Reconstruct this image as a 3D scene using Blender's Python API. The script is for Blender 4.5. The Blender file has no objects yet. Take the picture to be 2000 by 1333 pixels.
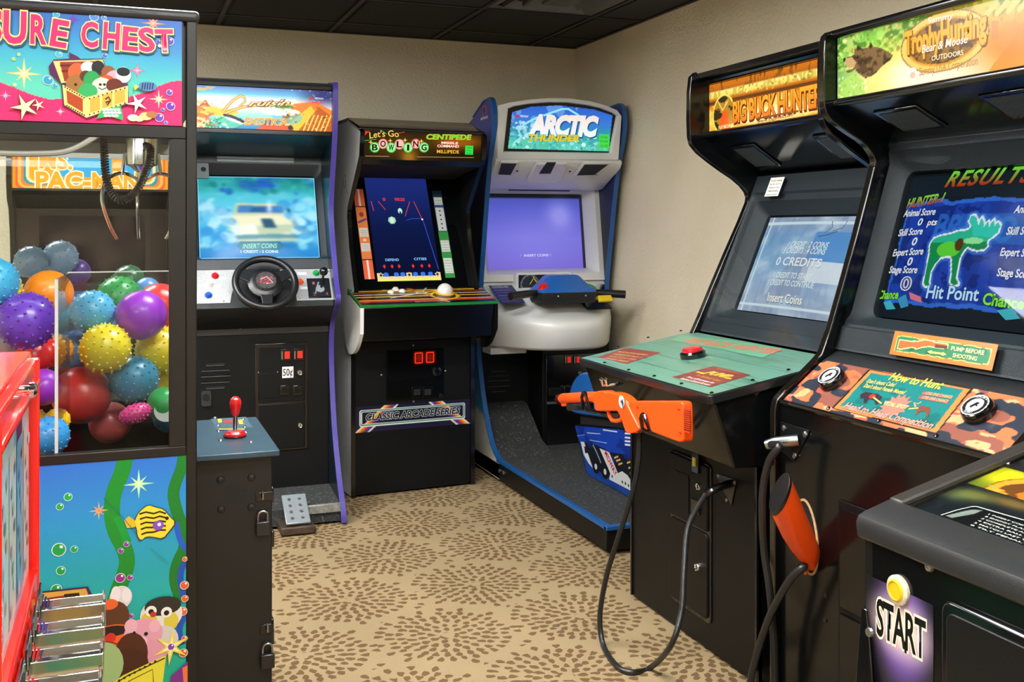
import bpy, bmesh, math, random
import numpy as np
from mathutils import Vector, Matrix
random.seed(4)
rng = np.random.default_rng(7)
scene = bpy.context.scene
COL = scene.collection
PI = math.pi

# ---------------------------------------------------------------- camera
FPX, HOR = 2030.0, 445.0                      # focal length and horizon in pixels of the 2000 x 1333 frame
YAW = math.atan(760.0 / FPX)
EYE = Vector((0, 0, 1.35))
cam_data = bpy.data.cameras.new('camera')
cam_data.sensor_width = 36.0
cam_data.lens = FPX * 36.0 / 2000.0
cam_data.shift_y = -(666.5 - HOR) / 2000.0
cam_data.clip_start = 0.05
cam = bpy.data.objects.new('camera', cam_data)
COL.objects.link(cam)
cam.location = EYE
cam.rotation_euler = (PI / 2, 0, -YAW)
scene.camera = cam

# ---------------------------------------------------------------- light and exposure
LAMP_STRENGTH = 40.0                          # ceiling troffers (built with the ceiling below)
world = bpy.data.worlds.new('world')
scene.world = world
world.use_nodes = True
world.node_tree.nodes['Background'].inputs[0].default_value = (0.95, 0.97, 1.0, 1)
world.node_tree.nodes['Background'].inputs[1].default_value = 0.3
vs = scene.view_settings
vs.view_transform = 'Standard'
vs.look = 'None'
vs.exposure = 0.0
vs.gamma = 1.0
vs.use_curve_mapping = False

# ---------------------------------------------------------------- helpers: colour and materials
def s2l(c):
    c = np.asarray(c, float)
    return np.where(c <= 0.04045, c / 12.92, ((c + 0.055) / 1.055) ** 2.4)
def rgb(h):
    h = h.lstrip('#')
    return np.array([int(h[i:i + 2], 16) / 255.0 for i in (0, 2, 4)])
def lin(h):
    return tuple(float(x) for x in s2l(rgb(h))) + (1.0,)
MATS = {}
def nodes(name):
    m = bpy.data.materials.new(name)
    m.use_nodes = True
    nt = m.node_tree
    return m, nt, nt.nodes['Principled BSDF']
def mat(name, col, rough=0.5, metal=0.0, spec=0.5, vary=0.0, vscale=8.0, bump=0.0, bscale=60.0, coat=0.0, emit=0.0, spots=None):
    """plain procedural surface: colour with a little noise, fine relief"""
    if name in MATS: return MATS[name]
    m, nt, b = nodes(name)
    N, L = nt.nodes, nt.links
    b.inputs['Base Color'].default_value = lin(col)
    b.inputs['Roughness'].default_value = rough
    b.inputs['Metallic'].default_value = metal
    b.inputs['Specular IOR Level'].default_value = spec
    b.inputs['Coat Weight'].default_value = coat
    b.inputs['Coat Roughness'].default_value = 0.08
    if emit:
        b.inputs['Emission Color'].default_value = lin(col)
        b.inputs['Emission Strength'].default_value = emit
    tc = N.new('ShaderNodeTexCoord')
    if vary:
        n = N.new('ShaderNodeTexNoise'); n.inputs['Scale'].default_value = vscale; n.inputs['Detail'].default_value = 5
        L.new(tc.outputs['Object'], n.inputs['Vector'])
        r = N.new('ShaderNodeValToRGB')
        c = np.array(lin(col)[:3])
        r.color_ramp.elements[0].position = 0.3; r.color_ramp.elements[1].position = 0.7
        r.color_ramp.elements[0].color = tuple(c * (1 - vary)) + (1,)
        r.color_ramp.elements[1].color = tuple(np.minimum(c * (1 + vary), 1)) + (1,)
        L.new(n.outputs['Fac'], r.inputs['Fac'])
        out = r.outputs['Color']
        if spots:
            n2 = N.new('ShaderNodeTexNoise'); n2.inputs['Scale'].default_value = spots[1]; n2.inputs['Detail'].default_value = 8
            L.new(tc.outputs['Object'], n2.inputs['Vector'])
            r2 = N.new('ShaderNodeValToRGB'); r2.color_ramp.elements[0].position = spots[2]; r2.color_ramp.elements[1].position = min(1, spots[2] + 0.12)
            L.new(n2.outputs['Fac'], r2.inputs['Fac'])
            mx = N.new('ShaderNodeMixRGB'); mx.inputs[2].default_value = lin(spots[0])
            L.new(r2.outputs['Color'], mx.inputs[0]); L.new(out, mx.inputs[1]); out = mx.outputs[0]
        L.new(out, b.inputs['Base Color'])
    if bump:
        n = N.new('ShaderNodeTexNoise'); n.inputs['Scale'].default_value = bscale; n.inputs['Detail'].default_value = 3
        L.new(tc.outputs['Object'], n.inputs['Vector'])
        bp = N.new('ShaderNodeBump'); bp.inputs['Strength'].default_value = bump; bp.inputs['Distance'].default_value = 0.004
        L.new(n.outputs['Fac'], bp.inputs['Height']); L.new(bp.outputs['Normal'], b.inputs['Normal'])
    MATS[name] = m
    return m
def print_mat(name, emit=0.0, rough=0.3, base=1.0, coat=0.0, spec=0.5):
    """flat print or picture: colours stored with the printed sheet's own vertices"""
    if name in MATS: return MATS[name]
    m, nt, b = nodes(name)
    N, L = nt.nodes, nt.links
    a = N.new('ShaderNodeVertexColor'); a.layer_name = 'ink'
    if base != 1.0:
        mx = N.new('ShaderNodeMixRGB'); mx.blend_type = 'MULTIPLY'; mx.inputs[0].default_value = 1.0
        mx.inputs[2].default_value = (base, base, base, 1)
        L.new(a.outputs['Color'], mx.inputs[1]); L.new(mx.outputs[0], b.inputs['Base Color'])
    else:
        L.new(a.outputs['Color'], b.inputs['Base Color'])
    if emit:
        L.new(a.outputs['Color'], b.inputs['Emission Color'])
        b.inputs['Emission Strength'].default_value = emit
    b.inputs['Roughness'].default_value = rough
    b.inputs['Specular IOR Level'].default_value = spec
    b.inputs['Coat Weight'].default_value = coat
    MATS[name] = m
    return m
def glass_mat(name, tint='#ffffff', gloss=0.04, power=5.0):
    """thin clear pane: sees through, mirrors more at grazing angles"""
    if name in MATS: return MATS[name]
    m, nt, b = nodes(name)
    N, L = nt.nodes, nt.links
    N.remove(b)
    t = N.new('ShaderNodeBsdfTransparent'); t.inputs[0].default_value = lin(tint)
    g = N.new('ShaderNodeBsdfGlossy'); g.inputs['Roughness'].default_value = 0.02
    lw = N.new('ShaderNodeLayerWeight'); lw.inputs['Blend'].default_value = .5
    pw = N.new('ShaderNodeMath'); pw.operation = 'POWER'; pw.inputs[1].default_value = power
    L.new(lw.outputs['Facing'], pw.inputs[0])
    ad = N.new('ShaderNodeMath'); ad.operation = 'MULTIPLY_ADD'; ad.inputs[1].default_value = .8; ad.inputs[2].default_value = gloss; ad.use_clamp = True
    L.new(pw.outputs[0], ad.inputs[0])
    mx = N.new('ShaderNodeMixShader')
    L.new(ad.outputs[0], mx.inputs[0]); L.new(t.outputs[0], mx.inputs[1]); L.new(g.outputs[0], mx.inputs[2])
    L.new(mx.outputs[0], N['Material Output'].inputs['Surface'])
    MATS[name] = m
    return m
BLACK = mat('black laminate', '#0b0c0d', 0.42, spec=0.25, vary=0.25, vscale=5, bump=0.12, bscale=400)
BLACKGLOSS = mat('black gloss panel', '#090a0b', 0.17, spec=0.4, bump=0.03, bscale=300)
BLACKTEX = mat('black textured plastic', '#14171a', 0.45, vary=0.15, vscale=20, bump=0.35, bscale=500)
BLACKTRIM = mat('black edge trim', '#0c0c0e', 0.14, coat=0.5)
MATTE = mat('matte black', '#0b0b0c', 0.8)
CHROME = mat('chrome', '#dfe3e6', 0.10, metal=1.0, bump=0.04, bscale=30)
STEEL = mat('brushed steel', '#a9adb0', 0.28, metal=1.0, vary=0.15, vscale=30)
DARKSTEEL = mat('dark steel', '#3a3d40', 0.35, metal=0.9)
BRASS = mat('brass', '#b89a58', 0.25, metal=1.0)
RUBBER = mat('black rubber', '#131313', 0.42, vary=0.1)
LIT = print_mat('backlit print', 0.95, 0.22, 0.2, 0.0, 0.3)
SCREEN = print_mat('screen picture', 0.95, 0.2, 0.06, 0.0, 0.12)
SCREENREFL = print_mat('painted murky reflections', 0.6, 0.12, 0.2, 0.3)  # glowing sheet for reflections painted over the maze game's dark screen
PRINT = print_mat('printed sheet', 0.0, 0.28, 0.84, 0.1)
REFLPRINT = print_mat('glowing painted reflection', 0.45, 0.3, 0.7)  # reflection in the pinball glass as colour, with an added faint glow
PRINTMATTE = print_mat('printed matte sheet', 0.0, 0.5, 1.0)
GLASS = glass_mat('clear glass pane', '#fafcfb', 0.012)
ACRYLIC = glass_mat('clear acrylic', '#f8fafa', 0.02)
SMOKED = glass_mat('smoked glass', '#eceeef', 0.008)
FRONTCLEAR = glass_mat('clear plastic front', '#f6f8f8', 0.008, 45.0)

# ---------------------------------------------------------------- helpers: meshes
def thing(name, label, cat, loc, rz=0.0, group=None):
    o = bpy.data.objects.new(name, None)
    COL.objects.link(o)
    o.empty_display_size = 0.1
    o.location = loc
    o.rotation_euler = (0, 0, rz)
    o['label'] = label; o['category'] = cat
    if group: o['group'] = group
    return o
def tag(o, label, cat, group=None):
    o['label'] = label; o['category'] = cat
    if group: o['group'] = group
    return o
def base_of(parent):
    """the top thing's location: meshes are written in place and stored relative to it"""
    p = parent
    while p is not None and p.parent is not None: p = p.parent
    return Vector(p.location) if p is not None else Vector((0, 0, 0))
def link(name, me, m, parent=None, loc=None):
    o = bpy.data.objects.new(name, me)
    COL.objects.link(o)
    if m is not None and len(me.materials) == 0: me.materials.append(m)
    if parent is not None: o.parent = parent
    if loc is not None: o.location = loc
    return o
class MB:
    def __init__(s): s.v = []; s.f = []
    def add(s, vs_, fs):
        n = len(s.v)
        s.v.extend([tuple(float(c) for c in p) for p in vs_])
        s.f.extend([tuple(i + n for i in f) for f in fs])
        return s
    def box(s, x0, x1, y0, y1, z0, z1):
        return s.add([(x, y, z) for z in (z0, z1) for y in (y0, y1) for x in (x0, x1)],
                     [(0, 2, 3, 1), (4, 5, 7, 6), (0, 1, 5, 4), (2, 6, 7, 3), (0, 4, 6, 2), (1, 3, 7, 5)])
    def prism(s, pts, axis, a0, a1):
        n = len(pts)
        def P(p, a):
            if axis == 'x': return (a, p[0], p[1])
            if axis == 'y': return (p[0], a, p[1])
            return (p[0], p[1], a)
        return s.add([P(p, a0) for p in pts] + [P(p, a1) for p in pts],
                     [tuple(range(n)), tuple(range(2 * n - 1, n - 1, -1))] + [(i, (i + 1) % n, n + (i + 1) % n, n + i) for i in range(n)])
    def obox(s, o, u, v, n, w, h, t):
        o, u, v, n = Vector(o), Vector(u), Vector(v), Vector(n)
        return s.add([o + u * a + v * b + n * c for c in (0, t) for b in (0, h) for a in (0, w)],
                     [(0, 2, 3, 1), (4, 5, 7, 6), (0, 1, 5, 4), (2, 6, 7, 3), (0, 4, 6, 2), (1, 3, 7, 5)])
    def oprism(s, o, u, v, n, pts, t0, t1):
        """flat outline in the u,v plane made t0..t1 thick along n"""
        o, u, v, n = Vector(o), Vector(u), Vector(v), Vector(n)
        k = len(pts)
        return s.add([o + u * p[0] + v * p[1] + n * t for t in (t0, t1) for p in pts],
                     [tuple(range(k)), tuple(range(2 * k - 1, k - 1, -1))] + [(i, (i + 1) % k, k + (i + 1) % k, k + i) for i in range(k)])
    def tube(s, path, r, seg=8, closed=False):
        path = [Vector(p) for p in path]
        n = len(path)
        rs = r if isinstance(r, (list, tuple)) else [r] * n
        prev = None; rings = []
        for i, p in enumerate(path):
            a = path[(i - 1) % n] if (closed or i > 0) else p
            b = path[(i + 1) % n] if (closed or i < n - 1) else p
            t = (b - a).normalized()
            if prev is None:
                ref = Vector((0, 0, 1)) if abs(t.z) < 0.9 else Vector((1, 0, 0))
                x = t.cross(ref).normalized()
            else:
                x = (prev - t * prev.dot(t)).normalized()
            prev = x
            y = t.cross(x)
            rings.append([p + (x * math.cos(2 * PI * k / seg) + y * math.sin(2 * PI * k / seg)) * rs[i] for k in range(seg)])
        vs_ = [q for ring in rings for q in ring]; fs = []
        m = n if closed else n - 1
        for i in range(m):
            for k in range(seg):
                a = i * seg + k; b = i * seg + (k + 1) % seg
                c = ((i + 1) % n) * seg + (k + 1) % seg; d = ((i + 1) % n) * seg + k
                fs.append((a, b, c, d))
        if not closed:
            fs.append(tuple(range(seg - 1, -1, -1))); fs.append(tuple(range((n - 1) * seg, n * seg)))
        return s.add(vs_, fs)
    def lathe(s, prof, o, axis=(0, 0, 1), seg=20):
        """prof: (radius, height along axis)"""
        o = Vector(o); a = Vector(axis).normalized()
        ref = Vector((0, 0, 1)) if abs(a.z) < 0.9 else Vector((1, 0, 0))
        x = a.cross(ref).normalized(); y = a.cross(x)
        vs_ = []; fs = []
        for r, h in prof:
            for k in range(seg):
                t = 2 * PI * k / seg
                vs_.append(o + a * h + (x * math.cos(t) + y * math.sin(t)) * max(r, 1e-5))
        for i in range(len(prof) - 1):
            for k in range(seg):
                fs.append((i * seg + k, i * seg + (k + 1) % seg, (i + 1) * seg + (k + 1) % seg, (i + 1) * seg + k))
        fs.append(tuple(range(seg))); fs.append(tuple(range(len(prof) * seg - 1, (len(prof) - 1) * seg - 1, -1)))
        return s.add(vs_, fs)
    def sphere(s, c, r, seg=20, rings=12, sc=(1, 1, 1)):
        c = Vector(c)
        vs_ = [c + Vector((0, 0, r * sc[2]))]; fs = []
        for i in range(1, rings):
            t = PI * i / rings
            for k in range(seg):
                p = 2 * PI * k / seg
                vs_.append(c + Vector((r * sc[0] * math.sin(t) * math.cos(p), r * sc[1] * math.sin(t) * math.sin(p), r * sc[2] * math.cos(t))))
        vs_.append(c - Vector((0, 0, r * sc[2])))
        for k in range(seg):
            fs.append((0, 1 + k, 1 + (k + 1) % seg))
            for i in range(rings - 2):
                a = 1 + i * seg
                fs.append((a + k, a + seg + k, a + seg + (k + 1) % seg, a + (k + 1) % seg))
            a = 1 + (rings - 2) * seg
            fs.append((a + k, len(vs_) - 1, a + (k + 1) % seg))
        return s.add(vs_, fs)
    def loft(s, loops, cap=True):
        n = len(loops[0]); vs_ = [p for l in loops for p in l]; fs = []
        for i in range(len(loops) - 1):
            for k in range(n):
                fs.append((i * n + k, i * n + (k + 1) % n, (i + 1) * n + (k + 1) % n, (i + 1) * n + k))
        if cap:
            fs.append(tuple(range(n))); fs.append(tuple(range(len(loops) * n - 1, (len(loops) - 1) * n - 1, -1)))
        return s.add(vs_, fs)
    def mesh(s, name, off=Vector((0, 0, 0)), angle=35.0, recalc=True):
        me = bpy.data.meshes.new(name)
        me.from_pydata([(p[0] - off.x, p[1] - off.y, p[2] - off.z) for p in s.v], [], s.f)
        if recalc:
            bm = bmesh.new(); bm.from_mesh(me)
            bmesh.ops.recalc_face_normals(bm, faces=bm.faces)
            bm.to_mesh(me); bm.free()
        me.shade_smooth()
        me.set_sharp_from_angle(angle=math.radians(angle))
        return me
    def build(s, name, m, parent=None, bevel=0.0, seg=2, angle=35.0, recalc=True):
        me = s.mesh(name, base_of(parent), angle, recalc)
        o = link(name, me, m, parent)
        if bevel:
            bv = o.modifiers.new('bevel', 'BEVEL'); bv.width = bevel; bv.segments = seg; bv.limit_method = 'ANGLE'; bv.angle_limit = math.radians(40)
        return o
def chaikin(pts, n=2, closed=False):
    for _ in range(n):
        out = [] if closed else [pts[0]]
        m = len(pts)
        for i in range(m if closed else m - 1):
            a, b = np.array(pts[i], float), np.array(pts[(i + 1) % m], float)
            out += [tuple(a * .75 + b * .25), tuple(a * .25 + b * .75)]
        if not closed: out.append(pts[-1])
        pts = out
    return pts
def band(path, t):
    """closed outline of a strip lying t outside an open path (to its left)"""
    P = np.array(path, float); off = []
    for i in range(len(P)):
        a = P[max(i - 1, 0)]; b = P[min(i + 1, len(P) - 1)]
        d = b - a; d /= max(np.hypot(*d), 1e-9)
        off.append(P[i] + t * np.array([-d[1], d[0]]))
    return [tuple(p) for p in P] + [tuple(p) for p in off[::-1]]
def rrect(a0, a1, b0, b1, r, k=5):
    pts = []
    r = max(r, 1e-4)
    for cx, cy, t0 in ((a1 - r, b1 - r, 0), (a0 + r, b1 - r, PI / 2), (a0 + r, b0 + r, PI), (a1 - r, b0 + r, 1.5 * PI)):
        for i in range(k + 1):
            t = t0 + PI / 2 * i / k
            pts.append((cx + r * math.cos(t), cy + r * math.sin(t)))
    return pts

# ---------------------------------------------------------------- helpers: flat panels
class Frame:
    """a flat panel standing in the room: o lower corner, u to the viewer's right, v up, n out of it"""
    def __init__(s, o, u, v, w, h, parent=None):
        s.o = Vector(o); s.u = Vector(u).normalized(); s.v = Vector(v).normalized(); s.n = s.u.cross(s.v).normalized()
        s.w, s.h, s.parent = w, h, parent
    @staticmethod
    def between(o, e, top, parent=None):
        """from lower corner o to the other lower corner e and the corner above o"""
        o, e, top = Vector(o), Vector(e), Vector(top)
        return Frame(o, e - o, top - o, (e - o).length, (top - o).length, parent)
    def P(s, px, py):
        """where the sight line of a measured photo point meets this panel's plane, in panel metres"""
        t = (px - 1000.0) / FPX; k = (HOR - py) / FPX
        d = Vector((math.sin(YAW) + t * math.cos(YAW), math.cos(YAW) - t * math.sin(YAW), k)); e = EYE.copy()
        p = s.parent
        while p is not None and p.parent is not None: p = p.parent
        if p is not None and abs(p.rotation_euler[2]) > 1e-6:
            R = Matrix.Rotation(-p.rotation_euler[2], 3, 'Z'); L0 = Vector(p.location)
            e = R @ (e - L0) + L0; d = R @ d
        q = e + d * ((s.o - e).dot(s.n) / d.dot(s.n)) - s.o
        return (q.dot(s.u), q.dot(s.v))
    def at(s, a, b, c=0.0): return s.o + s.u * a + s.v * b + s.n * c
    def atp(s, px, py, c=0.0): return s.at(*s.P(px, py), c)
    def plate(s, a0, a1, b0, b1, t, m, name, parent, r=0.0, bevel=0.0, back=0.0):
        mb = MB()
        if r: mb.oprism(s.o, s.u, s.v, s.n, rrect(a0, a1, b0, b1, r), -back, t)
        else: mb.obox(s.at(a0, b0, -back), s.u, s.v, s.n, a1 - a0, b1 - b0, t + back)
        return mb.build(name, m, parent, bevel)
    def shape(s, pts, t, m, name, parent, bevel=0.0, back=0.0):
        return MB().oprism(s.o, s.u, s.v, s.n, pts, -back, t).build(name, m, parent, bevel)
    def knob(s, a, b, prof, m, name, parent, seg=20):
        return MB().lathe(prof, s.at(a, b), s.n, seg).build(name, m, parent)
    def screw(s, a, b, r, m, parent, name='screw'):
        return MB().lathe([(r, 0), (r * .95, r * .35), (r * .55, r * .6), (0, r * .65)], s.at(a, b), s.n, 8).build(name, m, parent)
    def bezel(s, loops, m, name, parent):
        """loops: (a0, a1, b0, b1, radius, depth) from the outside in; a moulded frame with an opening"""
        L = [[s.at(p[0], p[1], d) for p in rrect(a0, a1, b0, b1, r)] for a0, a1, b0, b1, r, d in loops]
        return MB().loft(L, cap=False).build(name, m, parent, recalc=True)

_font = bpy.data.curves.new('type', 'FONT')
_font_ob = bpy.data.objects.new('type', _font)
def type_mesh(body, offset=0.0, shear=0.0, spacing=1.0):
    _font.body = body; _font.size = 1.0; _font.offset = offset; _font.shear = shear; _font.space_character = spacing
    _font.resolution_u = 3; _font.align_x = 'LEFT'; _font.fill_mode = 'FRONT'
    me = _font_ob.to_mesh()
    v = np.zeros(len(me.vertices) * 3); me.vertices.foreach_get('co', v); v = v.reshape(-1, 3)[:, :2]
    f = [tuple(p.vertices) for p in me.polygons]
    _font_ob.to_mesh_clear()
    return v, f
class Art(Frame):
    """a printed sheet or picture on a panel: coloured grid plus raised lettering"""
    def __init__(s, o, u, v, w, h, res, parent=None, bg='#000000', bulge=0.0):
        super().__init__(o, u, v, w, h, parent)
        s.nx = res; s.ny = max(2, int(round(res * h / w)))
        s.X, s.Y = np.meshgrid(np.linspace(0, w, s.nx + 1), np.linspace(0, h, s.ny + 1))
        s.C = np.empty(s.X.shape + (3,)); s.C[:] = rgb(bg)
        s.bul = bulge; s.clip = None; s.tv = []; s.tf = []; s.tc = []; s.layer = 0
    @staticmethod
    def on(fr, a0, a1, b0, b1, res, bg='#000000', lift=0.0015, bulge=0.0):
        return Art(fr.at(a0, b0, lift), fr.u, fr.v, a1 - a0, b1 - b0, res, fr.parent, bg, bulge)
    @staticmethod
    def onpx(fr, p0, p1, res, bg='#000000', lift=0.0015):
        a, b = fr.P(*p0); c, d = fr.P(*p1)
        return Art.on(fr, min(a, c), max(a, c), min(b, d), max(b, d), res, bg, lift)
    def lift(s, a, b):
        if not s.bul: return 0.0
        x = 2 * a / s.w - 1; y = 2 * b / s.h - 1
        return s.bul * (1 - x * x) * (1 - y * y * .9)
    def paint(s, mask, col, alpha=1.0):
        c = rgb(col) if isinstance(col, str) else np.asarray(col, float)
        a = mask.astype(float) * alpha
        s.C = s.C * (1 - a[..., None]) + c * a[..., None]
        return s
    def grad(s, stops, axis='y', mask=None):
        t = s.Y / s.h if axis == 'y' else s.X / s.w
        P = [p for p, _ in stops]; Cc = np.array([rgb(c) for _, c in stops])
        g = np.stack([np.interp(t, P, Cc[:, i]) for i in range(3)], -1)
        if mask is None: s.C = g
        else:
            a = np.asarray(mask, float)[..., None]; s.C = s.C * (1 - a) + g * a
        return s
    def inpoly(s, pts):
        m = np.zeros(s.X.shape, bool); n = len(pts)
        for i in range(n):
            x0, y0 = pts[i]; x1, y1 = pts[(i + 1) % n]
            if y0 == y1: continue
            c = (s.Y >= min(y0, y1)) & (s.Y < max(y0, y1)) & (s.X < (x1 - x0) * (s.Y - y0) / (y1 - y0) + x0)
            m ^= c
        return m
    def poly(s, pts, col, alpha=1.0): return s.paint(s.inpoly(pts), col, alpha)
    def px(s, pts): return [s.P(*p) for p in pts]
    def polyp(s, pts, col, alpha=1.0): return s.poly(s.px(pts), col, alpha)
    def ell(s, c, rx, ry, col, alpha=1.0, ang=0.0, soft=False):
        x = s.X - c[0]; y = s.Y - c[1]; ca, sa = math.cos(ang), math.sin(ang)
        q = ((x * ca + y * sa) / rx) ** 2 + ((-x * sa + y * ca) / ry) ** 2
        if soft: return s.paint(np.clip(1.2 * np.exp(-1.5 * q) - .05, 0, 1), col, alpha)
        return s.paint(q <= 1, col, alpha)
    def ellp(s, p, rx, ry, col, alpha=1.0, ang=0.0, soft=False): return s.ell(s.P(*p), rx, ry, col, alpha, ang, soft)
    def line(s, pts, wid, col, alpha=1.0):
        d = np.full(s.X.shape, 1e9)
        for (x0, y0), (x1, y1) in zip(pts[:-1], pts[1:]):
            dx, dy = x1 - x0, y1 - y0; l2 = max(dx * dx + dy * dy, 1e-12)
            t = np.clip(((s.X - x0) * dx + (s.Y - y0) * dy) / l2, 0, 1)
            d = np.minimum(d, np.hypot(s.X - x0 - t * dx, s.Y - y0 - t * dy))
        return s.paint(d <= wid / 2, col, alpha)
    def linep(s, pts, wid, col, alpha=1.0): return s.line(s.px(pts), wid, col, alpha)
    def noise(s, sx, sy, seed=0, octaves=3):
        r = np.random.default_rng(seed); out = np.zeros(s.X.shape); amp = 1.0; tot = 0
        for o in range(octaves):
            nx = max(2, int(s.w / sx * 2 ** o)) + 2; ny = max(2, int(s.h / sy * 2 ** o)) + 2
            g = r.random((ny, nx)); fx = s.X / s.w * (nx - 1.001); fy = s.Y / s.h * (ny - 1.001)
            i = fx.astype(int); j = fy.astype(int); tx = fx - i; ty = fy - j
            tx = tx * tx * (3 - 2 * tx); ty = ty * ty * (3 - 2 * ty)
            out += amp * ((g[j, i] * (1 - tx) + g[j, i + 1] * tx) * (1 - ty) + (g[j + 1, i] * (1 - tx) + g[j + 1, i + 1] * tx) * ty)
            tot += amp; amp *= .5
        return out / tot
    def blur(s, n, ax=None):
        for _ in range(n):
            for a in ((0, 1) if ax is None else (ax,)):
                s.C = (np.roll(s.C, 1, a) + s.C * 2 + np.roll(s.C, -1, a)) / 4
        return s
    def fleck(s, n, x0, x1, y0, y1, cols, r0, r1, seed):
        """small brush dabs that make a painted ground lively"""
        g = np.random.default_rng(seed)
        for _ in range(n):
            r = g.uniform(r0, r1); s.ell((s.w * g.uniform(x0, x1), s.h * g.uniform(y0, y1)), r * g.uniform(.8, 2.0), r, cols[g.integers(len(cols))], g.uniform(.4, .9), g.uniform(-.6, .6))
        return s
    def pts3(s, P2, lev):
        return [s.at(a, b, .0004 + .00005 * lev + s.lift(a, b)) for a, b in P2]
    def vec(s, P2, faces, col):
        """flat coloured shape with crisp edges laid on the sheet"""
        s.layer += 1
        n = len(s.tv); s.tv += s.pts3(P2, s.layer)
        s.tf += [tuple(i + n for i in f) for f in faces]
        s.tc += [rgb(col) if isinstance(col, str) else col] * len(P2)
        return s
    def vpoly(s, pts, col): return s.vec(pts, [tuple(range(len(pts)))], col)
    def vpolyp(s, pts, col): return s.vpoly(s.px(pts), col)
    def vell(s, c, rx, ry, col, n=24): return s.vpoly([(c[0] + rx * math.cos(2 * PI * i / n), c[1] + ry * math.sin(2 * PI * i / n)) for i in range(n)], col)
    def vstar(s, c, r, ri, n, col, rot=PI / 2, col2=None):
        pts = [(c[0] + (r if i % 2 == 0 else ri) * math.cos(rot + PI * i / n), c[1] + (r if i % 2 == 0 else ri) * math.sin(rot + PI * i / n)) for i in range(2 * n)]
        s.vec([c] + pts, [(0, 1 + i, 1 + (i + 1) % (2 * n)) for i in range(2 * n)], col)
        if col2: s.vstar(c, r * .55, ri * .55, n, col2, rot)
        return s
    def vline(s, pts, wid, col):
        L = np.array(pts, float); l = []; r = []
        for i in range(len(L)):
            d = L[min(i + 1, len(L) - 1)] - L[max(i - 1, 0)]; d /= max(np.hypot(*d), 1e-9); q = np.array([-d[1], d[0]]) * wid / 2
            l.append(tuple(L[i] + q)); r.append(tuple(L[i] - q))
        k = len(L)
        return s.vec(l + r, [(i, i + 1, k + i + 1, k + i) for i in range(k - 1)], col)
    def vlinep(s, pts, wid, col): return s.vline(s.px(pts), wid, col)
    def text(s, body, p0, p1, hgt, col, out=None, ow=.05, bold=0.0, shear=0.0, bend=0.0, top=None, spacing=1.0, dshadow=None):
        """a line of lettering from baseline start p0 to end p1 with capitals hgt high; top: second colour at the top"""
        p0 = np.array(p0, float); p1 = np.array(p1, float)
        d = p1 - p0; W = np.hypot(*d); d /= W; q = np.array([-d[1], d[0]])
        if body == 'I': p0 = p0 + d * W * .36; W *= .28
        ref, _ = type_mesh(body, 0.0, shear, spacing)
        x0, x1 = ref[:, 0].min(), ref[:, 0].max()
        cap, _ = type_mesh('H'); ch = cap[:, 1].max()
        passes = []
        if dshadow: passes.append((bold + (ow if out else 0), dshadow, (hgt * .05, -hgt * .07)))
        if out: passes.append((bold + ow, out, (0, 0)))
        passes.append((bold, col, (0, 0)))
        for off, c, sh in passes:
            v, f = type_mesh(body, off, shear, spacing)
            t = (v[:, 0] - x0) / (x1 - x0); yy = v[:, 1] / ch * hgt + bend * (1 - (2 * t - 1) ** 2) + sh[1]
            P2 = p0[None] + (t * W + sh[0])[:, None] * d[None] + yy[:, None] * q[None]
            s.vec([tuple(p) for p in P2], f, c)
            if top is not None and c is col:
                k = np.clip(v[:, 1] / ch, 0, 1)[:, None]
                cc = rgb(col) * (1 - k) + rgb(top) * k
                s.tc[-len(P2):] = list(cc)
        return s
    def textr(s, body, p0, p1, hgt, col, bold=0.0, shear=0.0, alpha=1.0):
        """lettering inked into the picture itself"""
        p0 = np.array(s.P(*p0), float); p1 = np.array(s.P(*p1), float)
        d = p1 - p0; W = np.hypot(*d); d /= W; q = np.array([-d[1], d[0]])
        v, f = type_mesh(body, bold, shear); cap, _ = type_mesh('H')
        x0, x1 = v[:, 0].min(), v[:, 0].max()
        P2 = p0 + ((v[:, 0] - x0) / (x1 - x0) * W)[:, None] * d + (v[:, 1] / cap[:, 1].max() * hgt)[:, None] * q
        m = np.zeros(s.X.shape, bool)
        for g in f: m |= s.inpoly([tuple(P2[i]) for i in g])
        return s.paint(m, col, alpha)
    def textp(s, body, p0, p1, hpx, col, **kw):
        """the same with the baseline ends given as measured photo points and the height in metres"""
        return s.text(body, s.P(*p0), s.P(*p1), hpx, col, **kw)
    def build(s, m, parent, name='printed_art', tname=None):
        lo = base_of(parent)
        ny1, nx1 = s.X.shape
        x = 2 * s.X / s.w - 1; y = 2 * s.Y / s.h - 1
        z = s.bul * (1 - x * x) * (1 - y * y * .9) if s.bul else np.zeros(s.X.shape)
        V = (np.array(s.o - lo)[None, None] + s.X[..., None] * np.array(s.u) + s.Y[..., None] * np.array(s.v) + z[..., None] * np.array(s.n)).reshape(-1, 3)
        idx = np.arange(ny1 * nx1).reshape(ny1, nx1)
        Q = np.stack([idx[:-1, :-1], idx[:-1, 1:], idx[1:, 1:], idx[1:, :-1]], -1).reshape(-1, 4)
        C4 = s2l(np.clip(s.C, 0, 1)).reshape(-1, 3)
        if s.clip is not None:
            keep = s.inpoly(s.clip).ravel()[Q].any(1); Q = Q[keep]
            used = np.zeros(len(V), bool); used[Q.ravel()] = True
            remap = np.cumsum(used) - 1; Q = remap[Q]; V = V[used]; C4 = C4[used]
        lv = Q.ravel().tolist(); ls = (np.arange(len(Q)) * 4).tolist()
        if s.tv:
            n0 = len(V)
            V = np.vstack([V, np.array([tuple(p - lo) for p in s.tv])]); C4 = np.vstack([C4, s2l(np.clip(np.array(s.tc), 0, 1))])
            for f in s.tf:
                ls.append(len(lv)); lv.extend(i + n0 for i in f)
        me = bpy.data.meshes.new(name)
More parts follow.
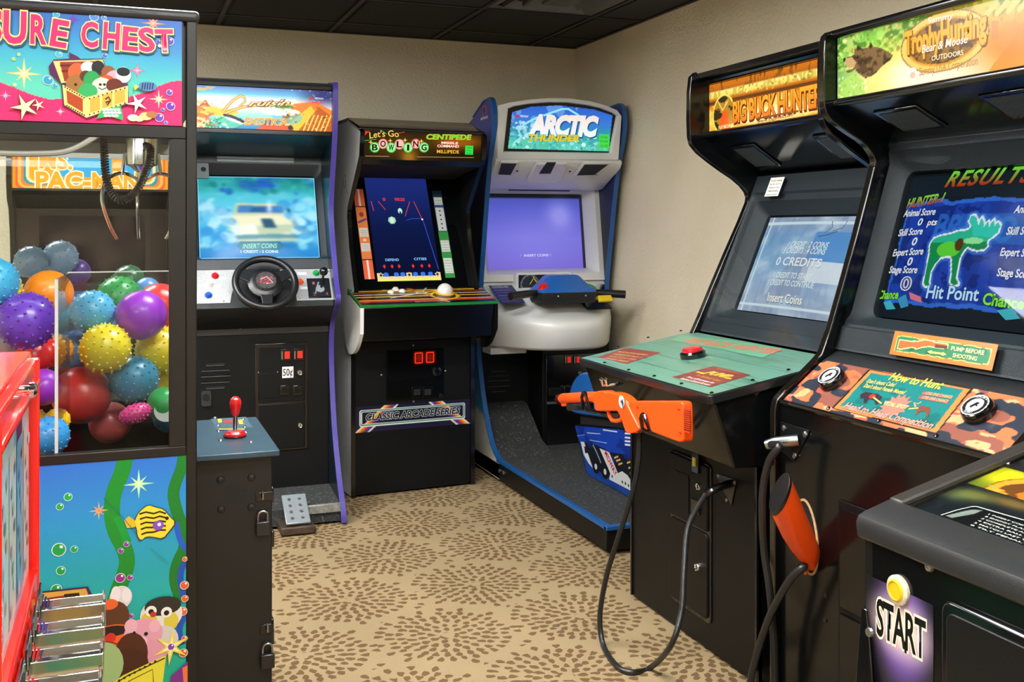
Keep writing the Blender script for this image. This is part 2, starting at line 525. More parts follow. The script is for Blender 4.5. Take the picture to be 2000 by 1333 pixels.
        me.vertices.add(len(V)); me.vertices.foreach_set('co', V.ravel())
        me.loops.add(len(lv)); me.loops.foreach_set('vertex_index', np.array(lv, np.int32))
        me.polygons.add(len(ls)); me.polygons.foreach_set('loop_start', np.array(ls, np.int32))
        me.update(calc_edges=True); me.validate()
        at = me.color_attributes.new('ink', 'FLOAT_COLOR', 'POINT')
        cc = np.ones((len(V), 4)); cc[:, :3] = C4
        at.data.foreach_set('color', cc.ravel())
        return link(name, me, m, parent)
# ================================================================ the room
XR, YB, ZC = 2.705, 6.07, 2.5
XL, YF = -2.6, -2.6
def structure(o):
    o['kind'] = 'structure'; return o
def carpet_mat():
    m, nt, b = nodes('patterned carpet')
    N, L = nt.nodes, nt.links
    geo = N.new('ShaderNodeNewGeometry')
    def M(op, a, c=None, d=None):
        n = N.new('ShaderNodeMath'); n.operation = op
        for i, x in enumerate((a, c, d)):
            if x is None: continue
            if isinstance(x, (int, float)): n.inputs[i].default_value = x
            else: L.new(x, n.inputs[i])
        return n.outputs[0]
    wob = N.new('ShaderNodeTexNoise'); wob.inputs['Scale'].default_value = 45; wob.inputs['Detail'].default_value = 2
    L.new(geo.outputs['Position'], wob.inputs['Vector'])
    sp = N.new('ShaderNodeSeparateXYZ'); L.new(geo.outputs['Position'], sp.inputs[0])
    ws = N.new('ShaderNodeSeparateColor'); L.new(wob.outputs['Color'], ws.inputs[0])
    X = M('ADD', sp.outputs[0], M('MULTIPLY', M('SUBTRACT', ws.outputs[0], .5), .016))
    Y = M('ADD', sp.outputs[1], M('MULTIPLY', M('SUBTRACT', ws.outputs[1], .5), .016))
    AX, AY = .48, .866
    def local(cx, cy):
        x = M('SUBTRACT', X, cx); y = M('SUBTRACT', Y, cy)
        x = M('SUBTRACT', x, M('MULTIPLY', M('ROUND', M('DIVIDE', x, AX)), AX))
        y = M('SUBTRACT', y, M('MULTIPLY', M('ROUND', M('DIVIDE', y, AY)), AY))
        return x, y, M('SQRT', M('ADD', M('MULTIPLY', x, x), M('MULTIPLY', y, y)))
    x1, y1, r1 = local(1.25, 2.865); x2, y2, r2 = local(1.01, 3.298)
    pick = M('LESS_THAN', r1, r2)
    def mix(a, c): return M('ADD', M('MULTIPLY', a, pick), M('MULTIPLY', c, M('SUBTRACT', 1.0, pick)))
    x, y, r = mix(x1, x2), mix(y1, y2), mix(r1, r2)
    th = M('ADD', M('DIVIDE', M('ARCTAN2', y, x), 2 * PI), .5)
    DR = .035
    ring = M('FLOOR', M('DIVIDE', r, DR))
    rm = M('MULTIPLY', M('ADD', ring, .5), DR)
    n = M('ROUND', M('DIVIDE', M('MULTIPLY', rm, 2 * PI), .0365))
    wr = N.new('ShaderNodeTexWhiteNoise'); wr.noise_dimensions = '3D'
    cr = N.new('ShaderNodeCombineXYZ'); L.new(ring, cr.inputs[0])
    L.new(M('ROUND', M('MULTIPLY', M('SUBTRACT', X, x), 40)), cr.inputs[1]); L.new(M('ROUND', M('MULTIPLY', M('SUBTRACT', Y, y), 40)), cr.inputs[2])
    L.new(cr.outputs[0], wr.inputs['Vector'])
    cell = M('ADD', M('ADD', M('MULTIPLY', th, n), M('MULTIPLY', ring, .5)), wr.outputs['Value'])
    ca = M('SUBTRACT', M('FRACT', cell), .5)
    da = M('MULTIPLY', ca, M('DIVIDE', M('MULTIPLY', rm, 2 * PI), n))
    wn = N.new('ShaderNodeTexWhiteNoise'); wn.noise_dimensions = '2D'
    cv = N.new('ShaderNodeCombineXYZ'); L.new(M('FLOOR', cell), cv.inputs[0]); L.new(ring, cv.inputs[1]); L.new(cv.outputs[0], wn.inputs['Vector'])
    jit = M('MULTIPLY', M('SUBTRACT', wn.outputs['Value'], .5), .018)
    dr = M('SUBTRACT', M('SUBTRACT', r, rm), jit)
    ts = M('ADD', .85, M('MULTIPLY', wn.outputs['Value'], .3))
    e = M('ADD', M('POWER', M('ABSOLUTE', M('DIVIDE', dr, M('MULTIPLY', ts, .0185))), 1.5), M('POWER', M('ABSOLUTE', M('DIVIDE', da, .0115)), 1.6))
    leaf = M('MULTIPLY', M('MULTIPLY', M('LESS_THAN', e, 1.0), M('LESS_THAN', rm, M('ADD', .185, M('MULTIPLY', wn.outputs['Value'], .085)))), M('GREATER_THAN', r, .022))
    pile = N.new('ShaderNodeTexNoise'); pile.inputs['Scale'].default_value = 420; pile.inputs['Detail'].default_value = 4
    L.new(geo.outputs['Position'], pile.inputs['Vector'])
    big = N.new('ShaderNodeTexNoise'); big.inputs['Scale'].default_value = 2.2; big.inputs['Detail'].default_value = 4
    L.new(geo.outputs['Position'], big.inputs['Vector'])
    rp = N.new('ShaderNodeValToRGB'); rp.color_ramp.elements[0].position = .3; rp.color_ramp.elements[1].position = .7
    rp.color_ramp.elements[0].color = lin('#937e5e'); rp.color_ramp.elements[1].color = lin('#b7a27c')
    L.new(pile.outputs['Fac'], rp.inputs['Fac'])
    rq = N.new('ShaderNodeValToRGB'); rq.color_ramp.elements[0].position = .3; rq.color_ramp.elements[1].position = .7
    rq.color_ramp.elements[0].color = lin('#644d32'); rq.color_ramp.elements[1].color = lin('#7e6547')
    L.new(pile.outputs['Fac'], rq.inputs['Fac'])
    mx = N.new('ShaderNodeMixRGB'); L.new(leaf, mx.inputs[0]); L.new(rp.outputs[0], mx.inputs[1]); L.new(rq.outputs[0], mx.inputs[2])
    sh = N.new('ShaderNodeMixRGB'); sh.blend_type = 'MULTIPLY'; sh.inputs[0].default_value = .35
    L.new(mx.outputs[0], sh.inputs[1]); L.new(big.outputs['Fac'], sh.inputs[2])
    L.new(sh.outputs[0], b.inputs['Base Color'])
    b.inputs['Roughness'].default_value = .95; b.inputs['Specular IOR Level'].default_value = .1
    bp = N.new('ShaderNodeBump'); bp.inputs['Strength'].default_value = .5; bp.inputs['Distance'].default_value = .006
    hh = M('SUBTRACT', pile.outputs['Fac'], M('MULTIPLY', leaf, .5))
    L.new(hh, bp.inputs['Height']); L.new(bp.outputs['Normal'], b.inputs['Normal'])
    return m
def wall_mat():
    m, nt, b = nodes('tan orange peel plaster')
    N, L = nt.nodes, nt.links
    tc = N.new('ShaderNodeNewGeometry')
    n = N.new('ShaderNodeTexNoise'); n.inputs['Scale'].default_value = 70; n.inputs['Detail'].default_value = 3
    L.new(tc.outputs['Position'], n.inputs['Vector'])
    n2 = N.new('ShaderNodeTexNoise'); n2.inputs['Scale'].default_value = 3; n2.inputs['Detail'].default_value = 4
    L.new(tc.outputs['Position'], n2.inputs['Vector'])
    r = N.new('ShaderNodeValToRGB'); r.color_ramp.elements[0].position = .3; r.color_ramp.elements[1].position = .7
    r.color_ramp.elements[0].color = lin('#d6caae'); r.color_ramp.elements[1].color = lin('#ddd2b7')
    L.new(n2.outputs['Fac'], r.inputs['Fac']); L.new(r.outputs[0], b.inputs['Base Color'])
    bp = N.new('ShaderNodeBump'); bp.inputs['Strength'].default_value = .7; bp.inputs['Distance'].default_value = .008
    L.new(n.outputs['Fac'], bp.inputs['Height']); L.new(bp.outputs['Normal'], b.inputs['Normal'])
    b.inputs['Roughness'].default_value = .6
    return m
WALL = wall_mat()
structure(MB().box(XL, XR, YF, YB, -.06, 0).build('floor', carpet_mat()))
structure(MB().box(XL - .1, XR + .1, YB, YB + .1, 0, ZC + .1).build('wall_back', WALL))
structure(MB().box(XR, XR + .1, YF, YB, 0, ZC + .1).build('wall_right', WALL))
structure(MB().box(XL - .1, XL, YF, YB, 0, ZC + .1).build('wall_left', WALL))
structure(MB().box(XL - .1, XR + .1, YF - .1, YF, 0, ZC + .1).build('wall_front', WALL))
BASEB = mat('brown rubber baseboard', '#3a2a1e', .5, vary=.1)
structure(MB().box(XL, XR, YB - .012, YB, 0, .1).build('baseboard_back', BASEB, bevel=.003))
structure(MB().box(XR - .012, XR, YF, YB - .012, 0, .1).build('baseboard_right', BASEB, bevel=.003))
# ceiling: slab, black tiles and grid bars
TILE = mat('black ceiling tile', '#1d1e1f', .75, vary=.25, vscale=20, bump=.4, bscale=120)
TBAR = mat('black ceiling grid', '#161617', .5)
ceil = structure(MB().box(XL, XR, YF, YB, ZC + .03, ZC + .1).build('ceiling', TILE))
gx = [2.39 - .63 * i for i in range(8)]
gy = [5.765 - .63 * i for i in range(13)]
xs = [XR] + [x for x in gx if x > XL] + [XL]
ys = [YB] + [y for y in gy if y > YF] + [YF]
VENT = (1.76, 2.39, 4.505, 5.135)
troffers = []
for cx, cy in ((1.13, 2.93), (-.13, 4.19), (1.13, 1.04), (-.13, 2.93), (-.76, -.22), (1.76, -.85)):
    troffers.append((cx, cy))
# lamps fill two neighbouring grid cells (x) each
LAMPCELLS = []
lamp_rects = []
def cell_of(v, lines):
    for a, b_ in zip(lines[1:], lines[:-1]):
        if a <= v <= b_: return a, b_
for cx, cy in troffers:
    xa, xb = cell_of(cx - .05, xs); ya, yb = cell_of(cy, ys)
    i = xs.index(xb)
    x2 = xs[i + 2] if i + 2 < len(xs) else xa
    lamp_rects.append((min(xa, x2), xb, ya, yb))
tile_me = {}
for i in range(len(xs) - 1):
    for j in range(len(ys) - 1):
        x0, x1, y0, y1 = xs[i + 1], xs[i], ys[j + 1], ys[j]
        cx, cy = (x0 + x1) / 2, (y0 + y1) / 2
        if any(a < cx < b_ and c < cy < d for a, b_, c, d in lamp_rects + [VENT]): continue
        k = (round(x1 - x0, 3), round(y1 - y0, 3))
        if k not in tile_me:
            w, h = k[0] / 2 - .012, k[1] / 2 - .012
            mb = MB().box(-w, w, -h, h, .0, .014).box(-w + .02, w - .02, -h + .02, h - .02, -.006, .0)
            tile_me[k] = mb.mesh('ceiling_tile'); tile_me[k].materials.append(TILE)
        o = link('ceiling_tile', tile_me[k], TILE, ceil, (cx, cy, ZC))
bar = MB()
for x in gx:
    if x > XL:
        MB().box(x - .012, x + .012, YF, YB, ZC - .008, ZC + .002).build('grid_bar', TBAR, ceil)
for y in gy:
    if y > YF:
        MB().box(XL, XR, y - .012, y + .012, ZC - .0078, ZC + .0018).build('grid_bar', TBAR, ceil)
MB().box(XL, XR, YB - .022, YB, ZC - .01, ZC + .002).build('wall_angle', TBAR, ceil)
MB().box(XR - .022, XR, YF, YB, ZC - .0102, ZC + .0018).build('wall_angle', TBAR, ceil)
# troffers
DIFF, nt_, b_ = nodes('lamp diffuser')
b_.inputs['Base Color'].default_value = (.9, .9, .9, 1); b_.inputs['Emission Color'].default_value = (1.0, .995, .975, 1); b_.inputs['Emission Strength'].default_value = LAMP_STRENGTH
WHITEMETAL = mat('white lamp metal', '#d8d8d4', .4)
lamp_words = ['over the hunting games', 'above the racing game', 'above the pinball machine', 'over the crane and the vending cabinet', 'behind the viewer by the side wall', 'behind the viewer by the far corner']
for (x0, x1, y0, y1), wd in zip(lamp_rects, lamp_words):
    t = thing('ceiling_lamp', 'long white fluorescent ceiling lamp ' + wd, 'lamp', ((x0 + x1) / 2, (y0 + y1) / 2, ZC), 0, 'fluorescent ceiling lamps')
    mb = MB()
    for a in ((x0 + .012, x1 - .012, y0 + .012, y0 + .04), (x0 + .012, x1 - .012, y1 - .04, y1 - .012), (x0 + .012, x0 + .04, y0 + .04, y1 - .04), (x1 - .04, x1 - .012, y0 + .04, y1 - .04)):
        mb.box(*a, ZC - .006, ZC + .02)
    mb.build('frame', WHITEMETAL, t)
    MB().box(x0 + .04, x1 - .04, y0 + .04, y1 - .04, ZC + .004, ZC + .012).build('diffuser', DIFF, t)
# air vent
t = thing('air_vent', 'black square louvred air vent in the dark ceiling', 'vent', ((VENT[0] + VENT[1]) / 2, (VENT[2] + VENT[3]) / 2, ZC))
VM = mat('dark vent metal', '#615e58', .35, metal=.3)
x0, x1, y0, y1 = VENT
cx, cy = (x0 + x1) / 2, (y0 + y1) / 2
for k, (h0, h1, z0, z1) in enumerate(((.30, .255, -.004, .0), (.235, .175, -.012, .012), (.155, .10, -.016, .012), (.08, .001, -.016, .0))):
    L1 = [[(cx + sx * h, cy + sy * h, ZC + z) for sx, sy in ((-1, -1), (1, -1), (1, 1), (-1, 1))] for h, z in ((h0, z1), (h0, z0 + .002), (h0 - .006, z0), (h1, z1 + .004))]
    MB().loft(L1, cap=False).build('frame' if k == 0 else 'louver', VM, t)
MB().box(cx - .3, cx + .3, cy - .3, cy + .3, ZC + .016, ZC + .024).build('backing', MATTE, t)
# ================================================================ racing game against the back wall
def coin_slot(F, a, b, w, h, parent, lit='#d8281c', word=None):
    """a coin entry: black surround with a lit red reject button"""
    F.plate(a - w / 2, a + w / 2, b - h / 2, b + h / 2, .006, BLACKTRIM, 'coin_slot', parent, bevel=.001)
    o = F.plate(a - w * .12, a + w * .36, b - h * .3, b + h * .32, .010, mat('lit red button', lit, .3, emit=.6), 'coin_button', parent, bevel=.001)
    F.plate(a - w * .42, a - w * .3, b - h * .34, b + h * .34, .0072, STEEL, 'slot_edge', parent)
    return o
def push_button(F, a, b, r, col, parent, name='push_button', ring=None, tall=.012, rough=.2):
    F.knob(a, b, [(r * 1.25, 0), (r * 1.25, tall * .35), (r * 1.1, tall * .5), (r * .95, tall * .5)], ring or mat('button ring ' + col, col, .3), name + '_ring', parent)
    return F.knob(a, b, [(r * .9, 0), (r * .9, tall * .8), (r * .7, tall), (0, tall * 1.05)], mat('button ' + col, col, rough, coat=.5), name, parent)
def lock(F, a, b, r, parent):
    o = F.knob(a, b, [(r, 0), (r, .006), (r * .85, .009), (r * .8, .007), (0, .007)], CHROME, 'lock', parent, 16)
    F.plate(a - r * .12, a + r * .12, b - r * .5, b + r * .5, .0076, DARKSTEEL, 'key_slot', o)
    return o
def tri_norm(v): return Vector(v).normalized()

RX0, RX1 = .232, .95
racer = thing('racing_arcade_machine', 'black driving arcade cabinet with purple edges, steering wheel and blue car screen', 'arcade machine', ((RX0 + RX1) / 2, 5.3, 0))
front = [(4.90, 2.035), (4.88, 2.0), (4.90, 1.79), (4.965, 1.60), (5.007, 1.44), (4.99, 1.36), (4.93, 1.22), (4.865, 1.075), (4.815, 1.03), (4.83, .995), (4.90, .955), (4.985, .88), (5.005, .74), (4.955, .50), (4.90, .35), (4.80, .18), (4.70, .06), (4.69, .008)]
front = chaikin(front, 2)
side = front + [(6.0, .008), (6.0, 2.05), (5.0, 2.05)]
PURPLE = mat('purple edge trim', '#43388c', .3, coat=.3)
SIDEIN = mat('dark blue side laminate', '#12202a', .25)
for x0, x1 in ((RX0, RX0 + .02), (RX1 - .02, RX1)):
    MB().prism(side, 'x', x0, x1).build('side_panel', SIDEIN, racer)
    MB().prism(band(front, -.006), 'x', x0 - .002, x1 + .002).build('edge_trim', PURPLE, racer)
xi0, xi1 = RX0 + .02, RX1 - .02
W = xi1 - xi0
X_, Z_ = (1, 0, 0), (0, 0, 1)
# body shell behind
MB().box(xi0, xi1, 5.30, 5.99, .02, 2.03).build('cabinet_body', BLACK, racer)
MB().box(xi0, xi1, 4.93, 5.30, 2.012, 2.035).build('top_panel', BLACK, racer)
MB().tube([(xi0, 4.925, 2.015), (xi1, 4.925, 2.015)], .013, 10).build('top_rail', mat('gunmetal rail', '#4d565a', .2, metal=.8), racer)
# marquee
Fm = Frame((xi0, 4.935, 1.795), X_, Z_, W, .215, racer)
a0, a1 = 0.0, W
A = Art.on(Fm, 0, W, .012, .205, 260)
A.grad([(0, '#2e7fb8'), (.25, '#7fd8d0'), (.55, '#f7f0d8'), (.72, '#f3efe2'), (.85, '#58b8dc'), (1, '#5070b8')])
nz = A.noise(.04, .02, 3)
A.paint((A.X > .60) , '#3a2f78', .0)
A.paint(np.clip((A.X - .50) / .12, 0, 1) * np.clip((A.Y - .10) / .06, 0, 1), '#2b2a6a', .95)
A.poly([(.42, .0), (.68, 0), (.68, .10), (.6, .14), (.5, .125)], '#e8761c', .9)
A.poly([(.44, 0), (.58, .12), (.63, .05), (.55, 0)], '#f7c43a')
A.poly([(.52, .0), (.62, .115), (.68, .07), (.68, 0)], '#b85418', .8)
for q in range(6): A.line([(.545 + .02 * q, 0), (.575 + .02 * q, .075)], .006, '#ffd668')
A.ell((.03, .05), .09, .055, '#e87a2c'); A.ell((.01, .09), .05, .03, '#f2a24a'); A.ell((.05, .02), .06, .03, '#f7cf9a')
A.ell((.16, .075), .09, .018, '#f3c431'); A.poly([(.07, .095), (.1, .13), (.125, .095)], '#b4572a')
A.paint((nz > .55) & (A.X < .26) & (A.Y < .05) & (A.X > .1), '#1f9a5c'); A.paint((nz > .62) & (A.X > .3) & (A.X < .5) & (A.Y > .1) & (A.Y < .13), '#3f8f2a')
A.poly([(.12, .015), (.2, .06), (.27, .02), (.22, .0)], '#67cdb8', .8)
A.ell((.23, .045), .055, .012, '#1c2430', 1, -.35); A.ell((.225, .038), .045, .006, '#e8f2f2', 1, -.35)
A.ell((.40, .03), .05, .02, '#2b62ac', .9); A.ell((.47, .06), .07, .035, '#52c4d4', .6)
A.poly([(.33, .0), (.35, .022), (.46, .028), (.5, .015), (.5, 0)], '#d85a3a'); A.ell((.485, .012), .012, .012, '#3a2a22')
A.ell((.44, .085), .09, .018, '#f7f4ea', .9)
A.paint((nz > .6) & (A.Y < .19) & (A.Y > .06) & (A.X < .16), '#e0b030', .7)
A.fleck(40, .0, .22, .0, .5, ('#f2a24a', '#e8622a', '#f7d9a0', '#c8481c', '#2a8a5a'), .003, .008, 1)
A.fleck(30, .12, .3, .0, .25, ('#1f9a5c', '#6ad0a8', '#0f7a4a', '#d8f0c8'), .002, .006, 2)
A.fleck(40, .62, 1.0, .0, .6, ('#f7c43a', '#b85418', '#3a2a22', '#f0883a', '#2a6a3a', '#ffe08a'), .002, .007, 3)
A.fleck(24, .70, 1.0, .7, 1.0, ('#8a7ad8', '#e8e0ff', '#4a3a98'), .001, .003, 4); A.fleck(30, .1, .7, .45, .62, ('#fff8e0', '#a8d86a', '#e8d890', '#6ab04a'), .002, .005, 5)
# script lettering
GOLD, GOLDD = '#e8a53c', '#7a3d10'
c0 = A.P(475, 188); 
sw = [(478, 190), (470, 187), (455, 196), (442, 210), (436, 219), (441, 221), (455, 215), (475, 209), (500, 206), (520, 207)]
A.vlinep(sw, .013, GOLDD); A.vlinep(sw, .009, '#f6c064')
tl = [(478, 190), (479, 198), (470, 206), (466, 208)]
A.vlinep(tl, .010, GOLDD); A.vlinep(tl, .006, '#f6c064')
A.textp("ruis'n", (486, 207), (566, 206), .026, '#f3d9a0', out='#8a4a14', ow=.05, bold=.02, shear=.45, dshadow='#6a3008')
A.vlinep([(560, 204), (578, 208)], .006, '#e0a048')
A.textp('EXOTICA', (478, 243), (560, 245), .030, '#f0902a', out='#ffe69a', ow=.035, bold=.02, shear=.15, dshadow='#a8420c')
A.vlinep([(474, 241), (480, 240)], .004, '#ffe08a'); A.vlinep([(558, 243), (566, 243)], .004, '#ffe08a')
A.textp('MIDWAY', (615, 194), (632, 195), .009, '#ffffff'); A.vell(A.P(607, 192), .008, .008, '#d8242c')
A.vlinep([(609, 200), (630, 201)], .006, '#e8453c')
A.build(LIT, racer, 'marquee')
MB().box(xi0, xi1, 4.925, 4.955, 1.785, 1.805).build('marquee_frame', BLACKTRIM, racer, .002)
# canopy under the marquee
Fc = Frame.between((xi0, 5.215, 1.70), (xi1, 5.215, 1.70), (xi0, 4.94, 1.79), racer)
MB().prism([(4.94, 1.79), (5.22, 1.70), (5.32, 1.70), (5.32, 1.80), (4.94, 1.80)], 'x', xi0, xi1).build('speaker_canopy', mat('blue black canopy', '#10222a', .3), racer)
# bezel and screen
Fb = Frame.between((xi0, 5.0, 1.155), (xi1, 5.0, 1.155), (xi0, 5.225, 1.70), racer)
BEZ = mat('racing bezel plastic', '#20262b', .38, bump=.3, bscale=400)
Fbr = Frame(Fb.at(0, 0, -.05), Fb.u, Fb.v, W, Fb.h, racer)
s0 = Fbr.P(389, 505); s1 = Fbr.P(614, 347)
sa0, sa1, sb0, sb1 = W - s1[0] , s1[0], s0[1], s1[1]
sa0 = .085; 
Fb.bezel([(0, W, 0, Fb.h, .001, 0), (sa0 - .05, sa1 + .05, sb0 - .028, sb1 + .055, .03, 0), (sa0 - .04, sa1 + .04, sb0 - .022, sb1 + .045, .03, -.006), (sa0 - .004, sa1 + .004, sb0 - .004, sb1 + .006, .02, -.05), (sa0 - .004, sa1 + .004, sb0 - .004, sb1 + .006, .02, -.07)], BEZ, 'screen_bezel', racer)
q0 = Fb.P(424, 310); q1 = Fb.P(574, 319)
for k in range(2):
    Fb.plate(q0[0], q1[0], q1[1] + .0 + k * .016, q1[1] + .012 + k * .016, .003, mat('pale grill', '#8d989c', .5), 'grill_strip', racer)
S = Art.on(Fb, sa0, sa1, sb0, sb1, 200, lift=-.058, bulge=.02)
S.grad([(0, '#2a86cf'), (.3, '#48b4ea'), (.6, '#66d2f2'), (.78, '#4fc6d8'), (.88, '#2e9fae'), (1, '#2a8aa0')])
nz = S.noise(.1, .05, 8)
S.paint((S.Y / S.h > .8) & (S.X / S.w < .4), '#3cb8b0', .5); S.ell((S.w * .55, S.h * .95), S.w * .13, S.h * .14, '#2c56d8', .9, 0, True)
S.ell((S.w * .42, S.h * .9), S.w * .12, S.h * .1, '#1d6f9c', .7, 0, True); S.ell((S.w * .85, S.h * .9), S.w * .2, S.h * .09, '#2d9a8c', .8, 0, True)
S.paint(np.clip(nz - .5, 0, 1) * 2.2 * (S.Y / S.h > .1), '#b8f2fa', .55)
for p, rx, ry, c, al in (((520, 482), .15, .020, '#1a66a8', .9), ((590, 470), .05, .03, '#1f74b8', .7)): S.ellp(p, rx, ry, c, al, 0, True)
S.polyp([(450, 420), (560, 420), (606, 446), (612, 462), (600, 472), (470, 476), (446, 468), (444, 440)], '#d9dcb0', .85)
S.polyp([(452, 424), (548, 423), (575, 440), (470, 446), (450, 440)], '#f6f3cf', .95); S.polyp([(450, 442), (500, 446), (505, 462), (455, 462)], '#ffffee', .9)
S.polyp([(448, 462), (606, 458), (606, 466), (452, 470)], '#4d90a8', .8); S.ellp((588, 454), .03, .010, '#f4f6e0', .9, 0, True); S.ellp((560, 458), .03, .008, '#eef2d8', .9, 0, True)
S.polyp([(457, 420), (460, 400), (553, 402), (560, 420)], '#e3dd9c'); S.polyp([(462, 419), (464, 404), (550, 406), (555, 419)], '#4a86cc'); S.polyp([(485, 418), (492, 408), (520, 408), (516, 418)], '#2d5f9a', .8)
S.polyp([(508, 430), (530, 430), (540, 448), (515, 448)], '#34607a'); S.ellp((525, 408), .012, .04, '#f4fbff', .9, 0, True)
S.ellp((446, 415), .012, .012, '#14506a'); S.ellp((563, 413), .007, .013, '#0d4a4c')
S.fleck(60, 0, 1, .78, 1, ('#1d7f8c', '#2f9f9a', '#2a5fc8', '#3ab8c0'), .006, .02, 13); S.fleck(40, 0, .3, .1, .7, ('#8fe4f8', '#3a9ae0', '#c8f4fc'), .008, .03, 14); S.fleck(40, .7, 1, .1, .7, ('#8fe4f8', '#3a9ae0', '#c8f4fc'), .008, .03, 15)
S.blur(5); S.blur(6, 1)
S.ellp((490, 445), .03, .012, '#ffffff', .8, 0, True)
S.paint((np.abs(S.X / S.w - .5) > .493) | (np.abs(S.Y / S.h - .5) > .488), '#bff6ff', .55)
S.polyp([(462, 482), (469, 474), (546, 473), (553, 481), (546, 490), (469, 490)], '#1f7a9a')
S.textp('INSERT COINS', (474, 487), (541, 486), .022, '#8dffd0', shear=.2, bold=.01, out='#0c4a5a', ow=.02)
S.textp('1 CREDIT : 2 COINS', (470, 495), (543, 495), .012, '#e8fff4', bold=.02)
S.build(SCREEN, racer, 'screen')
# padlock hasp plate
q0 = Fb.P(389, 350); q1 = Fb.P(407, 321)
PL = mat('grey hasp plate', '#7d878a', .4, metal=.7)
mb = MB().oprism(Fb.o, Fb.u, Fb.v, Fb.n, rrect(.005, q1[0], q0[1], q1[1], .008), .0, .012)
hp = mb.build('hasp_plate', PL, racer)
Fb.knob(*Fb.P(397, 333), [(.012, .012), (.012, .0135), (0, .0135)], MATTE, 'hasp_hole', hp)
# dashboard
Fd = Frame.between((xi0, 4.865, .985), (xi1, 4.865, .985), (xi0, 4.995, 1.155), racer)
MB().prism([(4.865, .985), (4.995, 1.155), (5.2, 1.155), (5.2, .86), (5.0, .875), (4.90, .94)], 'x', xi0, xi1).build('dashboard', BLACKTEX, racer, .004)
PLATE = mat('speckled steel dash plate', '#a7abad', .42, metal=.25, vary=.25, vscale=260, bump=.2, bscale=300)
p0 = Fd.P(390, 594); p1 = Fd.P(458, 528)
lp = Fd.shape([(.03, p0[1]), (p1[0] - .03, p0[1]), (p1[0] - .02, p0[1] + .05), (p1[0] + .01, p1[1] - .03), (p1[0] + .01, p1[1]), (.03, p1[1])], .003, PLATE, 'control_plate', racer)
p0 = Fd.P(580, 588); p1 = Fd.P(649, 526); pl = Fd.P(546, 526)
rp_ = Fd.shape([(p0[0], p0[1]), (p1[0], p0[1]), (p1[0], p1[1]), (pl[0], p1[1]), (pl[0] + .01, p1[1] - .03), (p0[0] - .004, p1[1] - .08)], .003, PLATE, 'control_plate', racer)
for p, c in (((420, 540), '#c01820'), ((409, 556), '#e8dcd2'), ((407, 578), '#1c4fa8'), ((617, 535), '#1f8f4c'), ((586, 552), '#e8562a')):
    push_button(Fd, *Fd.P(*p), .0135, c, racer, tall=.018)
TAG = mat('white label tape', '#d9dcda', .6)
for p, q in (((428, 548), (440, 542)), ((418, 564), (431, 558)), ((416, 586), (428, 580)), ((582, 538), (598, 533)), ((587, 566), (600, 561))):
    a, b = Fd.P(*p), Fd.P(*q); Fd.plate(a[0], b[0], a[1], b[1], .004, TAG, 'label_tape', racer)
a, b = Fd.P(603, 584), Fd.P(642, 545)
sg = Fd.plate(a[0], b[0], a[1], b[1], .008, BLACKGLOSS, 'shifter_gate', racer, bevel=.002)
ga = Art.on(Fd, a[0] + .004, b[0] - .004, a[1] + .004, b[1] - .004, 40, '#1a2026', lift=.0085)
ga.ell((ga.w * .55, ga.h * .45), .02, .02, '#8a9296'); ga.line([(ga.w * .3, ga.h * .2), (ga.w * .5, ga.h * .8)], .006, '#8a9296')
for tx, (u_, v_) in (('1', (.2, .68)), ('2', (.18, .08)), ('4', (.78, .08))):
    ga.text(tx, (ga.w * u_, ga.h * v_), (ga.w * u_ + .012, ga.h * v_), .016, '#b04a50')
ga.build(PRINT, racer, 'gate_print')
k = Fd.atp(627, 563, .008)
MB().tube([k, k + Fd.n * .05 + Vector((.004, 0, .035))], .006, 8).build('shifter_stem', BLACKTRIM, racer)
kk = k + Fd.n * .05 + Vector((.004, 0, .045))
MB().sphere(kk, .021, 16, 10).build('shifter_knob', BLACKTRIM, racer)
for p in ((642, 531), (555, 531), (586, 584), (437, 589)):
    Fd.screw(*Fd.P(*p), .005, BLACKTRIM, racer)
# steering wheel
hub = Fd.atp(515, 573, .0)
wn = Fd.n; ctr = hub + wn * .085
wu = Vector((1, 0, 0)); wv = wn.cross(wu).normalized()
wh = MB()
R_ = .134
WHEEL = mat('black wheel rubber', '#121316', .36, bump=.1, bscale=300)
st = MB().tube([ctr + (wu * math.cos(t) + wv * math.sin(t)) * R_ for t in [2 * PI * i / 48 for i in range(48)]], .0165, 12, True).build('steering_wheel', WHEEL, racer)
MB().lathe([(.035, 0), (.033, .05), (.05, .075), (.065, .08)], hub, wn, 20).build('steering_column', WHEEL, st)
MB().lathe([(.078, -.015), (.08, .0), (.06, .012), (.048, .012)], ctr, wn, 24).build('wheel_hub', WHEEL, st)
for ang in (155, 25, 270):
    t = math.radians(ang); d = wu * math.cos(t) + wv * math.sin(t); e = wu * -math.sin(t) + wv * math.cos(t)
    if ang == 270: w0, w1 = .035, .022
    else: w0, w1 = .045, .024
    MB().loft([[c + d * r + e * (s_ * w_) + wn * h for s_, h in ((-1, -.006), (1, -.006), (1, .006), (-1, .006))] for c, r, w_ in ((ctr, .03, w0), (ctr, .08, w1 * 1.2), (ctr, .130, w1 * 1.0))]).build('spoke', WHEEL, st, .003)
hubm = MB().lathe([(.052, .008), (.052, .016), (.047, .02), (0, .021)], ctr, wn, 28).build('hub_badge', mat('silver badge', '#4a4648', .18, metal=.8), st)
hb = Art(ctr - wu * .045 - wv * .045 + wn * .0215, wu, wv, .09, .09, 30, racer, '#4a4648')
hb.vline([(.02, .03), (.03, .065), (.042, .045), (.05, .06), (.055, .04), (.07, .065), (.075, .05)], .006, '#c8404a')
hb.vline([(.02, .05), (.05, .065), (.075, .03), (.045, .025)], .003, '#e8c8c8')
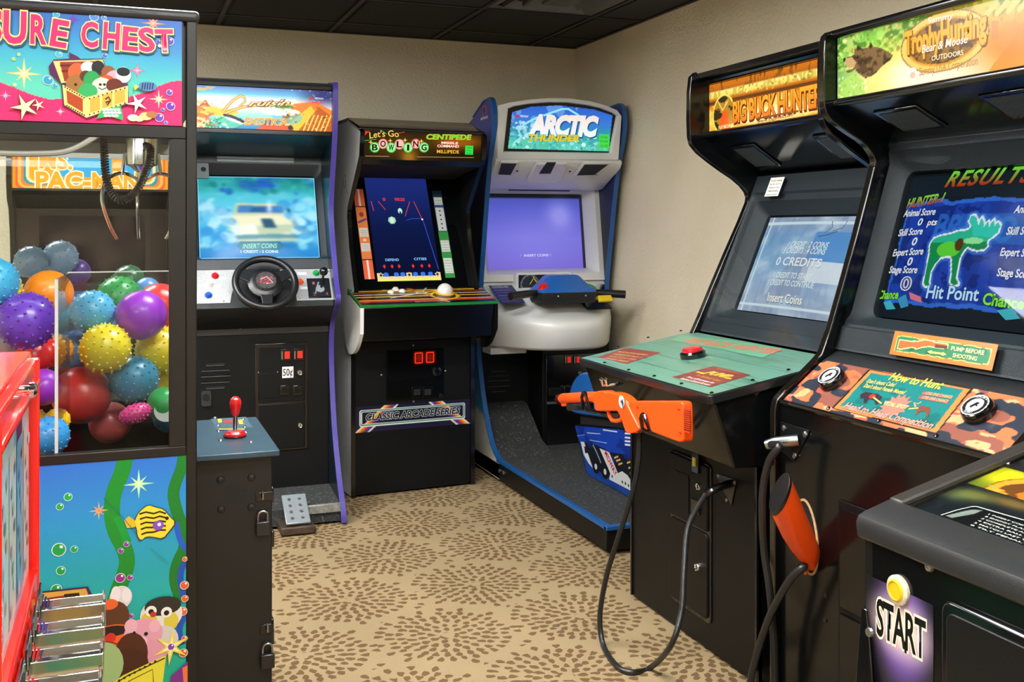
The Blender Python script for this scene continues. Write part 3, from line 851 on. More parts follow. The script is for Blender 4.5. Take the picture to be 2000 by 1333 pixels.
hb.vline([(.03, .028), (.05, .034), (.06, .025)], .005, '#c8404a')
hb.clip = [(.045 + .044 * math.cos(2 * PI * i / 24), .045 + .044 * math.sin(2 * PI * i / 24)) for i in range(24)]
hb.build(PRINT, st, 'hub_print')
for i in range(6):
    t = 2 * PI * i / 6 + .5
    MB().sphere(ctr + (wu * math.cos(t) + wv * math.sin(t)) * .040 + wn * .0195, .004, 8, 6).build('bolt', BLACKTRIM, st)
# lower front
MB().box(xi0, xi1, 5.005, 5.03, .10, .885).build('front_panel', BLACK, racer, .002)
Ff = Frame((xi0, 5.005, .10), X_, Z_, W, .785, racer)
MB().box(xi0, xi1, 4.998, 5.006, .848, .878).build('hinge_strip', mat('satin black strip', '#2a2c2e', .3), racer, .001)
for p in ((470, 641), (550, 637), (627, 634)):
    F2 = Frame((xi0, 4.998, .10), X_, Z_, W, .785, racer); F2.screw(*F2.P(*p), .006, STEEL, racer)
# coin door
a, b = Ff.P(498, 884), Ff.P(601, 668)
da0, da1, db0, db1 = a[0], b[0], a[1], b[1]
Ff.plate(da0, da1, db0, db1, .007, BLACKTRIM, 'coin_door_frame', racer, bevel=.003)
mid = Ff.P(550, 786)[1]
d1 = Ff.plate(da0 + .016, da1 - .014, mid + .004, db1 - .014, .013, BLACK, 'coin_door', racer, bevel=.003)
d2 = Ff.plate(da0 + .016, da1 - .014, db0 + .01, mid - .004, .013, BLACK, 'cash_door', racer, bevel=.003)
Fk = Frame(Ff.at(0, 0, .013), X_, Z_, W, .785, racer)
coin_slot(Fk, *Fk.P(558, 694), .05, .055, d1); coin_slot(Fk, *Fk.P(583, 693), .05, .055, d1)
lock(Fk, *Fk.P(585, 728), .013, d1); lock(Fk, *Fk.P(586, 831), .012, d2)
cs = Art.onpx(Fk, (551, 739), (573, 716), 20, '#f1f1ee')
cs.text('50¢', (.004, cs.h * .2), (cs.w - .004, cs.h * .2), cs.h * .6, '#101010', bold=.01); cs.build(PRINT, d1, 'price_sticker')
for px_ in (556, 581):
    a, b = Fk.P(px_ - 9, 773), Fk.P(px_ + 9, 752)
    r_ = Fk.plate(a[0], b[0], a[1], b[1], .008, BLACKTRIM, 'coin_return', d1, bevel=.003)
    Frame(Fk.at(0, 0, .008), X_, Z_, W, .7, racer).plate(a[0] + .008, b[0] - .008, a[1] + .012, b[1] - .012, .003, BLACKGLOSS, 'return_flap', r_)
a, b = Fk.P(505, 779), Fk.P(543, 729)
Fk.plate(a[0], b[0], a[1], b[1], .002, BLACK, 'blank_plate', d1, bevel=.001)
for p in ((505, 728), (542, 727), (513, 778), (535, 776)): Fk.screw(*Fk.P(*p), .003, STEEL, d1)
# speaker slots
for (xa, xb, y) in ((402, 439, 711), (392, 449, 722), (392, 451, 733), (392, 449, 745), (402, 439, 756)):
    a = Ff.P(xa, y + 3); b = Ff.P(xb, y - 2)
    o = Ff.plate(a[0], b[0], a[1], b[1], .0012, MATTE, 'speaker_slot', racer, r=.004)
    Ff.plate(a[0] + .002, b[0] - .002, a[1] - .004, a[1] - .001, .004, mat('slot lip', '#4a4c4e', .3), 'slot_lip', o)
a, b = Ff.P(393, 794), Ff.P(412, 763)
hp = Ff.plate(a[0], b[0], a[1], b[1], .012, mat('dark hasp', '#3c4043', .35, metal=.6), 'hasp_plate', racer, r=.01)
Ff.knob(*Ff.P(402, 776), [(.016, .012), (.015, .016), (.011, .016), (.011, .0125)], DARKSTEEL, 'hasp_eye', hp)
# foot platform and pedals
MAT_ = mat('worn black rubber mat', '#2c2e2e', .75, vary=.5, vscale=120, bump=.6, bscale=350, spots=('#5a5c5a', 60, .56))
MB().prism([(4.72, .012), (4.72, .085), (4.80, .10), (5.01, .115), (5.01, .012)], 'x', xi0, xi1).build('foot_platform', MAT_, racer)
MB().box(.76, xi1, 4.708, 4.725, .055, .095).build('platform_edge', mat('worn edge strip', '#8f8f8a', .4, metal=.4, vary=.3, vscale=80), racer, .003)
pl_ = Frame.between((.668, 4.60, .045), (.775, 4.60, .045), (.668, 4.75, .135), racer)
MB().box(.645, .795, 4.585, 4.74, .005, .04).build('pedal_base', mat('rusty pedal base', '#4a3c30', .6, metal=.4, vary=.3, vscale=40), racer, .006)
pd = pl_.plate(.0, .107, 0, pl_.h, .012, mat('dull pedal steel', '#9aa4aa', .35, metal=.45), 'pedal', racer, bevel=.003)
Fp = Frame(pl_.at(0, 0, .012), pl_.u, pl_.v, .12, pl_.h, racer)
for i in range(4):
    for j in range(2): Fp.knob(.030 + .045 * j, .03 + .038 * i, [(.009, 0), (.006, .004), (.004, .001), (0, .001)], STEEL, 'tread_bump', pd, 10)
pl2 = Frame.between((.43, 4.62, .045), (.53, 4.62, .045), (.43, 4.75, .135), racer)
MB().box(.41, .55, 4.605, 4.74, .005, .04).build('pedal_base', MATS['rusty pedal base'], racer, .006)
pl2.plate(0, .1, 0, pl2.h, .012, STEEL, 'pedal', racer, bevel=.003)

# ================================================================ maze game cabinet behind the crane
MX0, MX1 = -.49, .222
maze = thing('maze_arcade_machine', 'arcade cabinet with orange and blue marquee, seen through the crane glass', 'arcade machine', ((MX0 + MX1) / 2, 5.5, 0))
fr = chaikin([(5.22, 1.79), (5.16, 1.76), (5.15, 1.50), (5.30, 1.42), (5.38, 1.05), (5.10, .98), (5.08, .86), (5.25, .80), (5.25, .008)], 1)
for x0, x1 in ((MX0, MX0 + .022), (MX1 - .022, MX1)):
    MB().prism(fr + [(6.0, .008), (6.0, 1.79)], 'x', x0, x1).build('side_panel', mat('dark brown side', '#2a2320', .35), maze)
    MB().prism(band(fr, -.004), 'x', x0, x1).build('edge_trim', BLACKTRIM, maze)
m0, m1 = MX0 + .022, MX1 - .022
MB().box(m0, m1, 5.42, 5.99, .02, 1.78).build('cabinet_body', BLACK, maze)
MB().box(m0, m1, 5.17, 5.42, 1.76, 1.785).build('top_panel', BLACK, maze)
MB().prism([(5.19, 1.50), (5.42, 1.44), (5.42, 1.52), (5.19, 1.52)], 'x', m0, m1).build('speaker_panel', BLACK, maze)
MB().box(m0, m1, 5.19, 5.21, 1.50, 1.53).build('marquee_frame', BLACKTRIM, maze)
MB().box(m0, m1, 5.19, 5.21, 1.672, 1.765).build('marquee_frame', mat('grey metal strip', '#77766f', .4), maze)
Fm2 = Frame((m0, 5.20, 1.515), X_, Z_, m1 - m0, .165, maze)
A = Art.on(Fm2, 0, m1 - m0, 0, .165, 200, '#f09a1c')
w_, h_ = A.w, A.h
for i, c in enumerate(('#e8622a', '#f6b04a', '#e87a2a', '#1f8f9a', '#f3d9a0', '#f2a020')):
    A.paint(A.inpoly(rrect(.012 + .011 * i, w_ - .012 - .011 * i, .008 + .008 * i, h_ + .1, .03)), c)
A.paint((A.Y > .07) & (A.X > .20) & (A.X < .42), '#3aa6d8'); A.paint((A.Y > .095) & (A.X > .08) & (A.X < .2), '#f0a428')
A.paint((A.Y > .07) & (A.X > .47) & (A.X < .60), '#3aa6d8')
A.textp('MS.', (78, 328), (140, 330), .07, '#f0a020', out='#fff2cc', ow=.05, bold=.03)
A.textp('PAC-', (72, 369), (176, 369), .075, '#f2a41e', out='#fff4d0', ow=.05, bold=.04)
A.textp('MAN', (182, 370), (270, 370), .075, '#f2a41e', out='#fff4d0', ow=.05, bold=.04)
A.build(LIT, maze, 'marquee')
Fs = Frame.between((m0, 5.40, 1.06), (m1, 5.40, 1.06), (m0, 5.32, 1.43), maze)
MB().prism([(5.39, 1.05), (5.33, 1.44), (5.42, 1.44), (5.42, 1.05)], 'x', m0, m1).build('screen_bezel', mat('brown black bezel', '#2b221d', .3), maze)
Fs2 = Frame.between((m0, 5.385, 1.06), (m1, 5.385, 1.06), (m0, 5.325, 1.43), maze)
S = Art.on(Fs2, .10, m1 - m0 - .10, .03, .35, 60, '#241c1c')
nz = S.noise(.1, .15, 5); S.paint(np.clip(nz * 2 - .8, 0, 1), '#6a5244', .7); S.paint(np.clip(S.noise(.12, .2, 9) * 2 - 1, 0, 1), '#3a1f2c', .8)  # brown and dark red blotches painted in as blurry glass reflections
S.build(SCREENREFL, maze, 'screen')
MB().prism([(5.12, .97), (5.40, 1.05), (5.42, 1.05), (5.42, .84), (5.12, .84)], 'x', m0, m1).build('control_panel', mat('blue control panel', '#24527c', .3), maze)
MB().box(m0, m1, 5.26, 5.28, .02, .84).build('front_panel', BLACK, maze)
# ================================================================ retro multi game cabinet, turned a few degrees
CX0, CX1 = 1.065, 1.729
retro = thing('retro_arcade_machine', 'black and silver retro arcade cabinet with trackball and red digit display', 'arcade machine', (1.065, 5.12, 0), math.radians(4.2))
fr = [(5.20, 1.90), (5.0, 1.835), (4.965, 1.815), (4.985, 1.70), (5.01, 1.67), (5.19, 1.455), (5.20, 1.41), (5.16, 1.25), (5.07, 1.04), (5.128, .99), (5.128, .008)]
prof = fr + [(5.88, .008), (5.88, 1.90)]
SILVER = mat('silver side laminate', '#dcdcda', .3, vary=.08)
for x0, x1 in ((CX0, CX0 + .02), (CX1 - .02, CX1)):
    MB().prism(prof, 'x', x0 + .002, x1 - .002).build('side_panel', BLACK, retro)
    MB().prism(prof, 'x', *((x0, x0 + .0019) if x0 == CX0 else (x1 - .0019, x1))).build('side_laminate', SILVER, retro)
    MB().prism(band(fr, -.005), 'x', x0 - .001, x1 + .001).build('edge_trim', BLACKTRIM, retro)
c0, c1 = CX0 + .02, CX1 - .02
W = c1 - c0
MB().box(c0, c1, 5.45, 5.87, .02, 1.89).build('cabinet_body', BLACK, retro)
MB().prism([(4.985, 1.84), (5.2, 1.905), (5.46, 1.905), (5.46, 1.88), (5.2, 1.88), (4.985, 1.815)], 'x', c0 - .02, c1 + .02).build('top_panel', BLACKTRIM, retro, .004)
Fm = Frame.between((c0, 5.0, 1.665), (c1, 5.0, 1.665), (c0, 4.985, 1.825), retro)
MB().prism([(4.985, 1.83), (4.985, 1.815), (5.0, 1.815), (5.0, 1.83)], 'x', c0, c1).build('marquee_frame', BLACKTRIM, retro)
MB().prism([(4.985, 1.685), (5.0, 1.66), (5.03, 1.66), (5.03, 1.685)], 'x', c0, c1).build('marquee_frame', BLACKTRIM, retro)
A = Art.on(Fm, 0.0, W, .018, Fm.h - .004, 240, '#1c1206')
A.ell((W * .32, A.h * .5), .22, .09, '#5a3c0c', .7, 0, True); A.ell((W * .8, A.h * .75), .17, .05, '#a05c10', .9, 0, True); A.ell((W * .38, A.h * .1), .05, .05, '#b07a1c', .8, 0, True)
A.polyp([(701, 260), (729, 249), (720, 249), (701, 256)], '#d8421c'); A.polyp([(701, 274), (701, 262), (722, 249), (730, 250)], '#c83a18')
A.textp("Let's Go", (722, 271), (779, 268), .030, '#e8c85a', bold=.01, bend=.006)
for i, ((x, y), ch, c) in enumerate(zip(((732, 288), (748, 281), (764, 288.5), (780, 282), (797, 288.5), (812, 281), (828, 288)), 'BOWLING', ('#3fc94a', '#e06a5a', '#3fc94a', '#e8968a', '#3fc94a', '#d8564a', '#3fc94a'))):
    p = A.P(x, y); A.vell(p, .0255, .0255, c);
    A.vell(p, .021, .021, '#9af09a' if c == '#3fc94a' else '#ffb8b0'); A.text(ch, (p[0] - .013, p[1] - .014), (p[0] + .013, p[1] - .014), .028, '#14100c', bold=.03)
for p in ((724, 278), (762, 275), (791, 274), (823, 276)): A.vstar(A.P(*p), .012, .004, 4, '#ffc25a')
A.vlinep([(712, 275), (735, 272)], .002, '#3fd05a'); A.vlinep([(745, 255), (755, 262)], .002, '#3fd05a'); A.vlinep([(770, 262), (790, 258)], .002, '#f0603a')
A.textp('CENTIPEDE', (833, 272), (920, 273), .024, '#5ae83c', out='#f0641c', ow=.03, bold=.03, shear=.15)
A.textp('MISSILE', (862, 281), (894, 282), .011, '#ffe8e0', out='#f06048', ow=.04, bold=.02)
A.textp('COMMAND', (854, 287.5), (896, 288.5), .012, '#ffe8e0', out='#f06048', ow=.04, bold=.02)
A.textp('MILLIPEDE', (853, 299), (896, 300), .016, '#f0b83a', bold=.015)
q = A.P(908, 302); q2 = A.P(924, 285); A.vpoly([(q[0], q[1]), (q2[0], q[1]), (q2[0], q2[1]), (q[0], q2[1])], '#2fe04a')
for k, t_ in enumerate(('SUITABLE', 'FOR ALL', 'AGES')): A.text(t_, (q[0] + .006, q2[1] - .015 - k * .014), (q2[0] - .006, q2[1] - .015 - k * .014), .008, '#0c5a1c')
A.vlinep([(713, 305), (760, 305.5)], .0025, '#b89a62'); A.vlinep([(814, 306.5), (925, 308)], .0025, '#b89a62')
A.build(LIT, retro, 'marquee')
MB().box(c0, c1, 5.003, 5.03, 1.68, 1.825).build('marquee_box', BLACK, retro)
# speaker canopy
MB().prism([(5.01, 1.665), (5.46, 1.60), (5.46, 1.70), (5.01, 1.70)], 'x', c0, c1).build('speaker_canopy', MATTE, retro)
# dark glass with side instruction strips
bot = (5.12, 1.045); top = (5.40, 1.665)
Fg = Frame.between((c0, bot[0], bot[1]), (c1, bot[0], bot[1]), (c0, top[0], top[1]), retro)
MB().prism([bot, top, (5.46, 1.66), (5.46, 1.0), (5.14, 1.0)], 'x', c0, c1).build('screen_glass', mat('black glass', '#07080a', .08), retro)
S = Art.on(Fg, Fg.P(738, 551)[0], Fg.P(862, 548)[0], Fg.P(800, 549)[1], Fg.P(780, 346)[1], 150, '#0d1640', .002)
S.grad([(0, '#0a1030'), (.5, '#101a48'), (.85, '#1b2a72'), (1, '#1d2d78')])
Sw, Sh = S.w, S.h
g = S.Y < Sh * (.045 + .03 * (np.abs(np.sin(S.X / Sw * PI * 2)) < .25))
S.paint(g, '#f5d9a8'); S.paint(S.Y < Sh * .022, '#f4f06a')
for k in (.14, .30, .40, .60, .72, .84): S.ell((Sw * k, Sh * .06), .013, .012, '#3a7af0')
def sp(u_, v_): return (Sw * u_, Sh * v_)
for k in (.06, .5, .95): S.vstar(sp(k, .055), .016, .010, 5, '#f2d87a'); S.vstar(sp(k, .055), .010, .006, 4, '#2a3a7a')
for k in (.13, .25, .36, .58, .72, .84):
    c = sp(k, .135); S.vpoly([(c[0] - .008, c[1]), (c[0], c[1] - .012), (c[0] + .008, c[1]), (c[0], c[1] + .012)], '#f0341c')
S.text('DEFEND', sp(.16, .185), sp(.37, .185), .013, '#8ac8ff', bold=.02); S.text('CITIES', sp(.61, .19), sp(.81, .19), .013, '#8ac8ff', bold=.02)
S.text('0', sp(.25, .76), sp(.29, .76), .016, '#f03a28', bold=.03); S.text('9525', sp(.44, .76), sp(.60, .76), .016, '#f03a28', bold=.03)
for a, b in (((.06, .755), (.08, .66)), ((.17, .755), (.27, .67)), ((.68, .755), (.57, .61)), ((.745, .755), (.84, .58))): S.vline([sp(*a), sp(*b)], .003, '#f2452c')
S.vline([sp(.58, .57), sp(.66, .585), sp(.82, .59)], .003, '#2a55e8'); S.vline([sp(.85, .57), sp(.98, .10)], .0028, '#3a62f0'); S.vell(sp(.84, .58), .005, .005, '#ffffff')
S.vstar(sp(.35, .57), .023, .020, 7, '#9ac8b0'); S.vell(sp(.35, .57), .013, .018, '#c8f0d8')
S.vell(sp(.50, .66), .012, .017, '#b8ecd8'); S.vpoly([sp(.49, .655), sp(.515, .655), sp(.51, .625), sp(.48, .625)], '#122050')
S.build(SCREEN, retro, 'screen')
L_ = Art.on(Fg, Fg.P(712, 546)[0], Fg.P(732, 546)[0], Fg.P(720, 546)[1], Fg.P(706, 370)[1], 16, '#e07a3a', .002)
hh = L_.h
L_.paint((L_.Y < hh * .21) | (L_.Y > hh * .80), '#e25f38'); L_.paint((np.abs(L_.X - L_.w * .5) < .004) & ((L_.Y < hh * .21) | (L_.Y > hh * .80)), '#f7e2d0')
for a, b in ((.30, .39), (.46, .56)): L_.vpoly([(.004, hh * a), (L_.w - .004, hh * a), (L_.w - .004, hh * b), (.004, hh * b)], '#d8d4cc')
for v_ in (.31, .33, .35, .37, .47, .49, .51, .53): L_.vline([(.008, hh * v_), (L_.w - .008, hh * v_)], .002, '#7a7a78')
L_.vline([(.004, hh * .62), (L_.w - .004, hh * .66)], .012, '#5a3a78'); L_.vell((L_.w / 2, hh * .71), .012, .014, '#8a3a20'); L_.vell((L_.w / 2, hh * .425), .010, .008, '#f0d0a0')
L_.vline([(0, hh * .21), (L_.w, hh * .21)], .006, '#1a1210'); L_.vline([(0, hh * .80), (L_.w, hh * .80)], .006, '#1a1210')
L_.build(LIT if False else PRINTMATTE, retro, 'instruction_strip')
R = Art.on(Fg, Fg.P(870, 543)[0], Fg.P(889, 543)[0], Fg.P(880, 543)[1], Fg.P(857, 373)[1], 16, '#2a8a3e', .002)
hh = R.h
R.paint(R.Y > hh * .52, '#1f3a70'); R.paint(R.Y > hh * .83, '#16304a')
for a, b in ((.05, .22), (.29, .42), (.53, .80), (.83, .92)): R.vpoly([(.004, hh * a), (R.w - .004, hh * a), (R.w - .004, hh * b), (.004, hh * b)], '#c9cfcc')
for v_ in (.07, .10, .13, .16, .19, .31, .34, .37, .40, .85, .88): R.vline([(.008, hh * v_), (R.w - .008, hh * v_)], .002, '#6a7472')
for v_ in (.56, .61, .66, .71, .76): R.vell((R.w / 2, hh * v_), .005, .005, '#20283a')
R.build(PRINTMATTE, retro, 'instruction_strip')
# control panel box
k0, k1 = 1.045, 1.765
MB().prism([(4.905, .965), (5.19, 1.045), (5.19, .76), (4.935, .80)], 'x', k0 + .018, k1 - .018).build('control_box', BLACKGLOSS, retro, .004)
ch = chaikin([(4.90, .965), (5.19, 1.045), (5.19, .80), (5.12, .73), (5.05, .725), (4.97, .76), (4.905, .84)], 2, False)
for x0, x1 in ((k0, k0 + .018), (k1 - .018, k1)):
    MB().prism(ch, 'x', x0, x1).build('control_wing', SILVER if x0 == k0 else BLACKGLOSS, retro)
Fp = Frame.between((k0, 4.90, .965), (k1, 4.90, .965), (k0, 5.19, 1.047), retro)
WP = k1 - k0
MB().obox(Fp.at(0, 0, 0), Fp.u, Fp.v, Fp.n, WP, .235, .012).obox(Fp.at(.045, .235, 0), Fp.u, Fp.v, Fp.n, WP - .09, Fp.h - .235, .012).build('control_panel', mat('green edge panel', '#1f7a35', .3), retro)
A = Art.on(Fp, .008, WP - .008, .008, .232, 240, '#0c0c0a', .0135)
w_, h_ = A.w, A.h
for y0, y1, c in ((.03, .055, '#c8342a'), (.055, .062, '#f0c030'), (.10, .112, '#e8c02a'), (.125, .135, '#5a1410'), (.135, .144, '#e8e4d8'), (.165, .172, '#b85a20'), (.185, .198, '#e8b42a')):
    A.paint((A.Y > y0) & (A.Y < y1), c)
A.paint(A.Y > .2, '#182010')
cx_, cy_ = A.P(823, 572)
for ang, wd, c in ((118, .018, '#d86a20'), (298, .018, '#d86a20'), (160, .01, '#e8b43a'), (20, .01, '#e8b43a'), (205, .008, '#e8e4d8'), (335, .012, '#e8a02a'), (60, .008, '#d8c88a')):
    t = math.radians(ang); A.line([(cx_, cy_), (cx_ + .2 * math.cos(t), cy_ + .16 * math.sin(t))], wd, c)
A.ell((cx_, cy_), .03, .022, '#d8c8a0'); A.ell((cx_, cy_), .02, .014, '#9a9488')
bx_, by_ = A.P(868, 577); A.ell((bx_, by_), .075, .062, '#e8b82a'); A.ell((bx_, by_), .06, .05, '#20140a')
A.textp('RETROCADE', (812, 590.5), (866, 588), .010, '#e8b8a0', bold=.02)
A.build(PRINT, retro, 'panel_print')
A = Art.on(Fp, .053, WP - .053, .236, Fp.h - .006, 120, '#2a3a10', .0135)
A.paint(A.X < .1, '#101208'); A.paint(A.X > A.w - .22, '#101408')
A.text('MISSILE COMMAND', (A.w - .19, .034), (A.w - .04, .034), .012, '#c8c4b0', bold=.02); A.text('MILLIPEDE', (A.w - .18, .012), (A.w - .05, .012), .012, '#b8a040', bold=.02)
A.text('CENTIPEDE', (.03, .015), (.16, .015), .014, '#b89a40')
A.build(PRINT, retro, 'panel_print')
WHITEB = '#e2e0d8'
for p in ((796, 559), (822, 557), (763, 577), (772, 571), (785, 575)):
    push_button(Frame(Fp.at(0, 0, .0135), Fp.u, Fp.v, WP, .3, retro), *Fp.P(*p), .0145, WHITEB, retro, tall=.012)
c = Fp.atp(868, 577, .0135)
MB().lathe([(.052, 0), (.052, .004), (.043, .006)], c, Fp.n, 28).build('trackball_ring', mat('yellow ring', '#d8a820', .3), retro)
MB().sphere(c + Fp.n * .008, .041, 24, 16).build('trackball', mat('pearl trackball', '#d9d6d2', .15, coat=.6), retro)
# lower front
MB().box(c0, c1, 5.135, 5.16, .01, .80).build('front_panel', BLACK, retro, .002)
Ff = Frame((c0, 5.135, .01), X_, Z_, W, .79, retro)
a, b = Ff.P(754, 782), Ff.P(866, 680)
dr_ = Ff.plate(a[0], b[0], a[1], b[1], .012, BLACKGLOSS, 'coin_door', retro, r=.008, bevel=.002)
Fk = Frame(Ff.at(0, 0, .012), X_, Z_, W, .79, retro)
D = Art.onpx(Fk, (806, 714), (852, 684), 60, '#160605', .002)
for i in range(2):
    ox = D.w * (.10 + .48 * i); ww = D.w * .30; hh = D.h
    seg = lambda pts: D.vline(pts, .006, '#ff3a1c')
    D.ell((ox + ww * .5, hh * .5), .035, .04, '#a81c10', .7, 0, True)
    seg([(ox, hh * .85), (ox + ww, hh * .85)]); seg([(ox, hh * .15), (ox + ww, hh * .15)]); seg([(ox, hh * .15), (ox, hh * .85)]); seg([(ox + ww, hh * .15), (ox + ww, hh * .85)])
D.build(SCREEN, dr_, 'digit_display', 'digits')
a, b = Fk.P(761, 744), Fk.P(838, 727); Fk.plate(a[0], b[0], a[1], b[1], .004, BLACKTRIM, 'bill_slot', dr_, r=.005, bevel=.001)
Fk.knob(*Fk.P(853, 726), [(.025, 0), (.024, .008), (.015, .01), (.012, .006), (0, .006)], BLACKTRIM, 'lock', dr_)
Fk.knob(*Fk.P(861, 773), [(.011, 0), (.011, .006), (0, .006)], DARKSTEEL, 'lock', dr_)
for p in (814, 835):
    a, b = Fk.P(p - 10, 777), Fk.P(p + 9, 755); r_ = Fk.plate(a[0], b[0], a[1], b[1], .006, BLACKTRIM, 'coin_return', dr_, bevel=.002)
    Frame(Fk.at(0, 0, .006), X_, Z_, W, .79, retro).plate(a[0] + .009, b[0] - .009, a[1] + .012, b[1] - .012, .003, MATTE, 'return_flap', r_)
for p in ((745, 733), (870, 725), (807, 675), (808, 785)): Ff.screw(*Ff.P(*p), .005, STEEL, retro)
B = Art.on(Ff, 0.0, W, Ff.P(700, 846)[1] - .0, Ff.P(700, 800)[1] + .012, 220, '#1c1838', .001)
w_, h_ = B.w, B.h
def rays(x0, sgn):
    for k, c in enumerate(('#f4e6b0', '#f2a33a', '#e0502a', '#8a2a5a', '#3a3aa0', '#e8e0d0')):
        xx = x0 + sgn * .013 * k
        B.poly([(xx, 0), (xx + .013 * abs(1), 0), (xx + .013 + sgn * .155 if sgn > 0 else xx + .013 - .155, h_), (xx + (.155 if sgn > 0 else -.155), h_)], c)
rays(.0, 1); rays(w_ - .015, -1)
g = '#1c7a50'
fx0, fx1, fy0, fy1 = .025, w_ - .03, .028, h_ - .018
B.poly(rrect(fx0, fx1, fy0, fy1, .01), '#e6f2ea'); B.poly(rrect(fx0 + .004, fx1 - .004, fy0 + .004, fy1 - .004, .008), g); B.poly(rrect(fx0 + .009, fx1 - .009, fy0 + .009, fy1 - .009, .006), '#e6f2ea')
m_ = B.inpoly(rrect(fx0 + .012, fx1 - .012, fy0 + .012, fy1 - .012, .005)); B.paint(m_, '#17142e')
for sgn, x0 in ((1, .0), (-1, w_ - .015)):
    for k, c in enumerate(('#e8c880', '#e0902a', '#c8442a', '#6a2a5a', '#2e2e88')):
        xx = x0 + sgn * .013 * k; e = xx + sgn * .155
        B.paint(m_ & B.inpoly([(xx, 0), (xx + .013, 0), (e + .013, h_), (e, h_)]), c)
B.text('CLASSIC ARCADE SERIES', (fx0 + .035, fy0 + .030), (fx1 - .030, fy0 + .030), (fy1 - fy0) * .38, '#16181c', out='#dfe8ea', ow=.035, bold=.035, shear=.2)
B.build(PRINT, retro, 'series_decal')

Fsd = Frame((CX0, 5.88, 0), (0, -1, 0), Z_, .9, 1.9, retro)
sg_ = Art.on(Fsd, Fsd.P(676, 345)[0] - .10, Fsd.P(676, 345)[0] + .06, 1.50, 1.66, 20, '#dcdcda', .0005)
sg_.vline([(.02, .02), (.05, .10), (.09, .12), (.10, .07), (.07, .05), (.04, .09)], .005, '#4a4c50'); sg_.vline([(.08, .09), (.12, .03), (.14, .02)], .005, '#4a4c50')
sg_.build(PRINTMATTE, retro, 'side_emblem')
# ================================================================ snowmobile ride in the corner
AX0, AX1 = 1.86, 2.66
snow = thing('snowmobile_arcade_machine', 'white and blue snowmobile ride cabinet with handlebars and foot platform', 'arcade machine', (2.26, 5.0, 0))
WHITEP = mat('white moulded plastic', '#d2d3d0', .28, vary=.05, vscale=3, coat=.2)
BLUET = mat('blue edge trim', '#15528f', .3, coat=.3)
BLUEP = mat('blue moulded plastic', '#1d5aa6', .25, coat=.3)
fr = [(5.32, 2.05), (5.29, 2.035), (5.265, 1.99), (5.265, 1.886), (5.36, 1.67), (5.45, 1.25), (5.50, 1.02), (5.543, .674), (5.50, .54), (5.45, .40), (5.33, .20), (5.22, .122), (5.16, .12)]
fr = chaikin(fr, 1)
def side_mat():
    m, nt, b = nodes('painted snowmobile side')
    N, L = nt.nodes, nt.links
    g = N.new('ShaderNodeNewGeometry'); sp_ = N.new('ShaderNodeSeparateXYZ'); L.new(g.outputs['Position'], sp_.inputs[0])
    n = N.new('ShaderNodeTexNoise'); n.inputs['Scale'].default_value = 14; n.inputs['Detail'].default_value = 6; L.new(g.outputs['Position'], n.inputs['Vector'])
    ad = N.new('ShaderNodeMath'); ad.operation = 'MULTIPLY_ADD'; L.new(n.outputs['Fac'], ad.inputs[0]); ad.inputs[1].default_value = .16; L.new(sp_.outputs[2], ad.inputs[2])
    r = N.new('ShaderNodeValToRGB'); r.color_ramp.elements[0].position = 0; r.color_ramp.elements[0].color = lin('#b9b5a4')
    e = r.color_ramp.elements
    e[1].position = .18; e[1].color = lin('#b3b2a5')
    for p, c in ((.195, '#2f7a94'), (.34, '#1d5c8c'), (.45, '#0c1626'), (.7, '#0b1120'), (.84, '#141c52'), (.95, '#232f8a')):
        k = e.new(p); k.color = lin(c)
    dv = N.new('ShaderNodeMath'); dv.operation = 'DIVIDE'; dv.inputs[1].default_value = 2.1; L.new(ad.outputs[0], dv.inputs[0]); L.new(dv.outputs[0], r.inputs['Fac'])
    L.new(r.outputs[0], b.inputs['Base Color']); b.inputs['Roughness'].default_value = .35
    return m
SIDEART = side_mat()
prof = fr + [(5.16, .02), (5.98, .02), (5.98, 1.86), (5.60, 1.97), (5.42, 2.04)]
for k, (x0, x1) in enumerate(((AX0, AX0 + .022), (AX1 - .022, AX1))):
    MB().prism(prof, 'x', x0, x1).build('side_panel', SIDEART, snow)
    MB().prism(band([(5.60, 1.975), (5.42, 2.045)] + fr, -.008), 'x', x0 - .002, x1 + .002).build('edge_trim', BLUET, snow)
Fl = Frame((AX0, 5.98, 0), (0, -1, 0), Z_, .8, 2.05, snow)
lg = Art.onpx(Fl, (938, 240), (955, 203), 8, '#2a3690', .0012)
lg.C[:] = rgb('#232f86')
lc = (lg.w * .5, lg.h * .6); lg.vline([(lc[0] + .03 * math.cos(t), lc[1] + .035 * math.sin(t)) for t in np.linspace(0, 2 * PI, 20)], .006, '#c8283c')
lg.vline([(lc[0] - .025, lc[1] - .03), (lc[0] - .005, lc[1] + .03), (lc[0], lc[1] - .01), (lc[0] + .02, lc[1] + .04)], .006, '#e03a48')
lg.text('MIDWAY', (.012, .012), (lg.w - .012, .012), .014, '#e8e8f0', bold=.03)
lg.build(PRINT, snow, 'side_logo')
x0_, x1_ = AX0 + .022, AX1 - .022
W = x1_ - x0_
MB().box(x0_, x1_, 5.68, 5.97, .02, 1.9).build('cabinet_body', BLACK, snow)
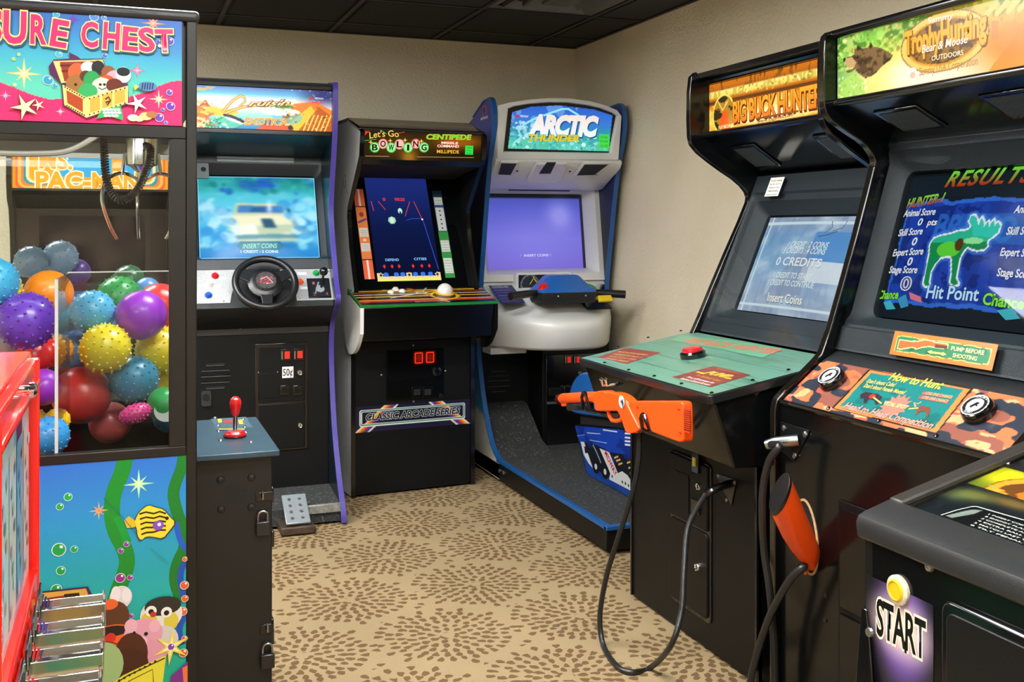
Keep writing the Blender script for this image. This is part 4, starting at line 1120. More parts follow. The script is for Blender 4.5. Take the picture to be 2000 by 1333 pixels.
# marquee with arched white surround
Fm = Frame((x0_, 5.285, 1.70), X_, Z_, W, .38, snow)
outer = Fm.P(967, 312), Fm.P(1199, 314)
def archpts(px_pts): return [Fm.P(*p) for p in px_pts]
ob, it = [(967, 312), (1200, 314)], [(982, 296), (1190, 299)]
ot = [(1211, 228), (1204, 216), (1180, 206), (1150, 198), (1110, 192.5), (1070, 192), (1030, 195), (990, 201), (968, 207)]
itp = [(1204, 226), (1196, 220), (1172, 211), (1146, 205.5), (1108, 200.5), (1072, 200), (1034, 203), (1004, 208), (991, 213)]
O = archpts(ob + ot); I = archpts(it + itp)
O[0] = (0.002, O[0][1]); O[1] = (W - .002 - .02, O[1][1]); O[-1] = (0.002, O[-1][1]); O[2] = (W - .002, O[2][1])
C0 = np.mean(np.array(O), 0)
def sc(P, k): return [tuple(C0 + (np.array(p) - C0) * k) for p in P]
loops = [[Fm.at(a, b, -.16) for a, b in O], [Fm.at(a, b, .0) for a, b in O], [Fm.at(a, b, .018) for a, b in sc(O, .985)], [Fm.at(a, b, .018) for a, b in sc(I, 1.03)], [Fm.at(a, b, .010) for a, b in I], [Fm.at(a, b, -.012) for a, b in I]]
MB().loft(loops, cap=False).build('marquee_surround', WHITEP, snow, angle=50)
MB().oprism(Fm.o, Fm.u, Fm.v, Fm.n, sc(O, .995), -.2, -.15).build('marquee_back', WHITEP, snow)
ia = np.array(I); A = Art.on(Fm, ia[:, 0].min() - .004, ia[:, 0].max() + .004, ia[:, 1].min() - .004, ia[:, 1].max() + .004, 240, '#15130f', -.010)
A.clip = [(p[0] - ia[:, 0].min() + .004, p[1] - ia[:, 1].min() + .004) for p in sc(I, 1.02)]
w_, h_ = A.w, A.h
def q(u_, v_): return (w_ * u_, h_ * v_)
inner = A.inpoly([q(.055, .08), q(.93, .08), q(.965, .78), q(.8, .88), q(.5, .93), q(.25, .88), q(.09, .76)])
A.grad([(0, '#7fe0c8'), (.25, '#4fc4c8'), (.45, '#2f8cc0'), (.62, '#3a78d8'), (1, '#2a5ac8')], 'y', inner)
nz = A.noise(.05, .05, 11)
A.paint(inner & (nz > .56) & (A.Y < h_ * .62) & (A.X < w_ * .32), '#8fe0dc', .7); A.paint(inner & (nz > .5) & (A.Y < h_ * .3), '#46b890', .6); A.paint(inner & (nz < .4) & (A.Y < h_ * .5), '#2a9a9a', .6)
A.paint(inner & (nz > .58) & (A.Y > h_ * .62) & (A.X < w_ * .7), '#7fb0f0', .6)
A.fleck(70, .06, .92, .1, .36, ('#a8f0e0', '#3aa890', '#6ad8c8', '#2a8a8a', '#d8fff4'), .003, .010, 6); A.fleck(30, .06, .3, .3, .6, ('#b8e8f0', '#4a90b8', '#e8fbff'), .004, .012, 7)
A.vlinep([(1003, 280), (1018, 268), (1013, 256), (1022, 244), (1042, 233), (1075, 221), (1098, 213), (1110, 213), (1128, 224), (1134, 230)], .012, '#8fe0ee')
A.textp('ARCTIC', (1036, 262), (1167, 265), .100, '#eaf6fa', out='#d8e8ff', ow=.02, bold=.05, shear=.28, top='#f6e2d8', dshadow='#1c4a78', spacing=.9)
A.textp('THUNDER', (1033, 275.5), (1130, 276.5), .034, '#d8c83a', out='#3a5a20', ow=.02, bold=.05, shear=.25)
A.textp('MIDWAY', (1016, 229), (1032, 230), .012, '#ffffff'); A.vell(A.P(1010, 227), .009, .009, '#e02a2a')
g0, g1 = A.P(1170, 290), A.P(1190, 263); A.vpoly([(g0[0], g0[1]), (g1[0], g0[1]), (g1[0], g1[1]), (g0[0], g1[1])], '#3fd84a')
for k_, t_ in enumerate(('SUITABLE', 'FOR', 'ALL AGES')): A.text(t_, (g0[0] + .008, g1[1] - .022 - k_ * .024), (g1[0] - .008, g1[1] - .022 - k_ * .024), .012, '#1a7a2a')
A.build(LIT, snow, 'marquee')
for p in ((990, 214), (1072, 202), (1150, 208), (1203, 226), (1188, 297), (1135, 296), (1058, 296), (986, 294)):
    F2 = Frame(Fm.at(0, 0, -.009), X_, Z_, W, .4, snow); F2.screw(*F2.P(*p), .005, DARKSTEEL, snow)
# white speaker cowl below it
MB().prism([(5.265, 1.715), (5.295, 1.68), (5.52, 1.575), (5.70, 1.56), (5.70, 1.735), (5.28, 1.735)], 'x', x0_, x1_).build('speaker_cowl', WHITEP, snow, .01, 3)
Fs = Frame.between((x0_, 5.52, 1.575), (x1_, 5.52, 1.575), (x0_, 5.295, 1.68), snow)
GRILL = mat('black speaker mesh', '#141414', .7, bump=.4, bscale=700)
def pxpoly(F, P): return [F.P(*p) for p in P]
for P in ([(957, 313), (1008, 314), (996, 336), (973, 335)], [(1141, 316), (1186, 316), (1160, 336), (1126, 337)]):
    pp = pxpoly(Fs, P); c_ = np.mean(np.array(pp), 0)
    pp = [(max(p[0], .012), p[1]) for p in pp]
    big = [tuple(c_ + (np.array(p) - c_) * 1.22) for p in pp]; big = [(min(max(p[0], .003), W - .003), p[1]) for p in big]
    sr = Fs.shape(big, .018, WHITEP, 'speaker_surround', snow, .006)
    Frame(Fs.at(0, 0, .018), Fs.u, Fs.v, W, Fs.h, snow).shape(pp, .0015, GRILL, 'speaker_grill', sr)
cb_ = [Fs.P(*p) for p in ((1046, 314), (1108, 314), (1098, 345), (1084, 352), (1028, 351), (1030, 345))]
Fs.shape(cb_, .022, WHITEP, 'camera_housing', snow, .006)
pp = pxpoly(Frame(Fs.at(0, 0, .022), Fs.u, Fs.v, W, Fs.h, snow), [(1068, 317), (1086, 317), (1075, 339), (1053, 339)])
Frame(Fs.at(0, 0, .022), Fs.u, Fs.v, W, Fs.h, snow).shape(pp, .002, GRILL, 'speaker_grill', snow)
for p in ((1010, 334), (1113, 335), (1164, 341)): Fs.screw(*Fs.P(*p), .007, DARKSTEEL, snow)
# bezel
Fb = Frame.between((x0_, 5.50, 1.045), (x1_, 5.50, 1.045), (x0_, 5.585, 1.585), snow)
Fbr = Frame(Fb.at(0, 0, -.08), Fb.u, Fb.v, W, Fb.h, snow)
pa, pb = Fbr.P(953, 527), Fbr.P(1136, 380)
sa0, sa1, sb0, sb1 = max(pa[0], .05), pb[0], pa[1], pb[1]
Fb.bezel([(0, W, 0, Fb.h, .001, .0), (sa0 - .04, sa1 + .045, sb0 - .04, sb1 + .05, .02, .004), (sa0 - .036, sa1 + .04, sb0 - .035, sb1 + .045, .02, -.002), (sa0, sa1, sb0, sb1, .008, -.07), (sa0, sa1, sb0, sb1, .008, -.10)], WHITEP, 'screen_bezel', snow)
S = Art.on(Fb, sa0, sa1, sb0, sb1, 120, '#5a5ac8', lift=-.085, bulge=.012)
S.grad([(0, '#7a6ad2'), (.4, '#7a76dc'), (.8, '#5a60cc'), (.93, '#5058b8'), (.955, '#181a22'), (1, '#15171c')])
S.ell((S.w * .75, S.h * .7), .10, .10, '#a8a4f4', .7, 0, True); S.ell((S.w * .5, S.h * .35), .25, .18, '#8a86ea', .5, 0, True)
S.paint((S.X / S.w > .972), '#20202c', .9)
S.textp('INSERT COINS', (1023, 502), (1070, 501), .013, '#e6e2ff', bold=.01); S.textp('!', (1016, 502), (1017.5, 502), .013, '#b8b0f0'); S.textp('!!', (1072, 501), (1076, 501), .013, '#b8b0f0')
S.build(SCREEN, snow, 'screen')
a, b = Fb.P(993, 373), Fb.P(1112, 367)
Fb.plate(a[0], b[0], a[1], b[1], .002, mat('violet trim strip', '#4a4a86', .2), 'trim_strip', snow)
# gauge cowl
Fg2 = Frame((x0_, 5.46, .90), X_, Z_, W, .3, snow)
a, b = Fg2.P(1008, 566), Fg2.P(1116, 531)
gc = Fg2.plate(a[0], b[0], a[1], b[1], .0, WHITEP, 'gauge_cowl', snow, r=.015, back=.08, bevel=.004)
G = Art.on(Fg2, a[0] + .014, b[0] - .014, a[1], b[1] - .014, 60, '#23262c', .002)
c_ = (G.w * .22, G.h * .35); G.ell(c_, .055, .055, '#9aa2a6'); G.ell(c_, .049, .049, '#33383e'); G.vline([c_, (c_[0] + .02, c_[1] + .03)], .004, '#e8d040'); G.vline([(c_[0] + .02, c_[1] + .04), (c_[0] + .042, c_[1] + .01)], .006, '#d8c83a')
c_ = (G.w * .80, G.h * .35); G.ell(c_, .055, .055, '#9aa2a6'); G.ell(c_, .049, .049, '#33383e')
G.vpoly([(G.w * .46, G.h * .4), (G.w * .58, G.h * .4), (G.w * .58, G.h * .95), (G.w * .46, G.h * .95)], '#6a1a18')
for k_ in (.5, .66, .82): G.vline([(G.w * .48, G.h * k_), (G.w * .56, G.h * k_)], .006, '#c8584a')
G.build(PRINT, gc, 'gauges')
# bulging white control tray
loops = []
NS = 25
for i in range(NS):
    s_ = i / (NS - 1); x = x0_ + W * s_; k_ = 1 - abs(2 * s_ - 1) ** 2.6
    yf = 5.42 - .36 * k_; dz = .0
    p = [(5.66, 1.06), (5.52, 1.05), (5.50 - .02 * k_, 1.02), (yf + .16, .955 - .03 * k_), (yf + .10, .925 - .05 * k_), (yf + .05, .905 - .04 * k_), (yf + .018, .885 - .035 * k_), (yf, .85 - .02 * k_), (yf + .005, .80), (yf + .025, .71), (yf + .05, .692), (5.55, .68), (5.66, .68)]
    loops.append([(x, y, z) for y, z in p])
MB().loft(loops).build('control_tray', WHITEP, snow, angle=60)
MB().box(x0_, x0_ + .21, 5.36, 5.50, .655, .69).build('tray_bracket', WHITEP, snow, .003)
# instruction plates on the tray
Ft = Frame.between((x0_, 5.28, .945), (x1_, 5.28, .945), (x0_, 5.50, 1.035), snow)
NAVY = '#171a2c'
I1 = Art.on(Ft, Ft.P(974, 590)[0] + .0, Ft.P(1030, 600)[0], -.03, .20, 60, NAVY, .008)
for k_ in range(6):
    y = I1.h - .03 - .034 * k_
    I1.vline([(.015, y), (I1.w - .03, y)], .006, ('#c8d0e0', '#9a8a98', '#a8586a', '#8a98c0', '#6a78a8', '#a8586a')[k_]); I1.vline([(0.0, y - .014), (I1.w, y - .014)], .003, '#3a6ab0')
I1.text('POWER UPS', (.02, I1.h - .025), (I1.w - .03, I1.h - .025), .014, '#e8ecf4')
I1.build(PRINT, snow, 'instruction_plate')
a, b = Ft.P(1146, 606), Ft.P(1180, 588)
Ft.plate(a[0], b[0], a[1], b[1], .012, BLACKGLOSS, 'instruction_plate', snow, bevel=.002)
a, b = Ft.P(1148, 590), Ft.P(1178, 574)
Ft.plate(a[0], b[0], a[1], b[1], .016, mat('yellow label', '#d8b81c', .4), 'brake_label', snow, bevel=.004)
# handlebar
hx = 2.235
def sect(x0, x1, y0, y1, z, r=.02): return [(p[0], p[1], z) for p in rrect(x0, x1, y0, y1, r, 4)]
hb_ = MB().loft([sect(hx - .155, hx + .155, 5.10, 5.27, .945), sect(hx - .16, hx + .16, 5.09, 5.28, .96), sect(hx - .165, hx + .165, 5.085, 5.285, 1.005)]).build('handlebar_base', BLACKTEX, snow)
MB().loft([sect(hx - .165, hx + .165, 5.083, 5.287, 1.004, .03), sect(hx - .16, hx + .16, 5.09, 5.282, 1.02, .03), sect(hx - .125, hx + .13, 5.14, 5.275, 1.05, .03), sect(hx - .09, hx + .10, 5.16, 5.27, 1.085, .03), sect(hx - .08, hx + .09, 5.17, 5.265, 1.092, .03)]).build('handlebar_cover', BLUEP, snow, angle=50)
for s_, z in ((-1, .99), (1, .985)):
    MB().tube([(hx + s_ * .15, 5.16, z + .01), (hx + s_ * .22, 5.14, z + .008), (hx + s_ * .335, 5.10, z)], [.017, .021, .022], 12).build('grip', RUBBER, snow)
    MB().tube([(hx + s_ * .10, 5.16, z + .013), (hx + s_ * .15, 5.16, z + .010)], .015, 10).build('handlebar_bar', DARKSTEEL, snow)
MB().lathe([(.03, 0), (.03, .006), (.024, .012), (.022, .022), (0, .026)], (hx - .135, 5.13, 1.026), (-.3, -.5, 1), 18).build('start_button', mat('button #c01820', '#c01820', .25, coat=.5), snow)
MB().lathe([(.026, 0), (.026, .006), (.018, .008), (0, .008)], (hx + .15, 5.13, 1.026), (.4, -.4, 1), 18).build('select_button', mat('green lit ring', '#1f9a3c', .3), snow)
for dx in (-.07, .09): MB().sphere((hx + dx, 5.083, .985), .006, 8, 6).build('screw', STEEL, snow)
MB().prism([(5.07, .955), (5.10, .985), (5.12, .975), (5.09, .945)], 'x', hx + .17, hx + .25).build('brake_lever', MATS['yellow label'], snow, .004)
# below: louvred panel, foot ramp, coin column
MB().box(x0_, 2.24, 5.66, 5.69, .12, .70).build('back_panel', BLACK, snow)
Fv = Frame((x0_, 5.66, .12), X_, Z_, .36, .6, snow)
for i, (xa, xb, y) in enumerate(((960, 987, 725), (952, 994, 734), (952, 996, 743), (952, 995, 754), (960, 987, 764))):
    a, b = Fv.P(xa, y + 2), Fv.P(xb, y)
    Fv.plate(a[0], b[0], a[1], b[1], .006, mat('vent lip', '#6f7069', .35, metal=.5), 'vent_slat', snow)
rampP = [(5.66, .34), (5.60, .33), (5.50, .26), (5.38, .17), (5.22, .122), (5.20, .115), (5.66, .115)]
MB().prism(rampP, 'x', x0_, 2.19).build('foot_ramp', MAT_, snow)
MB().box(2.22, x1_, 5.44, 5.70, .115, .70).build('coin_column', BLACK, snow, .004)
Fc = Frame((2.22, 5.44, .115), X_, Z_, .41, .57, snow)
a, b = Fc.P(1066, 872), Fc.P(1150, 690)
cd = Fc.plate(a[0], .38, a[1], b[1], .006, BLACKTRIM, 'coin_door', snow, bevel=.003)
Fk = Frame(Fc.at(0, 0, .006), X_, Z_, .41, .57, snow)
coin_slot(Fk, *Fk.P(1109, 703), .045, .055, cd); coin_slot(Fk, *Fk.P(1127, 703), .045, .055, cd)
lock(Fk, *Fk.P(1132, 729), .012, cd)
a, b = Fk.P(1070, 775), Fk.P(1100, 757); Fk.plate(a[0], b[0], a[1], b[1], .02, BLACK, 'lock_bar', cd, bevel=.004)
a, b = Fk.P(1098, 770), Fk.P(1115, 754); Fk.plate(a[0], b[0], a[1], b[1], .03, BLACKTRIM, 'hasp', cd, bevel=.004)
a, b = Fk.P(1068, 790), Fk.P(1095, 784); Fk.plate(a[0], b[0], a[1], b[1], .008, mat('slot lip', '#4a4c4e', .3), 'door_lip', cd)
# platform
MB().box(AX0, AX1, 3.86, 5.70, .02, .105).build('platform', BLACK, snow, .004)
MB().box(AX0 + .02, AX1 - .02, 3.88, 5.66, .105, .118).build('platform_mat', MAT_, snow)
for bx_ in ((AX0 - .004, AX0 + .024, 3.855, 5.20), (AX1 - .024, AX1 + .004, 3.855, 5.20)):
    MB().box(*bx_, .105, .124).build('platform_trim', BLUET, snow, .004)
MB().box(AX0 - .004, AX1 + .004, 3.852, 3.88, .1045, .1235).build('platform_trim', BLUET, snow, .004)
for x, y in ((1.93, 3.94), (2.59, 3.94), (1.93, 5.55), (2.59, 5.55)): MB().lathe([(.022, 0), (.022, .01), (.008, .012), (.008, .03)], (x, y, 0), (0, 0, 1), 12).build('levelling_foot', DARKSTEEL, snow)
Fe = Frame((AX0, 5.2, 0), (0, -1, 0), Z_, 1.3, .1, snow)
for p in ((976, 920), (984, 924)): Fe.knob(*Fe.P(*p), [(.011, 0), (.011, .004), (.006, .008), (0, .008)], STEEL, 'bolt', snow, 10)
# rider's hull standing on the platform, painted side
H0 = 2.165
MB().prism([(4.72, .118), (4.87, .345), (3.95, .475), (3.95, .118)], 'x', H0, 2.52).build('hull', BLACKGLOSS, snow, .006)
MB().prism(chaikin([(4.90, .41), (4.93, .46), (4.90, .54), (4.81, .61), (4.70, .635), (4.55, .62), (4.35, .60), (4.0, .61), (3.95, .60), (3.95, .515), (3.97, .505), (4.87, .395)], 2, True), 'x', H0 - .01, 2.52).build('hull_fairing', BLUEP, snow, .01)
MB().prism([(4.84, .34), (4.84, .42), (3.97, .53), (3.97, .44)], 'x', H0 + .02, 2.50).build('hull_gap', MATTE, snow)
Fh = Frame((H0, 4.87, .118), (0, -1, 0), Z_, .92, .36, snow)
A = Art.on(Fh, .0, .92, 0.004, .356, 230, '#123c9a', .0012)
A.clip = [(.15, .004), (.012, .214), (.915, .342), (.915, .004)]
A.grad([(0, '#16459c'), (.5, '#1440b0'), (1, '#1a3fae')]); nz = A.noise(.1, .05, 21); A.paint(np.clip(nz * 2 - .9, 0, 1), '#0b1f66', .7)
def hp_(*P): return [A.P(*p) for p in P]
A.poly(hp_((1133, 863), (1147, 930), (1160, 945), (1240, 985), (1250, 985), (1250, 1000), (1100, 1000), (1100, 860)), '#0c0e14', .85)
A.poly(hp_((1139, 865), (1160, 862), (1250, 872), (1250, 940), (1180, 930), (1150, 900)), '#0e1016', .9)
A.poly(hp_((1122, 828), (1250, 835), (1250, 893), (1192, 884), (1150, 862), (1128, 858)), '#163fae'); A.paint((nz > .55) & (A.Y > .12), '#0f2a80', .8)
A.vpoly(hp_((1134, 863), (1141, 864), (1158, 915), (1150, 906), (1140, 888)), '#d8dce0')
A.vpoly(hp_((1141, 872), (1147, 873), (1149, 885), (1143, 886)), '#15181c')
A.vpoly(hp_((1171, 876), (1190, 884), (1207, 925), (1215, 921), (1226, 929), (1236, 945), (1234, 960), (1190, 937), (1192, 925)), '#d4d6d8')
A.vline(hp_((1158, 869), (1166, 885), (1174, 905)), .01, '#8a9298')
for p, r_ in (((1164, 912), .034), ((1182, 922), .034)):
    c_ = A.P(*p); A.vell(c_, r_ * 1.15, r_, '#0b0b0c'); A.vell(c_, r_ * .45, r_ * .42, '#c8ccd0')
A.text('MIDWAY', A.P(1181, 887), A.P(1202, 932), .028, '#d02028', bold=.03)
for x_, y_ in ((1200, 892), (1204, 898), (1208, 905), (1225, 902), (1228, 912), (1231, 922)): A.vlinep([(x_, y_ + 3), (x_ + 8, y_)], .008, '#e0b030')
for x_, y_ in ((1196, 931), (1216, 942), (1222, 945), (1228, 949)): A.vell(A.P(x_, y_), .007, .007, '#15181c')
A.vlinep([(1147, 846), (1173, 848)], .004, '#b8d0f8'); A.vlinep([(1152, 860), (1186, 866)], .004, '#8ab0f0'); A.vlinep([(1178, 840), (1206, 844)], .006, '#c8d4f0'); A.vlinep([(1128, 852), (1142, 850)], .003, '#8ab0f0')
for y_ in (847, 855, 862, 869): A.vlinep([(1221, y_), (1233, y_ + 1)], .008, '#dfe6f4')
A.build(PRINT, snow, 'hull_print')
# ================================================================ deer hunting game by the right wall (faces the aisle)
BY0, BY1 = 2.60, 3.40            # near side, far side
buck = thing('deer_hunting_arcade_machine', 'black hunting cabinet with green control shelf and orange letters on its marquee', 'arcade machine', (2.2, 3.0, 0))
NY = (0, -1, 0)
fr = chaikin([(2.00, 1.925), (1.975, 1.905), (1.972, 1.70), (1.985, 1.65), (2.08, 1.585), (2.187, 1.525), (2.232, 1.475), (2.222, 1.43), (2.10, 1.19), (1.99, .958), (1.97, .935)], 1)
prof = fr + [(1.745, .86), (1.745, .008), (2.68, .008), (2.68, 1.925)]
for y0, y1 in ((BY0, BY0 + .02), (BY1 - .02, BY1)):
    MB().prism(prof, 'y', y0, y1).build('side_panel', BLACKGLOSS, buck)
    MB().prism(band(fr, -.006), 'y', y0 - .003, y1 + .003).build('edge_trim', BLACKTRIM, buck, .002)
yi0, yi1 = BY0 + .02, BY1 - .02
WB = yi1 - yi0
MB().box(2.30, 2.67, yi0, yi1, .02, 1.9).build('cabinet_body', BLACK, buck)
MB().box(1.995, 2.68, yi0, yi1, 1.90, 1.922).build('top_panel', BLACKTRIM, buck, .003)
# marquee, set back between the sides
Fm = Frame((2.055, yi1, 1.70), NY, Z_, WB, .185, buck)
MB().tube([(2.035, yi0, 1.893), (2.035, yi1, 1.893)], .013, 10).build('marquee_rail', BLACKTRIM, buck)
MB().tube([(2.035, yi0, 1.695), (2.035, yi1, 1.695)], .012, 10).build('marquee_rail', BLACKTRIM, buck)
MB().box(2.058, 2.10, yi0, yi1, 1.69, 1.90).build('marquee_box', BLACK, buck)
A = Art.on(Fm, 0, WB, .004, .182, 260, '#d8861c')
w_, h_ = A.w, A.h
nz = A.noise(.05, .02, 31); nf = A.noise(.012, .05, 33)
A.grad([(0, '#e89a2a'), (.2, '#f6d05a'), (.5, '#e08a22'), (.62, '#8a4a14'), (.68, '#c8741c'), (.72, '#e8c85a'), (.82, '#f0dc7a'), (.86, '#a85a14'), (1, '#e0801c')])
A.paint((nf > .6) & (A.Y > h_ * .84), '#7a4a10', .8); A.paint((nf < .42) & (A.Y > h_ * .70) & (A.Y < h_ * .83), '#b89a3a', .7); A.paint((nz > .58) & (A.Y < h_ * .55), '#f8dc7a', .6)
A.paint((A.Y > h_ * .56) & (A.Y < h_ * .63), '#3c2408', .6)
A.fleck(60, .2, 1, .66, .84, ('#8a6a1c', '#f8eca0', '#5a6a20', '#d8a83a'), .002, .006, 8); A.fleck(40, .2, 1, 0, .3, ('#fff0b0', '#c87a1c', '#7a8a2a'), .003, .008, 9)
A.ell((w_ * .13, h_ * .33), .075, .075, '#d8d45a'); A.ell((w_ * .13, h_ * .33), .068, .068, '#3a2a12'); A.paint((nz > .5) & (((A.X - w_ * .13) / .068) ** 2 + ((A.Y - h_ * .33) / .068) ** 2 < 1), '#c8902a', .8)
A.poly([(w_ * .10, 0), (w_ * .10, h_ * .25), (w_ * .14, h_ * .45), (w_ * .17, h_ * .3), (w_ * .17, 0)], '#e8561c')
for b_ in ((.12, .42, .08, .62), (.12, .42, .17, .60), (.10, .5, .09, .58), (.14, .5, .15, .58)): A.line([(w_ * b_[0], h_ * b_[1]), (w_ * b_[2], h_ * b_[3])], .005, '#e8c060')
A.ell((w_ * .5, h_ * .18), .22, .03, '#fff6d0', .9, 0, True)
A.textp('BIG BUCK HUNTER', (1432, 239), (1604, 207), .070, '#f07818', out='#7a2c08', ow=.03, bold=.03, top='#f6a62c', dshadow='#5a2408', spacing=.92)
A.vlinep([(1478, 232), (1560, 217)], .007, '#8a4a12')
A.polyp([(1460, 243), (1565, 222), (1568, 230), (1462, 250)], '#f6c878')
A.textp('www.itsgames.com', (1480, 240.5), (1549, 226.5), .012, '#7a3c10', bold=.01)
A.textp('PLAY MECHANIX', (1404, 253), (1434, 247), .012, '#fbe6a0', bold=.02)
A.build(LIT, buck, 'marquee')
for t_ in ((.25, 1.72), (.5, 1.72)): pass
# underside with two speaker grills
MB().prism([(2.05, 1.69), (2.27, 1.55), (2.32, 1.55), (2.32, 1.70), (2.05, 1.70)], 'y', yi0, yi1).build('speaker_canopy', BLACKGLOSS, buck)
Fu = Frame.between((2.27, yi1, 1.55), (2.27, yi0, 1.55), (2.05, yi1, 1.69), buck)
for P in (((1437, 295), (1478, 290), (1515, 312), (1480, 318)), ((1592, 267), (1640, 262), (1672, 296), (1630, 300))):
    pp = [Fu.P(*p) for p in P]; a0 = min(p[0] for p in pp); a1 = a0 + .16; b0 = .05; b1 = .19
    gr = Fu.plate(a0, a1, b0, b1, .006, BLACKTRIM, 'speaker_frame', buck, bevel=.003)
    F2 = Frame(Fu.at(0, 0, .006), Fu.u, Fu.v, WB, .3, buck)
    G = Art.on(F2, a0 + .014, a1 - .014, b0 + .012, b1 - .012, 60, '#3c4246', .001)
    ii = (np.floor(G.Y / .009)).astype(int) % 2
    G.paint((((G.X + ii * .0045) % .009 - .0045) ** 2 + (G.Y % .009 - .0045) ** 2) < .0030 ** 2, '#0c0d0e'); G.build(PRINTMATTE, gr, 'speaker_grill')
# screen
Fb = Frame.between((2.015, yi1, .965), (2.015, yi0, .965), (2.265, yi1, 1.545), buck)
GREYB = mat('charcoal bezel plastic', '#30363a', .45, bump=.35, bscale=350)
Fbr = Frame(Fb.at(0, 0, -.06), Fb.u, Fb.v, WB, Fb.h, buck)
pb = Fbr.P(1437, 604); pt = Fbr.P(1512, 430)
sa0 = Fbr.P(1437, 604)[0]; sb0 = pb[1]; sb1 = pt[1] + .012
sa1 = WB - sa0
Fb.bezel([(0, WB, 0, Fb.h, .001, 0), (sa0 - .075, sa1 + .075, sb0 - .075, sb1 + .075, .03, 0), (sa0 - .068, sa1 + .068, sb0 - .07, sb1 + .068, .03, -.008), (sa0 - .045, sa1 + .045, sb0 - .05, sb1 + .045, .03, -.012), (sa0 - .038, sa1 + .038, sb0 - .045, sb1 + .038, .03, -.022), (sa0 - .005, sa1 + .005, sb0 - .006, sb1 + .006, .02, -.055), (sa0 - .005, sa1 + .005, sb0 - .006, sb1 + .006, .02, -.075)], GREYB, 'screen_bezel', buck)
S = Art.on(Fb, sa0, sa1, sb0, sb1, 200, '#9ec8e8', lift=-.066, bulge=.026)
w_, h_ = S.w, S.h
S.grad([(0, '#a8b4c8'), (.25, '#a4bcd8'), (.5, '#8fb8dc'), (.8, '#86b0d8'), (1, '#a8b0c8')]); nz = S.noise(.09, .05, 41); nf = S.noise(.02, .12, 42)
S.paint(np.clip(nz * 2.4 - 1.1, 0, 1), '#dff0fa', .7); S.paint(np.clip(nf * 2 - 1, 0, 1), '#5c7ca8', .45)
S.paint((S.X > w_ * .55) & (S.Y > h_ * .53) & (S.Y < h_ * .83), '#5a9ade', .8); S.paint((S.X > w_ * .55) & (S.Y > h_ * .33) & (S.Y < h_ * .53), '#f2f8fc', .8)
S.poly([(w_ * .25, h_ * .15), (w_ * .5, h_ * .7), (w_ * .62, h_ * .75), (w_ * .6, h_ * .2)], '#8a94b0', .4)
for x in (.045, .955): S.paint(np.abs(S.X - w_ * x) < .005, '#e8fbff', .9)
for y in (.075, .93): S.paint(np.abs(S.Y - h_ * y) < .005, '#e8fbff', .9)
def q(u_, v_): return (w_ * u_, h_ * v_)
S.vline([q(.62, .82), q(.66, .88), q(.63, .95)], .003, '#5a6a80'); S.vline([q(.68, .84), q(.75, .88), q(.76, .95)], .003, '#5a6a80'); S.vline([q(.58, .78), q(.65, .80), q(.72, .84)], .004, '#5a6a80')
ink = dict(bold=.012, shear=.2)
S.text('1 CREDIT : 2 COINS', q(.33, .665), q(.70, .665), .022, '#f4fffa', **ink); S.text('3 CREDITS : 4 COINS', q(.31, .60), q(.70, .60), .022, '#f4fffa', **ink)
S.text('0 CREDITS', q(.28, .475), q(.70, .475), .030, '#ffffff', dshadow='#8aa0b8', bold=.015)
S.text('1 CREDIT TO START', q(.30, .35), q(.66, .35), .020, '#f4fffa', **ink); S.text('1 CREDIT TO CONTINUE', q(.26, .275), q(.70, .275), .020, '#f4fffa', **ink)
S.text('Insert Coins', q(.30, .115), q(.63, .115), .030, '#fffef2', dshadow='#3a5468', bold=.02)
S.build(SCREEN, buck, 'screen')
Fb2 = Frame(Fb.at(0, 0, .012), Fb.u, Fb.v, WB, Fb.h, buck)
Fb2.plate(.004, WB - .004, .004, Fb.h - .004, .003, SMOKED, 'screen_glass', buck)
F3 = Frame(Fb2.at(0, 0, .0032), Fb.u, Fb.v, WB, Fb.h, buck)
c0 = F3.P(1494, 382); c1 = F3.P(1541, 350)
st = Art.on(F3, c0[0], c0[0] + .085, c0[1] - .005, c1[1] + .01, 20, '#e9e6e0', .001)
for k_, t_ in enumerate(('Fantastic Vending', 'Bay Bus Service', 'Tickets or Sales', '1-800-Vending', 'Proceeds to Your Service')):
    st.text(t_, (.008, st.h - .016 - .014 * k_), (st.w - .008, st.h - .016 - .014 * k_), .007, '#2a2a2e')
st.build(PRINT, buck, 'sticker')
# control shelf
KY0, KY1 = 2.53, 3.43
box = MB()
shelfp = [(1.552, .862), (1.562, .845), (1.625, .665), (1.745, .66), (2.0, .70), (2.0, .945)]
MB().prism(shelfp, 'y', KY0 + .012, KY1 - .012).build('control_box', BLACKGLOSS, buck, .006)
Fp = Frame.between((1.54, KY1, .868), (1.54, KY0, .868), (2.01, KY1, .950), buck)
WP = KY1 - KY0
Fp.plate(0, WP, 0, Fp.h, .010, mat('dark panel edge', '#1a1c1c', .25), 'control_panel', buck, r=.012, back=.016, bevel=.003)
Fq = Frame(Fp.at(0, 0, .010), Fp.u, Fp.v, WP, Fp.h, buck)
A = Art.on(Fq, .008, WP - .008, .008, Fp.h - .008, 240, '#4f9a74', .0012)
w_, h_ = A.w, A.h
nf = A.noise(.25, .012, 51, 4); nz = A.noise(.1, .08, 52)
A.C = rgb('#4a7a66') * (1 - nf[..., None]) * 1.15 + rgb('#769f8b') * nf[..., None]
A.paint(np.clip(nf * 3 - 1.7, 0, 1), '#2c5a48', .9); A.paint(np.clip(nz * 2 - 1.2, 0, 1), '#4a6a3a', .7)
for k_ in range(1, 5): A.paint(np.abs(A.Y - h_ * k_ / 5) < .002, '#2a5244', .8)
def rectpx(P, col):
    A.vpolyp(P, col)
